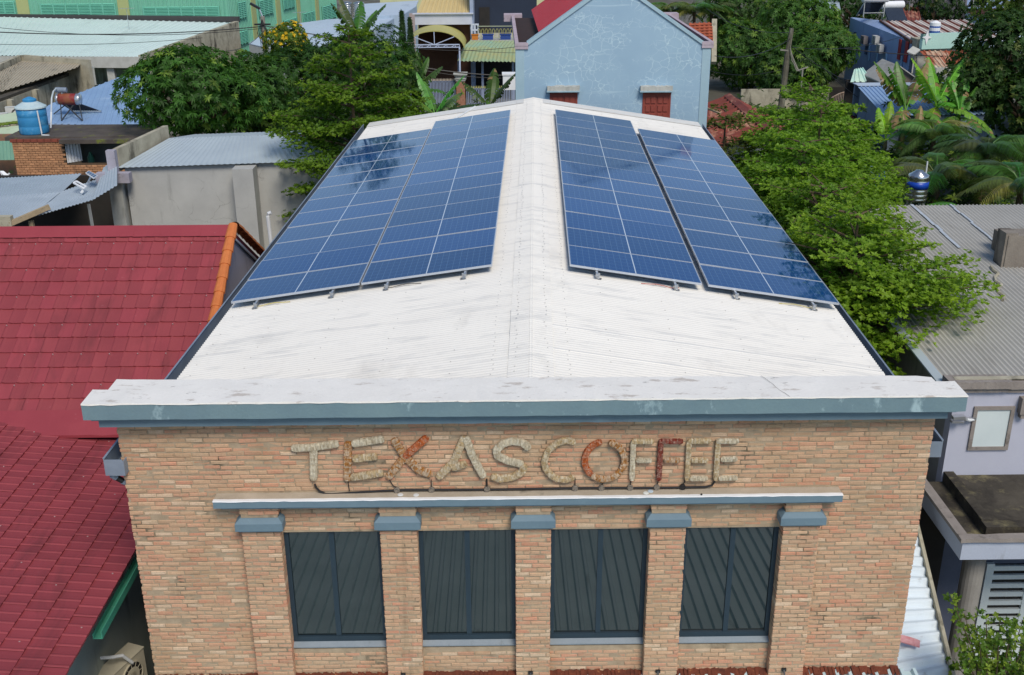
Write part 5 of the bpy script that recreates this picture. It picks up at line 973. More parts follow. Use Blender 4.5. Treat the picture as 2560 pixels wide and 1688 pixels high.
for s_, e in ((-1, l1), (1, r1_)):
    q = MB(); d = (V((pk.x, YB_, pk.z)) - V((e.x, YB_, ze))); up_ = V((-d.z, 0, d.x)).normalized() * (1 if d.x > 0 else -1); q.prism([V((e.x, YB_ - .05, ze)) + up_ * .01, V((pk.x, YB_ - .05, pk.z)) + up_ * .01, V((pk.x, YB_ - .05, pk.z)) + up_ * .12, V((e.x, YB_ - .05, ze)) + up_ * .12], (0, .32, 0)); part('gable_coping', q, m_bht, BH)
    q = MB(); a_ = V((e.x, YB_ + .28, ze + .04)).lerp(V((pk.x, YB_ + .28, pk.z + .05)), .13); b_ = V((pk.x, YB_ + .28, pk.z + .05)); q.corr(a_, V((a_.x, YE, a_.z)), V((b_.x, YE, b_.z)), b_, .25, .015, 4, shape='trap'); part('roof_slope', q, mat('red_sheet', srgb(168, 52, 62), srgb(152, 46, 56), 1, .6, rough=.5) if s_ < 0 else bpy.data.materials['red_sheet'], BH)
    gx0 = e.x + s_ * .02; gx1 = (l0.x - .06 if s_ < 0 else r0_.x + .06); x0, x1 = min(gx0, gx1), max(gx0, gx1)
    q = MB(); q.box(x0, x1, YB_ - .06, YE, ze - .12, ze - .02); q.box(gx1 - (.0 if s_ < 0 else .12), gx1 + (.12 if s_ < 0 else 0), YB_ + .06, YE, ze - .02, ze + .08); q.box(x0, x1, YB_ - .07, YB_ + .06, ze - .02, ze + .08); q.box(x0 - .3 * (s_ < 0), x1 + .3 * (s_ > 0), YE, YE + .6, ze - .15, ze + .12); GT = part('roof_gutter', q, mat('pinkish_concrete', srgb(186, 172, 182), srgb(160, 146, 154), 3, .8, srgb(100, 84, 84), 4, (.58, .75), rough=.9) if s_ < 0 else bpy.data.materials['pinkish_concrete'], BH)
    q = MB(); q.box(x0 + (.125 if s_ < 0 else -.5), x1 - (.125 if s_ > 0 else -.5), YB_ + .27, YE - .01, ze - .018, ze - .01); part('gutter_bed', q, mat('dark_bed', srgb(58, 40, 38), srgb(40, 30, 28), 3, .8, rough=.95) if s_ < 0 else bpy.data.materials['dark_bed'], GT)
    q = MB(); q.box(x0 + .02, x0 + .3 if s_ < 0 else x1 - .02, YB_ - .02, YB_ + .0, 0, ze - .13) if s_ < 0 else q.box(x1 - .34, x1 - .08, YB_ - .02, YB_, 0, ze - .13); part('corner_strip', q, m_bht, BH)
    q = MB(); xs = x0 + .2 if s_ < 0 else x1 - .3; q.box(xs - .05, xs + .05, YB_ + .2, YE, 0, ze - .12); part('side_wall', q, m_bh, BH)
m_shut = mat('red_brown_shutter', srgb(150, 74, 62), srgb(134, 62, 52), 4, .7, srgb(170, 106, 92), 6, (.62, .75), rough=.6)
for xa, xb, la, lb in ((1279, 1338, 1271, 1346), (1495, 1553, 1488, 1562)):
    a_, b_ = P(xa, 216, YB_), P(xb, 280, YB_); z0, z1 = b_.z - .1, a_.z; q = MB()
    q.box(a_.x - .03, a_.x + .03, YB_ - .03, YB_, z0, z1); q.box(b_.x - .03, b_.x + .03, YB_ - .03, YB_, z0, z1); q.box(a_.x + .03, b_.x - .03, YB_ - .03, YB_, z1 - .04, z1); WN = part('window', q, m_shut, BH)
    for k in range(2):
        x0 = a_.x + .032 + k * (b_.x - a_.x - .06) / 2; x1 = x0 + (b_.x - a_.x - .07) / 2; q = MB(); q.box(x0, x1, YB_ - .022, YB_ - .002, z0, z1 - .042)
        wd_ = (x1 - x0)
        for i in range(2):
            for j in range(4):
                zz0 = z1 - .1 - (j + 1) * .27 + .04; q.box(x0 + wd_ * (.1 + .44 * i), x0 + wd_ * (.1 + .44 * i) + wd_ * .36, YB_ - .05, YB_ - .0225, zz0, zz0 + .2)
        part('shutter', q, m_shut, WN)
    c0, c1 = P(la, 201, YB_ - .2), P(lb, 211, YB_ - .2); q = MB(); band(q, c0.x, c1.x, YB_ - .22, YB_, c1.z, c0.z + .0, 16, .008, .02); part('window_hood', q, m_gwhite, WN); q = MB(); q.box(c0.x - .02, c1.x + .02, YB_ - .24, YB_, c1.z - .04, c1.z - .001); part('hood_lip', q, m_bht, WN)

# ---- right-hand background
RU = thing('rusty_roof_shed', (8, 33, 0), 'low shed with rust red ribbed roof right of blue gable house', 'shed')
nr = N('rust_striped_sheet'); c = nr.mix(nr.ramp(nr.noise(1.2, 6, .7), .35, .65), srgb(132, 62, 50), srgb(104, 50, 42)); c = nr.mix(nr.ramp(nr.noise(2.0, 6, .7, (1, .3, 1)), .52, .66), c, srgb(186, 140, 116)); m_rs = nr.fin(c, .85)
zr_ = 5.0; A1, A2 = PZ(1694, 222, zr_), PZ(1790, 300, zr_); dA = (A2 - A1); lw = V((-dA.y, dA.x, 0)).normalized()
if lw.x > 0: lw = -lw
q = MB(); q.corr(A1, A2, A2 + lw * 3.2 + V((0, 0, -1.2)), A1 + lw * 3.2 + V((0, 0, -1.2)), .52, .09, 6); part('roof_slope', q, m_rs, RU); q = MB(); q.corr(A1, A2, A2 - lw * 2 + V((0, 0, -1.0)), A1 - lw * 2 + V((0, 0, -1.0)), .42, .05, 6); part('roof_slope', q, m_rs, RU)
q = MB(); q.prism([A1 + lw * .25 + V((0, 0, -.03)), A2 + lw * .25 + V((0, 0, -.03)), A2 + V((0, 0, .08)), A1 + V((0, 0, .08))], (0, 0, .03)); part('ridge_cap', q, m_rs, RU); q = MB(); b_ = A1 + lw * 3; c_ = A1 - lw * 1.9; part('wall', vwall(b_, c_, 0, zr_ - 1.2, .2), m_gwhite, RU)
q = MB(); q.bar(P(1643, 252, 30), P(1672, 264, 29), .06); lone('timber_pole', q, m_beam, P(1650, 262, 30), 'pale thin pole sticking out beside the blue gable house', 'pole')
OT = thing('clay_tile_roof_house', (7, 44, 0), 'old house with orange clay tile roof behind blue gable', 'house'); plO = (8, 44, P(1640, 97, 44).z, 0, .5)
m_clay = mat('old_clay_tile', srgb(176, 92, 62), srgb(140, 70, 50), 3, .9, srgb(100, 60, 46), 2, (.55, .7), rough=.9); q = MB()
a_, b_, c_, d_ = [PL(x, y, plO) for x, y in ((1600, 100), (1656, 99), (1654, 52), (1600, 54))]; q.corr(a_, b_, c_, d_, .22, .03, 6); ro_ = part('roof', q, m_clay, OT)
for k in range(7): t = k / 7; q = MB(); u0, u1 = a_.lerp(d_, t), b_.lerp(c_, t); q.prism([u0 + V((0, -.03, .03)), u1 + V((0, -.03, .03)), u1 + V((0, .03, .07)), u0 + V((0, .03, .07))], (0, 0, .02)); part('tile_course', q, m_clay, ro_)
part('wall', vwall(a_ + V((0, .4, 0)), b_ + V((0, .4, 0)), 0, a_.z, .2), m_gwhite, OT); q = MB(); q.bar(b_ + V((.1, 0, -1)), c_ + V((.1, 0, .1)), .25, .25); part('verge', q, m_old, OT)
P2 = thing('utility_pole', (0, 0, 0), 'old wooden utility pole before the mango trees', 'pole'); c = P(1828, 130, 50); P2.location = (c.x, 50, 0); q = MB(); q.tube([(c.x - .15, 50, 0), (c.x, 50, P(1828, 130, 50).z), (c.x + .12, 50, P(1838, 66, 50).z)], [.2, .17, .12], 9); part('post', q, mat('old_pole_wood', srgb(110, 106, 92), srgb(76, 72, 62), 4, .9, srgb(150, 148, 130), 3, (.55, .68), ZS), P2)
q = MB()
for k in range(6): q.tube([P(1835, 105 + 3 * k, 49.8), P(1838 + 4 * k, 140 + 6 * k, 49.7), P(1855 + rnd.uniform(-8, 4), 165, 49.6), P(1864, 160, 49.5)], .015, 4)
q.bar(P(1812, 116, 49.9), P(1832, 118, 49.9), .08); part('cable_bundle', q, m_conc, P2)
q = MB(); a_ = P(1864, 160, 49.5); q.tube([V((a_.x, 49.5, 0)), a_], .05, 6); q.bar(a_ + V((-.3, 0, -.1)), a_ + V((.3, 0, .1)), .06); lone('service_post', q, m_conc, (a_.x, 49.5, 0), 'thin grey service post right of the wooden pole', 'post')
wires('overhead_cable', P(1837, 106, 49.8), P(1997, 202, 52), .2, 'pale upper cable from the wooden pole to the blue shed', .02); wires('overhead_cable', P(1905, 150, 50.5), P(1992, 226, 54), .1, 'pale lower cable from the wooden pole to the arched gate', .02); wires('overhead_cable', P(1650, 165, 46), P(1825, 158, 50), .3, 'thin cables between blue gable house and wooden pole', .015); wires('overhead_cable', P(1960, 113, 56), P(2240, 132, 58), .1, 'black cable crossing the long blue house', .03)
# long blue house with rusty roof
LB = thing('long_blue_house', (22, 62, 0), 'long pale blue house with rust striped metal roof', 'house')
nn = P(2118, 97, 60); nf = P(1975, 41, 73); zlow, zhi = nn.z, nf.z; m_lb = mat('streaked_blue_wall', srgb(150, 172, 208), srgb(134, 156, 194), .6, .7, srgb(100, 116, 148), 1.6, (.56, .76), (1, 1, .12), rough=.88)
kx = P(2045, 49, 68); pA, pB, pC = V((nn.x, nn.y, 0)), V((kx.x, kx.y, 0)), V((nf.x, nf.y, 0))
q = MB(); nrm_ = V((.9, .4, 0)); q.prism([pA, V((pA.x, pA.y, zlow)), V((pB.x, pB.y, kx.z)), V((pC.x, pC.y, zhi)), pC], nrm_ * .3); part('side_wall', q, m_lb, LB)
nl_ = N('rust_band_roof'); wv_ = nl_.n('TexWave', wave_type='BANDS', bands_direction='X'); wv_.inputs['Scale'].default_value = .34; wv_.inputs['Distortion'].default_value = 2.2; wv_.inputs['Detail'].default_value = 4; wv_.inputs['Detail Scale'].default_value = 1.5; nl_.L(nl_.coord((1, .28, 1)), wv_.inputs['Vector']); c = nl_.mix(nl_.ramp(wv_.outputs['Fac'], .5, .72), srgb(206, 196, 186), srgb(120, 66, 52)); m_band = nl_.fin(c, .8)
r_a, r_b = V((pA.x, pA.y, zlow)), V((pB.x, pB.y, kx.z)); wv2 = V((1, .1, 0)) * 6.4
q = MB(); q.corr(r_a, r_a + wv2, r_b + wv2 * .98, r_b, .3, .03, 4, shape='trap'); part('roof', q, m_band, LB)
q = MB(); q.bar(r_a + V((-.05, 0, -.02)), r_b + V((-.05, 0, -.02)), .12, .2); part('verge', q, mat('rust_edge', srgb(100, 66, 56), srgb(70, 50, 44), 3, .9), LB)
Fp = lambda x, y: (lambda d: CAM + d * ((pA - CAM).dot(nlb) / d.dot(nlb)))(ray(x, y)); nlb = V((-(pC.y - pA.y), pC.x - pA.x, 0)).normalized(); nlb = -nlb if nlb.dot(CAM - pA) < 0 else nlb; dlb = (pC - pA).normalized()
for x, y, w_, h_ in ((1985, 94, .4, 1.2), (2013, 113, .4, .8), (2100, 118, .8, 1.3)):
    c = Fp(x, y); q = MB(); q.obox(c + nlb * .03, dlb * w_ / 2, nlb * .05, V((0, 0, h_ / 2))); o = part('window', q, mat('dark_blue_pane', srgb(70, 90, 120)), LB)
    if x == 2100:
        for s_ in (-1, 1): q = MB(); q.obox(c + nlb * .1 + dlb * s_ * .62, dlb * .2, nlb * .04, V((0, 0, .65))); part('shutter', q, mat('red_shutter', srgb(160, 60, 60)), o)
for i, (x, y) in enumerate(((2018, 92), (2045, 92), (2055, 112))):
    ac_unit(Fp(x, y) + nlb * .35 - V((0, 0, .3)), nlb.x, nlb.y, .75, .55, .3, ('dark rusted air conditioner unit, leftmost on the long blue wall', 'white air conditioner unit, upper one on the long blue wall', 'white air conditioner unit, lowest on the long blue wall')[i], 'air conditioner units', (.5, .5, .48) if i else (.2, .18, .18))
for x, y0, y1 in ((2023, 100, 140), (2041, 105, 150), (2062, 122, 160), (2098, 130, 160)): q = MB(); q.bar(Fp(x, y0) + nlb * .08, Fp(x - 3, y1) + nlb * .08, .12); part('drain_pipe', q, mat('pale_drain', srgb(150, 186, 214)) if x == 2023 else bpy.data.materials['pale_drain'], LB)
q = MB(); a_ = P(2119, 88, 59.5); b_ = P(2140, 112, 59); q.box(nn.x + .02, nn.x + 1.0, 59.2, 60.4, zlow - 1.1, zlow + .25); part('end_block', q, m_old, LB)
m_mnt = mat('mint_parapet', srgb(178, 214, 204), srgb(164, 202, 192), 1, .6, srgb(140, 170, 160), 1.5, (.6, .75), ZS); a_, b_ = P(2140, 115, 58.6), P(2258, 117, 59.4); zp0, zp1 = a_.z, P(2140, 92, 58.6).z; part('parapet', vwall(a_, b_, zp0, zp0 + .95, .3), m_mnt, LB); part('parapet', vwall(a_, a_.lerp(b_, .12), zp0 + .95, zp1, .3), m_mnt, LB); part('front_wall', vwall(a_ + V((0, .5, 0)), b_ + V((0, .5, 0)), 0, zp0, .3), m_gwhite, LB)
q = MB(); c = onw = a_.lerp(b_, .07) + V((0, -.06, .75)); q.prism([c + V((0, 0, .45)), c + V((.1, 0, .08)), c + V((.3, 0, 0)), c + V((.1, 0, -.08)), c + V((0, 0, -.45)), c + V((-.1, 0, -.08)), c + V((-.3, 0, 0)), c + V((-.1, 0, .08))], (0, .05, 0)); part('star_relief', q, m_whitep, LB)
plw = (a_.x, 58.4, zp0 - .05, 0, .33); q = MB(); ww = [PL(x, y, plw) for x, y in ((2174, 156), (2250, 155), (2250, 117), (2136, 118))]; q.corr(*ww, .3, .03, 4, shape='trap'); part('awning', q, mat('awning_rust_stripe', srgb(210, 206, 180), srgb(168, 96, 66), .55, 1., srgb(150, 76, 50), .5, (.5, .56), (1, .2, .2)), LB)
q = MB(); q.bar(ww[0] + V((0, -.05, -.25)), ww[1] + V((0, -.05, -.25)), .06, .45); part('awning_fascia', q, m_gwhite, LB); q = MB(); c = P(2120, 120, 57.5); q.prism([P(2106, 122, 58), P(2120, 110, 59), P(2137, 118, 58.6), P(2122, 130, 57.6)], (0, 0, .08)); part('awning_end', q, m_gwhite, LB)
for x in (ww[0].x, ww[1].x - .4): q = MB(); q.bar((x, ww[0].y + .1, 0), (x, ww[0].y + .1, ww[0].z - .3), .15); part('awning_post', q, m_gut, LB)
part('dark_porch', vwall(V((nn.x + .4, 59.4, 0)), V((nn.x + 7, 60.2, 0)), 0, zp0 - .1, .2), m_dark, LB)
TB = thing('water_tank', P(2167, 90, 60.5), 'white water tank with blue bands on the rust striped roof', 'water tank'); a_, b_ = P(2156, 88, 60.5), P(2180, 88, 60.5); c = (a_ + b_) / 2; R_ = (b_.x - a_.x) / 2
for k, (z0, z1, mm) in enumerate(((-.4, 0, m_alu), (0, .2, m_whitep), (.2, .45, None), (.45, .65, m_whitep), (.65, .75, None), (.75, .95, m_whitep))): q = MB(); q.lathe(c, [(R_ * (1 if k else .5), z0), (R_ * (1 if k else .5), z1)] + ([(R_ * .3, 1.08)] if k == 5 else []), 18); part('tank_band' if k else 'tank_stand', q, mm or mat('tank_blue_band', (.02, .1, .4), rough=.35), TB)
q = MB()
for k in range(9):
    x = 2180 + 10 * k; c = P(x, 92 + (k % 2) * 3, 59.8 + .3 * (k % 3)); q.bar(c + V((0, 0, -.4)), c + V((0, 0, .1)), .06); q.bar(c + V((0, 0, .1)), c + V((.55, 0, .12)), .05)
lone('plant_racks', q, m_black, P(2215, 100, 60), 'row of thin dark racks on the rust striped roof edge', 'rack')
def heater(base, ang, L, lab, sg):
    T = thing('solar_water_heater', base, lab, 'water heater', 'white solar water heaters'); b = V(base); u = V((math.cos(ang), math.sin(ang), 0)); f = V((u.y, -u.x, 0)) * sg; q = MB(); q.lathe(b - u * L / 2 + V((0, 0, 1.3)), [(.26, 0), (.28, .03), (.28, L - .03), (.26, L)], 18, u); part('barrel', q, m_whitep, T, True); q = MB()
    for s_ in (-.4, .4): q.bar(b + u * s_ * L, b + u * s_ * L + V((0, 0, 1.1)), .06); q.bar(b + u * s_ * L + f * 1.2, b + u * s_ * L + V((0, 0, 1.1)), .06)
    q.bar(b - u * .4 * L + V((0, 0, .3)), b + u * .4 * L + V((0, 0, .3)), .05); part('stand', q, m_alu, T); q = MB(); q.prism([b - u * .42 * L + V((0, 0, 1.1)) + f * .1, b + u * .42 * L + V((0, 0, 1.1)) + f * .1, b + u * .42 * L + f * 1.2 + V((0, 0, .1)), b - u * .42 * L + f * 1.2 + V((0, 0, .1))], (0, 0, .06)); part('collector', q, mat('collector_dark', (.03, .04, .06), rough=.2), T)
heater(P(2028, 40, 69), .1, 1.9, 'white solar water heater on a tall stand above long blue house', -1); heater(P(2277, 22, 92), 0, 1.9, 'white solar water heater on the dark red far roof', -1)
heater(P(2068, 44, 72) - V((0, 0, .3)), .2, 1.8, 'low solar water heater right of the tall stand', 1)
RB = thing('rust_roof_house', (24, 82, 0), 'house with plain rust coloured roof behind long blue house', 'house'); plR = (26, 76, P(2110, 46, 76).z, 0, .12); q = ribbed(plR, [(2070, 48), (2140, 48), (2133, 14), (2076, 16)], .3, .03); part('roof', q, m_rs, RB); part('wall', vwall(PL(2070, 48, plR), PL(2140, 48, plR), 0, P(2110, 46, 76).z - .1, .3), m_gwhite, RB); a_ = PL(2076, 16, plR); part('rear_wall', vwall(a_, a_ + V((6, 0, 0)), 0, a_.z + 3, .3), mat('slatted_grey', srgb(150, 150, 160), srgb(60, 56, 60), 1.5, 1., None, rough=.9), RB)
FH = thing('far_white_house', (32, 86, 0), 'far whitewashed house with dark red roof at upper right', 'house'); a_, b_ = P(2224, 22, 92), P(2300, 48, 82); m_fw = mat('streaked_white', srgb(190, 204, 222), srgb(170, 186, 208), .7, .8, srgb(120, 136, 160), 1.4, (.55, .75), (1, 1, .12)); q = MB(); q.prism([V((a_.x, a_.y, 0)), V((a_.x, a_.y, a_.z)), V((b_.x, b_.y, b_.z)), V((b_.x, b_.y, 0))], (.3, .1, 0)); part('wall', q, m_fw, FH)
q = MB(); q.corr(V((b_.x, b_.y, b_.z + .05)), V((b_.x + 9, b_.y + 1, b_.z + .05)), V((a_.x + 9, a_.y + 1, a_.z + .05)), V((a_.x, a_.y, a_.z + .05)), .3, .03, 4, shape='trap'); part('roof', q, mat('dark_red_sheet', srgb(104, 44, 42), srgb(90, 38, 38), 1, .6), FH); part('front_wall', vwall(b_, b_ + V((9, 1, 0)), 0, b_.z, .3), m_fw, FH)
q = MB(); a_ = P(2290, 0, 104); q.box(a_.x - 3, a_.x + 6, 104, 104.4, 0, a_.z + 4); lone('far_blue_wall', q, m_lb, (a_.x, 104, 0), 'blue wall far behind the dark red roof', 'wall')
q = MB(); a_ = P(1998, 6, 96); q = slab([P(1990, 22, 90), P(2075, 22, 90), P(2072, -2, 100), P(1994, -2, 100)], .15); a_ = P(1868, 12, 84)
q = MB(); q.prism([P(1866, 22, 80), P(1952, 22, 80), P(1948, 0, 92), P(1870, 0, 92)], (0, 0, -.12)); lone('far_grey_roof', q, m_bgroof, P(1905, 18, 82), 'grey roof showing far behind the mango trees', 'roof')
# small gable, mint roof, blue shed, red roof, arched gate
SG = thing('grey_gable_hut', (21, 56, 0), 'grey plaster hut with low gable behind the banana plants', 'hut'); a_, b_, k_ = P(2040, 192, 55), P(2140, 192, 55), P(2088, 155, 55); q = MB(); q.prism([V((a_.x, 55, 0)), V((b_.x, 55, 0)), V((b_.x, 55, a_.z)), V((k_.x, 55, k_.z)), V((a_.x, 55, a_.z))], (0, 3, 0)); part('wall', q, mat('brown_grey_plaster', srgb(126, 114, 104), srgb(104, 94, 86), 1, .8, rough=.95), SG)
for e in (a_, b_): q = MB(); q.prism([V((e.x, 54.8, e.z)), V((k_.x, 54.8, k_.z)), V((k_.x, 58.1, k_.z)), V((e.x, 58.1, e.z))], (0, 0, .07)); part('roof_slope', q, m_grey, SG)
MR = thing('mint_roof_hut', (18, 58, 0), 'hut with mint and turquoise sheet roof beside the mango tree', 'hut'); plM = (18, 57, P(2000, 190, 57).z, 0, .5); q = ribbed(plM, [(1975, 190), (2028, 190), (2004, 157), (1984, 160)], .25, .03); part('roof', q, mat('mint_sheet', srgb(170, 214, 206), srgb(206, 220, 196), .8, .9), MR); a_, b_ = PL(1975, 190, plM), PL(2028, 190, plM); part('wall', vwall(a_ + V((0, .8, 0)), b_ + V((0, .8, 0)), 0, a_.z, .2), m_dark, MR)
BS = thing('blue_shed', (17, 52, 0), 'grey blue shed with steep pale blue roof behind the banana leaves', 'shed'); zt_ = P(1998, 195, 55).z; e0 = PZ(1998, 204, zt_); fx = PZ(1998, 312, 0); m_bsw = mat('grey_blue_plaster', srgb(128, 144, 166), srgb(110, 126, 148), 1.2, .8, srgb(86, 96, 110), 1.6, (.55, .75), ZS)
zl_ = 1.9; e1_ = PZ(2060, 270, zl_); q = MB(); q.prism([V((e0.x, e0.y, 0)), V((e0.x, e0.y, zt_)), V((e1_.x, e1_.y, zl_)), V((e1_.x, e1_.y, 0))], (.2, .05, 0)); part('side_wall', q, m_bsw, BS)
q = MB(); q.corr(V((e1_.x - .15, e1_.y, zl_ + .04)), V((e1_.x + 7, e1_.y + .3, zl_ + .04)), V((e0.x + 7, e0.y + .3, zt_ + .08)), V((e0.x - .15, e0.y, zt_ + .08)), .25, .025, 4, shape='trap'); part('roof', q, m_bm, BS); q = MB(); q.box(e0.x - .2, e0.x + 7, e0.y, e0.y + .9, zt_ + .1, zt_ + .16); part('ridge_flashing', q, m_pb, BS); part('front_wall', vwall(e1_ + V((0, .2, 0)), e1_ + V((7, .4, 0)), 0, zl_ - .05, .2), m_bsw, BS); part('rear_wall', vwall(e0 + V((0, 1, 0)), e0 + V((7, 1, 0)), 0, zt_, .2), m_bsw, BS)
SR = thing('red_awning', PZ(1980, 290, 0), 'small red sheet awning leaning left of the blue shed', 'awning'); plS = (15.5, 53, P(1985, 262, 53).z, -.2, .45); q = ribbed(plS, [(1976, 302), (1996, 288), (1997, 250), (1961, 272)], .25, .03); part('sheet', q, bpy.data.materials['red_sheet'], SR); c = PL(1980, 290, plS); q = MB(); q.bar((c.x, c.y, 0), c, .1); part('post', q, m_old, SR)
GA = thing('arched_gate', PZ(1966, 252, 0), 'pale rusted arched bar gate left of the blue shed', 'gate'); YQ = GA.location.y; m_gt = mat('pale_rust_bars', srgb(190, 176, 160), srgb(150, 120, 100), 4, .9); a_, b_ = P(1928, 250, YQ), P(1998, 250, YQ); zA = P(1966, 214, YQ).z; zS = P(1930, 228, YQ).z; q = MB(); q.tube([V((a_.x + (b_.x - a_.x) * t, YQ, zS + (zA - zS) * math.sin(math.pi * t))) for t in [k / 14 for k in range(15)]], .05, 5); q.bar((a_.x, YQ, zS - .3), (b_.x, YQ, zS - .3), .07); q.bar((a_.x, YQ, .2), (b_.x, YQ, .2), .07); part('frame', q, m_gt, GA)
for k in range(19): t = (k + .5) / 19; x = a_.x + (b_.x - a_.x) * t; q = MB(); q.bar((x, YQ, .1), (x, YQ, zS + (zA - zS) * math.sin(math.pi * t)), .045); part('bar', q, m_gt, GA)
q = MB(); q.box(a_.x - 3, b_.x + 3, YQ + 2.5, YQ + 2.7, 0, zS + .3); lone('yard_back_wall', q, m_dark, (a_.x, YQ + 2.6, 0), 'wall coloured dark as shade behind the arched gate', 'wall'); q = MB(); q.box(a_.x - 6, a_.x - .2, YQ - .1, YQ + .1, 0, 1.3); lone('yard_wall', q, m_old, (a_.x - 3, YQ, 0), 'low mouldy yard wall left of the arched gate', 'wall')  # wall behind the gate is coloured near-black to stand in for shade
# steel tanks in the palm garden
c0, c1 = P(2102, 466, 31), P(2150, 466, 31); c = (c0 + c1) / 2; R_ = (c1.x - c0.x) / 2; T = thing('water_tank', V((c.x, 31, 0)), 'ribbed stainless water tank with blue band by the palms', 'water tank'); m_ss = mat('bright_steel', (.6, .6, .6), (.42, .43, .44), 2, .8, rough=.2, metal=.95); H_ = P(2125, 405, 31).z - c.z
pr = []
for k in range(6): pr += [(R_, H_ * k / 6), (R_, H_ * (k + .7) / 6), (R_ * .96, H_ * (k + .85) / 6)]
q = MB(); q.lathe(c, [(R_ * .96, 0)] + pr + [(R_ * .95, H_), (R_ * .4, H_ * 1.12), (R_ * .35, H_ * 1.16)], 24); part('body', q, m_ss, T, True); q = MB(); q.lathe(c, [(R_ * 1.012, H_ * .5), (R_ * 1.012, H_ * .76)], 24); part('blue_band', q, mat('label_blue', (.01, .06, .42), rough=.35), T, True)
q = MB()
for k in range(4): an = k * 1.57 + .7; q.bar(V((c.x + R_ * .8 * math.cos(an), 31 + R_ * .8 * math.sin(an), 0)), c + V((R_ * .8 * math.cos(an), R_ * .8 * math.sin(an), 0)), .08)
part('stand', q, m_alu, T); q = MB(); a_ = P(2154, 375, 31); q.tube([V((a_.x, 31, 0)), a_], .035, 6); lone('white_pipe', q, m_pvc, (a_.x, 31, 0), 'upright white pipe beside the blue banded tank', 'pipe')
c = P(2042, 412, 30); T = thing('water_tank', V((c.x, 30, 0)), 'lying steel tank with blue rim half hidden by foliage', 'water tank'); q = MB(); q.lathe(c, [(.30, 0), (.36, .05), (.36, .95), (.3, 1.0)], 22, V((-.55, .85, 0))); part('body', q, m_ss, T, True); q = MB(); q.lathe(c, [(.362, .0), (.372, .03), (.372, .1), (.362, .12)], 22, V((-.55, .85, 0))); part('rim', q, bpy.data.materials['label_blue'], T); q = MB(); q.bar((c.x, 30.2, 0), (c.x, 30.2, c.z - .3), .1); part('stand', q, m_alu, T)

for i, (a_, b_, sg, lab) in enumerate(((P(1838, 75, 50), P(1640, 20, 62), .5, 'upper thin cable leaving the wooden pole to the left'), (P(1836, 90, 50), P(1660, 130, 40), .4, 'cable sagging from the wooden pole behind the blue gable'), (P(1840, 110, 50), P(2110, 80, 60), .4, 'cable from the wooden pole to the long blue house'), (P(612, 66, 58), P(-40, 60, 62), .5, 'highest cable crossing before the green warehouse'), (P(614, 70, 58), P(470, 110, 40), .6, 'drop cable from lamp pole into the mango crown'), (P(960, 112, 60), P(1205, 108, 62), .2, 'thin cable before the arched canopy truss'), (P(965, 160, 58), P(1205, 182, 58), .18, 'second bundled cable before the gate pillar'))):
    wires('overhead_cable', a_, b_, sg, lab, .018)
def antenna(p, h, lab):
    T = thing('roof_antenna', p, lab, 'antenna', 'roof antennas'); q = MB(); q.tube([p, p + V((0, 0, h))], .02, 5); part('mast', q, m_alu, T); q = MB(); q.bar(p + V((-.5, 0, h)), p + V((.5, .2, h)), .025)
    for k in range(6): c = p + V((-.45 + .18 * k, .07 * k - .18, h)); q.bar(c + V((-.05, -.28, 0)), c + V((.05, .28, 0)), .015)
    part('elements', q, m_alu, T)
antenna(PL(300, 70, plW), 1.6, 'thin roof antenna on the mint white hall'); antenna(PL(700, 75, plK), 1.5, 'thin roof antenna on the pale workshop roof'); antenna(PL(2110, 30, plR), 1.4, 'thin roof antenna on the plain rust roof')
# ================================================================== trees and plants
import numpy as np
npr = np.random.default_rng(11)
def leaf_mat(name, trans=.42, rough=.55):
    n = N(name); c = n.attr('tint'); n.fin(c, rough, 0, .35)
    tr = n.n('BsdfTranslucent'); n.L(n.mix(1., c, (1.25, 1.3, .55), 'MULTIPLY'), tr.inputs['Color']); mx = n.n('MixShader'); mx.inputs[0].default_value = trans
    out = n.t.nodes['Material Output']; n.L(n.b.outputs[0], mx.inputs[1]); n.L(tr.outputs[0], mx.inputs[2]); n.L(mx.outputs[0], out.inputs['Surface']); return n.m
m_leaf = leaf_mat('leaf_green'); m_bark = mat('bark', srgb(104, 88, 68), srgb(78, 66, 52), 5, .9, rough=.95, bump=.5, bs=30)
def unit(a): return a / (np.linalg.norm(a, axis=-1, keepdims=True) + 1e-9)
def leaves_mesh(name, pos, d, up, L, Wd, tint, droop=.15):
    # every leaf a folded diamond: base, two sides, tip
    n = len(pos); d = unit(d); s = unit(np.cross(d, up)); nn = np.cross(s, d); L = np.asarray(L).reshape(-1, 1) * np.ones((n, 1)); Wd = np.asarray(Wd).reshape(-1, 1) * np.ones((n, 1))
    v = np.empty((n, 4, 3)); v[:, 0] = pos; mid = pos + d * L * .45; v[:, 1] = mid - s * Wd / 2 + nn * Wd * .12; v[:, 3] = mid + s * Wd / 2 + nn * Wd * .12; v[:, 2] = pos + d * L; v[:, 2, 2] -= droop * L[:, 0]
    me = bpy.data.meshes.new(name); me.vertices.add(4 * n); me.vertices.foreach_set('co', v.reshape(-1)); me.loops.add(4 * n); me.loops.foreach_set('vertex_index', np.arange(4 * n)); me.polygons.add(n); me.polygons.foreach_set('loop_start', np.arange(n) * 4)
    at = me.attributes.new('tint', 'FLOAT_COLOR', 'FACE'); col = np.ones((n, 4)); col[:, :3] = tint; at.data.foreach_set('color', col.reshape(-1)); me.materials.append(m_leaf); me.update(calc_edges=True); me.validate(); return me
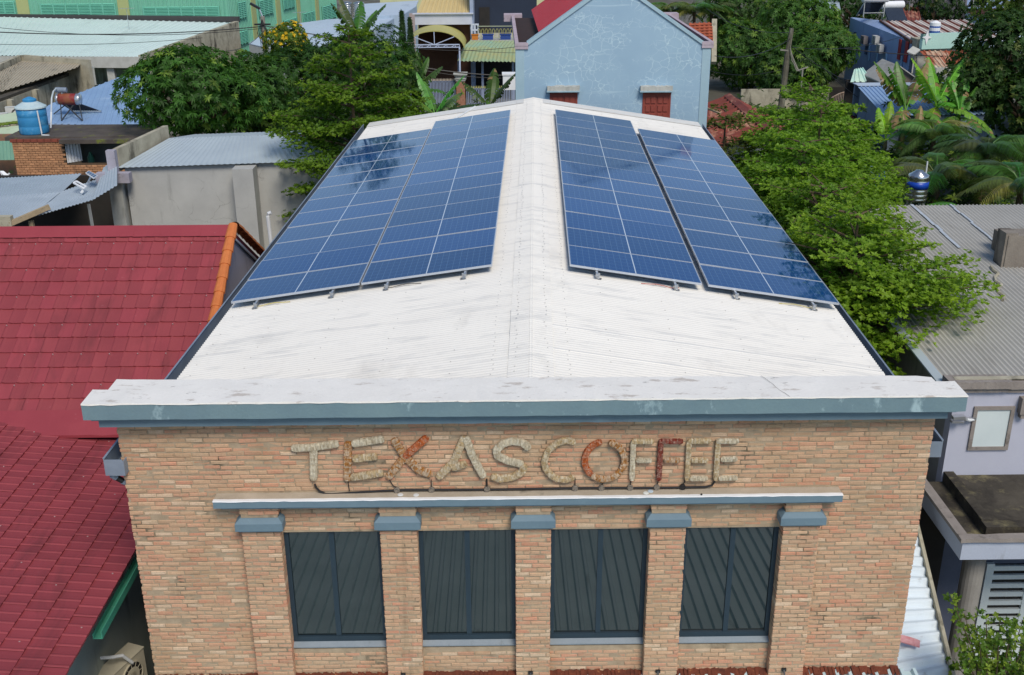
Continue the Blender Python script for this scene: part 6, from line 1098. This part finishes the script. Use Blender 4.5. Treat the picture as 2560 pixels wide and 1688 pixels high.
def rosettes(c, out, k, L, Wd, base, var=.25, young=.0, yc=(.20, .30, .03), flat=.0, droop=.3):
    n = len(c); a = unit(np.cross(out, npr.normal(size=(n, 3)))); b = np.cross(out, a); bright = npr.uniform(1 - var, 1 + var, (n, 1)); isy = npr.random((n, 1)) < young
    P_, D, U, T, Ls, Ws = [], [], [], [], [], []
    for i in range(k):
        an = 6.2832 * (i + npr.uniform(-.3, .3, (n, 1))) / k; rad = a * np.cos(an) + b * np.sin(an); dd = rad + out * npr.uniform(.0, .9, (n, 1)); dd[:, 2] -= droop; P_.append(c); D.append(dd); U.append(out + npr.normal(0, .25, (n, 3)))
        t = np.where(isy, np.array(yc), np.array(base)) * bright * npr.uniform(.8, 1.2, (n, 1)); T.append(t); Ls.append(L * npr.uniform(.7, 1.15, n)); Ws.append(Wd * npr.uniform(.8, 1.2, n))
    return [np.concatenate(x) for x in (P_, D, U, Ls, Ws, T)]
def crown(name, parent, sets, droop=.15):
    pos, d, up, L, Wd, T = [np.concatenate([s[i] for s in sets]) for i in range(6)]; return part(name, leaves_mesh(name, pos, d, up, L, Wd, T, droop), None, parent)
def lobed_points(cen, rad, nl, n, r0=.55, seed=0):
    r = np.random.default_rng(seed); cen, rad = np.array(cen), np.array(rad); ld = unit(r.normal(size=(nl, 3))); ld[:, 2] = np.abs(ld[:, 2]) * .9 - .25; lc = cen + ld * rad * r.uniform(.45, .68, (nl, 1)); lr = rad * r.uniform(r0 * .7, r0 * 1.1, (nl, 1))
    lc = np.vstack([lc, cen]); lr = np.vstack([lr, rad * .72]); nl += 1
    w_ = lr[:, 0] ** 2; idx = r.choice(nl, n, p=w_ / w_.sum()); u = unit(r.normal(size=(n, 3))); p = lc[idx] + u * lr[idx] * r.uniform(.86, 1.06, (n, 1))
    ins = np.zeros(n, bool)
    for k in range(nl): ins |= ((((p - lc[k]) / lr[k]) ** 2).sum(1) < .62) & (idx != k)
    keep = ~ins & (u[:, 2] > -.75); return p[keep], unit(u[keep] + np.array([0, 0, .25])), lc, lr
def trunk_mb(base, top, r0, r1, limbs, n=7):
    q = MB(); b, t = V(base), V(top); q.tube([b, b.lerp(t, .5) + V((rnd.uniform(-.1, .1), rnd.uniform(-.1, .1), 0)), t], [r0, (r0 + r1) / 2, r1], n)
    for e in limbs: m_ = b.lerp(t, rnd.uniform(.55, .95)); e = V(tuple(e)); q.tube([m_, m_.lerp(e, .5) + V((0, 0, .15)), e], [r1 * .8, r1 * .5, r1 * .2], 5)
    return q
def mango(cx, cy, cz, rx, ry, rz, n, label, group, base=(.042, .115, .016), leaf=(.25, .07), young=.16, yc=(.13, .21, .03), seed=1, nl=16, k=8, name='mango_tree', cat='tree', flowers=None):
    base = tuple(v * 1.3 for v in base); yc = tuple(v * 1.25 for v in yc); T = thing(name, (cx, cy, 0), label, cat, group); p, o, lc, lr = lobed_points((cx, cy, cz), (rx, ry, rz), nl, n, seed=seed); sets = [rosettes(p, o, k, leaf[0], leaf[1], base, .38, young, yc)]
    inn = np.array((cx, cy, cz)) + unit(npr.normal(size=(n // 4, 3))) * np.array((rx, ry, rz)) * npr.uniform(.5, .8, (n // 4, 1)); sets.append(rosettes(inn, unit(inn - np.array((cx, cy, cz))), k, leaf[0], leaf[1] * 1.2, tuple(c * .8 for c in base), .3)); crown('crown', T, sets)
    part('trunk', trunk_mb((cx, cy, 0), (cx, cy, cz - rz * .1), .22, .12, lc), m_bark, T)
    if flowers:
        sel = p[npr.random(len(p)) < flowers[1]]; fo = unit(sel - np.array((cx, cy, cz))); s_ = rosettes(sel + fo * .08, fo, 7, flowers[2], flowers[2] * .8, flowers[0], .2, droop=0); crown('flowers', T, [s_])
    return T
G1 = 'mango trees left of the shop'; G2 = 'leafy trees right of the blue gable house'; G3 = 'dark trees at the right picture edge'
def at(x, y, Y): p = P(x, y, Y); return p.x, Y, p.z
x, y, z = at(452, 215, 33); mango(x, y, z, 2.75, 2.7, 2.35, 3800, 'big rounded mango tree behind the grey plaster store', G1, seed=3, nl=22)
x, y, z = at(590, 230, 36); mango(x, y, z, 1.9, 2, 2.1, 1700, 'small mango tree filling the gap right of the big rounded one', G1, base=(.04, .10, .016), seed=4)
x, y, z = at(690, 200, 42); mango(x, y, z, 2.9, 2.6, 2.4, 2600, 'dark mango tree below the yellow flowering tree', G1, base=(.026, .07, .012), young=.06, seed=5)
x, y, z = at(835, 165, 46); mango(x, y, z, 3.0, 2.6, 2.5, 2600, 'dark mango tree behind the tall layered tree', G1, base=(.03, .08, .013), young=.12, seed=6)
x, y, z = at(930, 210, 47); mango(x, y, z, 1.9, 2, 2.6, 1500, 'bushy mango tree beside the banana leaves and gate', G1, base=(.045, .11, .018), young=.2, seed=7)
x, y, z = at(668, 98, 50); mango(x, y, z, 1.25, 1.1, 1.3, 800, 'bushy tree covered in yellow flowers near the lamp pole', None, base=(.09, .15, .02), leaf=(.2, .07), young=.2, seed=8, nl=8, name='flowering_tree', flowers=((.80, .56, .03), .30, .13))
for i, (px, py, Y, r_, rz, lab, n) in enumerate(((1735, 130, 68, 3.0, 3.0, 'mango tree directly right of the blue gable wall', 2400), (1850, 70, 74, 3.6, 3.4, 'tall mango tree above the wooden pole', 2800), (1900, 125, 66, 2.6, 2.6, 'mango tree whose crown overlaps the long blue house', 2200), (1720, 30, 84, 3.4, 3.2, 'farther mango tree behind the one at the blue gable', 1900), (1830, 170, 62, 2.2, 2.2, 'low mango tree at the foot of the wooden pole', 1500))):
    x, y, z = at(px, py, Y); mango(x, y, z, r_, r_, rz, n, lab, G2, base=((.05, .115, .02), (.06, .14, .022), (.05, .12, .02), (.045, .10, .02), (.035, .085, .015))[i], leaf=(.34, .10), young=.15, seed=20 + i)
for i, (px, py, Y, r_, rz, lab, n) in enumerate(((1985, 25, 90, 3.2, 3.0, 'far tree behind the left end of long blue house', 1500), (2175, 28, 80, 2.9, 2.8, 'dark round tree behind the rust striped roof', 1700), (2335, 130, 50, 3.0, 3.4, 'tallest dark tree at the right picture edge', 3000), (2262, 200, 49, 1.9, 2.2, 'dark tree left of the tallest one at the right edge', 1600), (2375, 250, 47, 2.2, 2.4, 'dark tree low at the right edge above the palms', 1500), (2355, 20, 70, 2.8, 2.4, 'lighter tree top at the upper right corner', 1300))):
    x, y, z = at(px, py, Y); mango(x, y, z, r_, r_, rz, n, lab, G3, base=((.035, .085, .018), (.022, .055, .012), (.03, .07, .014), (.03, .068, .013), (.028, .066, .013), (.08, .13, .02))[i], leaf=(.26, .12), young=.08, yc=(.11, .14, .03), seed=40 + i, nl=20, name='dark_tree' if i != 5 else 'pale_tree')

def layered(bx, by, tiers, label, group, base=(.07, .16, .018), young=.35, yc=(.17, .30, .025), leaf=(.085, .05), seed=0, lean=(0, 0), dens=1., ok=None, rise=(.05, .28)):
    r = random.Random(seed); T = thing('layered_tree', (bx, by, 0), label, 'tree', group); top = tiers[-1][0]; q = MB(); ax = lambda z: V((bx + lean[0] * z, by + lean[1] * z, z)); q.tube([ax(top * k / 6) for k in range(7)], [.13 - .018 * k for k in range(7)], 7); C_, O_, Y_ = [], [], []
    for (z, R_, nb_) in tiers:
        a0_ = r.uniform(0, 6.28)
        for k in range(nb_):
            an = a0_ + 6.2832 * k / nb_ + r.uniform(-.25, .25); L = R_ * r.uniform(.72, 1.12); d = V((math.cos(an), math.sin(an), 0)); s_ = V((-d.y, d.x, 0)); p0 = ax(z + r.uniform(-.15, .15)); rs_ = r.uniform(*rise)
            pt = lambda t: p0 + d * (L * t) + V((0, 0, L * rs_ * t - L * .12 * t * t)) + s_ * (.08 * L * math.sin(t * 4 + k)); q.tube([pt(t) for t in (0, .3, .65, 1)], [.035, .026, .016, .006], 5)
            t = .22
            while t < 1.0:
                W_ = L * (.16 + .30 * math.sin(min(1, t * 1.15) * math.pi) ** .8) * r.uniform(.7, 1.15)
                for sd in (-1, 1):
                    for m_ in range(max(2, int(W_ / .09 * dens))):
                        f = (m_ + .6) / max(2, int(W_ / .09 * dens)); c = pt(t) + s_ * (sd * W_ * f) + d * (W_ * f * .55) + V((r.gauss(0, .04), r.gauss(0, .04), r.gauss(0, .07) - W_ * f * f * .12)); C_.append(c); O_.append((r.gauss(0, .35) + d.x * .2, r.gauss(0, .35) + d.y * .2, 1)); Y_.append(t * .7 + f * .5)
                t += .085 / max(.6, L) / dens
            for m_ in range(5): C_.append(pt(1) + d * (.04 * m_) + V((r.gauss(0, .05), r.gauss(0, .05), r.gauss(0, .03)))); O_.append((0, 0, 1)); Y_.append(1.2)
    if ok: kp = [i for i, v in enumerate(C_) if ok(v)]; C_ = [C_[i] for i in kp]; O_ = [O_[i] for i in kp]; Y_ = [Y_[i] for i in kp]
    c = np.array([tuple(v) for v in C_]); o = unit(np.array(O_)); S_ = rosettes(c, o, 6, leaf[0], leaf[1], base, .22, 0, droop=.05); tip = np.tile(np.clip(np.array(Y_) - .45, 0, .8), 6)[:, None] * young * 1.6; S_[5] = S_[5] * (1 - tip) + np.array(yc) * tip * npr.uniform(.75, 1.2, (len(tip), 1)); crown('crown', T, [S_], .05); part('trunk', q, m_bark, T); return T
GL_ = 'layered trees along the right eave'
layered(-5.0, 23.3, [(3.0, 2.2, 5), (3.8, 2.7, 6), (4.6, 2.9, 7), (5.4, 2.9, 7), (6.1, 2.6, 7), (6.8, 2.1, 6), (7.4, 1.7, 6), (8.0, 1.3, 5), (8.5, .9, 5), (9.0, .5, 4)], 'tall layered tree behind the left rear corner of white roof', None, base=(.085, .18, .014), young=.5, yc=(.24, .36, .02), rise=(.1, .4), leaf=(.095, .055), seed=2, dens=.85)
def clear(v): return not (v.x < 5.32 + .033 * (v.y - 4.6) and v.z < 7.0) and not (v.x > 6.6 and 3.9 < v.y < 13.3 and v.z < 5.62 + (v.y - 4.2) * .058) and v.x > 4.6
layered(6.15, 7.4, [(3.4, 1.4, 6), (3.9, 1.6, 7), (4.4, 1.8, 7), (4.9, 2.0, 8), (5.3, 2.2, 8), (5.7, 2.3, 8), (6.1, 2.0, 8), (6.5, 1.6, 7), (6.9, 1.1, 6), (7.3, .7, 5)], 'nearest layered tree, overhanging the grey corrugated roof', GL_, base=(.13, .255, .018), young=.6, yc=(.31, .45, .03), rise=(.12, .5), leaf=(.078, .047), seed=3, dens=1.15, ok=clear)
layered(6.4, 10.4, [(3.6, 1.6, 6), (4.3, 1.9, 7), (5.0, 2.2, 7), (5.6, 2.4, 8), (6.2, 2.0, 7), (6.7, 1.4, 6), (7.1, .8, 5)], 'layered tree rising between the nearest two along the right eave', GL_, base=(.115, .235, .018), young=.55, yc=(.28, .42, .03), rise=(.12, .5), leaf=(.08, .048), seed=14, dens=1., ok=clear)
layered(6.9, 13.9, [(3.6, 1.9, 6), (4.3, 2.3, 7), (5.0, 2.5, 7), (5.7, 2.5, 8), (6.3, 2.1, 7), (6.8, 1.5, 6), (7.2, .9, 5)], 'layered tree at the rear corner of the grey corrugated roof', GL_, base=(.115, .245, .018), young=.55, yc=(.28, .44, .03), rise=(.1, .45), leaf=(.085, .05), seed=4, dens=1., ok=clear)
layered(8.2, 17.2, [(3.6, 2.1, 6), (4.4, 2.5, 7), (5.2, 2.5, 7), (5.9, 2.2, 7), (6.6, 1.8, 6), (7.2, 1.2, 5), (7.6, .7, 4)], 'third layered tree, beside the far end of right solar array', GL_, base=(.115, .245, .018), young=.55, yc=(.28, .44, .03), rise=(.1, .45), leaf=(.09, .055), seed=5, dens=.9)
layered(9.7, 23.5, [(3.2, 2.3, 6), (4.0, 2.6, 7), (4.8, 2.6, 7), (5.5, 2.3, 7), (6.1, 1.7, 6), (6.7, 1.1, 5), (7.1, .6, 4)], 'farthest layered tree, before the wooden pole', GL_, base=(.105, .225, .018), young=.5, yc=(.25, .39, .03), rise=(.1, .45), leaf=(.10, .06), seed=6, dens=.85)
layered(7.2, 24.5, [(3.0, 1.8, 6), (3.7, 2.0, 6), (4.4, 1.9, 6), (5.1, 1.6, 6), (5.7, 1.1, 5), (6.1, .6, 4)], 'sparse olive layered tree below the rust red roof', GL_, base=(.09, .13, .025), young=.3, yc=(.2, .2, .04), leaf=(.10, .06), seed=7, dens=.65)

m_ban = leaf_mat('banana_leaf', .3, .4)
def banana_leaf(base, az, L, rise, Wd, col, tear=.3, brown=0., seed=0):
    r = random.Random(seed); q = MB(); d = V((math.cos(az), math.sin(az), 0)); s_ = V((-d.y, d.x, 0)); n_ = 16; b = V(base)
    def rib(t): return b + d * (L * (t * math.cos(rise) + .25 * t * t * (1 - math.cos(rise)))) + V((0, 0, L * (math.sin(rise) * t - .62 * (1.15 - math.sin(rise)) * t * t)))
    rb_ = (col[0] * 1.8, col[1] * 1.5, col[2] * 1.6); q.cur = rb_; q.tube([rib(k / 8) for k in range(9)], [.035, .03, .026, .022, .018, .014, .01, .008, .004], 5)
    for sd in (-1, 1):
        t = .14
        while t < 1:
            st = r.uniform(.03, .09) if r.random() < tear else .075; t1 = min(1., t + st); wf = lambda u: Wd * max(.04, math.sin(math.pi * min(1, (u - .10) / .92) ** .75)) ** .6; dr = r.uniform(-.25, .05); jag = r.uniform(.85, 1.05); up_ = V((0, 0, 1))
            def ed(u, f): w_ = wf(u) * f; return rib(u) + s_ * (sd * w_ * .92) + d * (w_ * .35) + up_ * (w_ * (.25 - .55 * f + dr * f))
            k = r.uniform(.8, 1.2); br = r.random() < brown; q.cur = (.30 * k, .20 * k, .09 * k) if br else tuple(c * k for c in col)
            tt = t1 - (.012 if r.random() < tear else 0); q.quad(rib(t), rib(t1), ed(tt, .55), ed(t, .55)); q.quad(ed(t, .55), ed(tt, .55), ed(tt - .008, jag), ed(t + .004, jag)); t = t1
    return q
def banana(bx, by, H, nl, L, label, group, azs=None, col=(.075, .17, .022), brown=.0, seed=0):
    r = random.Random(seed); T = thing('banana_plant', (bx, by, 0), label, 'banana plant', group); q = MB(); q.tube([(bx, by, 0), (bx + .05, by, H * .5), (bx + .03, by, H)], [.16, .12, .08], 9); part('stem', q, mat('banana_stem', srgb(120, 116, 70), srgb(90, 80, 52), 4, .9) if 'banana_stem' not in bpy.data.materials else bpy.data.materials['banana_stem'], T)
    for k in range(nl):
        az = (azs[k] if azs and k < len(azs) else 6.2832 * k / nl + r.uniform(-.3, .3)); ri = r.uniform(.75, 1.35) if k < nl * .6 else r.uniform(.2, .6); c = tuple(v * r.uniform(.95, 1.6) for v in col)
        part('leaf', banana_leaf((bx + .03, by, H - .05), az, L * r.uniform(.95, 1.3), ri, .40 * L / 2.2 * r.uniform(.85, 1.15), c, .45, brown if k % 3 == 0 else .02, seed * 31 + k), m_ban, T)
    return T
GB = 'banana plants before the blue shed'; GM = 'banana plants before the gate'
for i, (px, py, H, nl, L, lab) in enumerate(((2090, 350, 2.2, 9, 2.7, 'banana plant with a long torn brown leaf, left of its clump'), (2160, 345, 2.3, 9, 2.6, 'banana plant with bright green leaves in the clump middle'), (2215, 350, 1.8, 8, 2.2, 'banana plant at the right end of the clump, before dark trees'), (2050, 365, 1.0, 5, 1.9, 'low young banana plant below the blue shed wall'), (2118, 385, 1.0, 6, 1.8, 'low banana plant with drooping yellowed leaf before the clump'))):
    p = PZ(px, py, 0); banana(p.x, p.y, H, nl, L, lab, GB, col=((.085, .19, .03), (.13, .27, .03), (.09, .20, .03), (.15, .31, .02), (.13, .2, .03))[i], brown=(.75, .1, .25, 0, .7)[i], seed=50 + i, azs=(([2.4, 1.4, 1.9, .8] if i == 0 else [1.2, 1.8, .6, 2.4])))
for i, (px, py, Y, H, nl, L, lab) in enumerate(((958, 225, 46, 2.6, 8, 2.3, 'banana plant left of the gate among mango foliage'), (1008, 240, 44, 1.8, 7, 2.1, 'banana plant with a pale upright leaf before the gate'), (1135, 262, 44, 2.2, 5, 2.2, 'banana plant with dark upright leaf before picket fence'), (1175, 262, 43, 1.4, 5, 1.8, 'low banana plant beside the blue gable wall'), (830, 120, 62, 3.0, 7, 2.6, 'far banana plant whose tips rise over the pale workshop roof'))):
    p = P(px, py, Y); banana(p.x, Y, H + (1.4 if i == 4 else .9), nl, L, lab, GM, col=((.05, .12, .02), (.10, .22, .04), (.03, .07, .012), (.04, .09, .016), (.05, .11, .02))[i], seed=70 + i)
m_palm = leaf_mat('palm_leaf', .25, .4)
def palm(bx, by, H, nf, L, label, group, col=(.05, .105, .018), seed=0, name='palm'):
    r = random.Random(seed); T = thing(name, (bx, by, 0), label, 'palm', group); q = MB(); q.tube([(bx, by, 0), (bx + .1, by, H * .6), (bx, by, H)], [.22, .18, .15], 8); part('trunk', q, m_bark, T)
    for k in range(nf):
        az = 2.399 * k + r.uniform(-.2, .2); ri = r.uniform(.8, 1.4) if k % 3 else r.uniform(.3, .8); l = L * r.uniform(.8, 1.1); d = V((math.cos(az), math.sin(az), 0)); s_ = V((-d.y, d.x, 0)); b = V((bx, by, H)); rib = lambda t: b + d * (l * (t * math.cos(ri * (1 - .5 * t)))) + V((0, 0, l * (math.sin(ri) * t - .75 * t * t))); q = MB(); c = tuple(v * r.uniform(1.0, 2.0) for v in col)
        if r.random() < .12: c = (.20, .20, .05)
        q.cur = tuple(v * 1.7 for v in c); q.tube([rib(t / 7) for t in range(8)], [.03, .026, .022, .018, .014, .011, .008, .005], 4)
        for m_ in range(34):
            t = .12 + .88 * m_ / 34
            for sd in (-1, 1):
                ll = .78 * L / 2.6 * math.sin(math.pi * min(1, t * .9 + .08)) ** .7 * r.uniform(.85, 1.1) + .08; p0 = rib(t); dd = (s_ * sd * .8 + d * .7).normalized(); w_ = .034; kk = r.uniform(.75, 1.25); q.cur = tuple(v * kk for v in c); m2 = p0 + dd * ll * .5 + V((0, 0, -.03)); e = p0 + dd * ll + V((0, 0, -ll * .45)); q.quad(p0 - d * w_, p0 + d * w_, m2 + d * w_, m2 - d * w_); q.add([m2 - d * w_, m2 + d * w_, e], [(0, 1, 2)])
        part('frond', q, m_palm, T)
    return T
GP_ = 'palms behind the grey corrugated roof'
for i, (px, py, Y, H, nf, L, lab) in enumerate(((2175, 400, 34, 1.6, 15, 2.9, 'palm with long drooping fronds behind the blue banded tank'), (2290, 360, 36, 2.2, 16, 3.0, 'tall dark palm below the dark trees at right'), (2372, 420, 31, 1.9, 15, 2.8, 'palm cut by the right edge above the corrugated roof'), (2265, 470, 29, .9, 11, 2.2, 'low palm touching the rear edge of the corrugated roof'), (2170, 300, 42, 1.8, 13, 2.6, 'palm with feathery fronds below the banana clump'))):
    p = P(px, py, Y); palm(p.x, Y, H, nf, L, lab, GP_, col=((.05, .10, .018), (.035, .08, .014), (.04, .085, .016), (.07, .12, .02), (.05, .11, .02))[i], seed=90 + i)
for i, (px, Y) in enumerate(((1560, 80), (1610, 78), (1650, 82))): p = P(px, 60, Y); palm(p.x, Y, (4.3, 4.6, 4.2)[i], 14, 2.6, ('palm left of two behind the red roof peak, tips over the roof', 'palm in the middle behind the blue gable roof', 'palm nearest the mango trees behind the clay tile roof')[i], 'palms behind the blue gable house', seed=110 + i)
# narrow conifers by the workshop
for i, (px, py, Y, H, lab) in enumerate(((934, 66, 63, 1.1, 'narrow conifer tip before the pale workshop roof'), (954, 108, 62, 1.8, 'narrow conifer beside the pale workshop wall'))):
    p = P(px, py, Y); T = thing('narrow_conifer', (p.x, Y, 0), lab, 'tree', 'narrow conifers by the workshop'); n_ = 500; h = npr.uniform(0, 1, n_); an = npr.uniform(0, 6.28, n_); rr = .28 * (1 - h) + .03; top = p.z + H; c = np.stack([p.x + rr * np.cos(an), Y + rr * np.sin(an), top - 3.5 + 3.5 * h], 1); o = unit(np.stack([np.cos(an), np.sin(an), 0 * an + .6], 1)); crown('crown', T, [rosettes(c, o, 5, .2, .05, (.03, .08, .02), .3)]); q = MB(); q.tube([(p.x, Y, 0), (p.x, Y, top - .3)], [.09, .02], 6); part('trunk', q, m_bark, T)
# bush in the lower right corner
T = thing('leafy_bush', (P(2320, 1560, .2).x, .2, 0), 'bright leafy bush in the lower right corner', 'bush'); q = MB(); bz = P(2320, 1560, .2); C_, O_ = [], []
for i, (px, py) in enumerate(((2208, 1385), (2240, 1425), (2262, 1440), (2290, 1430), (2322, 1440), (2350, 1452), (2375, 1440), (2230, 1500), (2275, 1490), (2310, 1480), (2345, 1490), (2215, 1540), (2250, 1540), (2290, 1530), (2330, 1535), (2370, 1520), (2395, 1480), (2400, 1550))):
    e = P(px, py, .2 + rnd.uniform(-.35, .35)); b = V((bz.x + rnd.uniform(-.1, .1), .2, bz.z - .9)); m_ = b.lerp(e, .55) + V((0, 0, .12)); q.tube([b, m_, e], [.014, .010, .004], 5)
    for k in range(34): t = rnd.uniform(.45, 1.02); c = (b.lerp(m_, t * 2) if t < .5 else m_.lerp(e, t * 2 - 1)); s_ = .16 * (1.1 - t) + .03; c = c + V((rnd.gauss(0, s_), rnd.gauss(0, s_), rnd.gauss(0, s_ * .8))); C_.append(tuple(c)); O_.append((rnd.gauss(0, .5), rnd.gauss(-.2, .5), 1))
S_ = rosettes(np.array(C_), unit(np.array(O_)), 5, .062, .036, (.10, .19, .022), .3, .35, (.24, .34, .04), droop=0); crown('crown', T, [S_], .05); q.tube([(bz.x, .2, 0), (bz.x, .2, bz.z - .85)], .03, 6); part('stem', q, m_bark, T)
# undergrowth
def under(x0, x1, y0, y1, n, h, base, label):
    c = np.stack([npr.uniform(x0, x1, n), npr.uniform(y0, y1, n), np.abs(npr.normal(0, h, n))], 1); c[:, 2] *= .6 + .4 * np.sin(c[:, 0] * 1.3) * np.cos(c[:, 1] * .9); o = unit(np.stack([npr.normal(0, .4, n), npr.normal(-.2, .4, n), np.ones(n)], 1)); s_ = rosettes(c, o, 6, .34, .12, base, .4, .1); tag(crown('undergrowth', None, [s_]), label, 'undergrowth', kind='stuff')
under(5.6, 32, 15, 58, 9000, .8, (.04, .09, .016), 'dense low undergrowth between the right-hand trees and sheds')
under(-16, -1, 25, 59, 6000, .8, (.03, .07, .014), 'dense low undergrowth below the mango trees on the left')
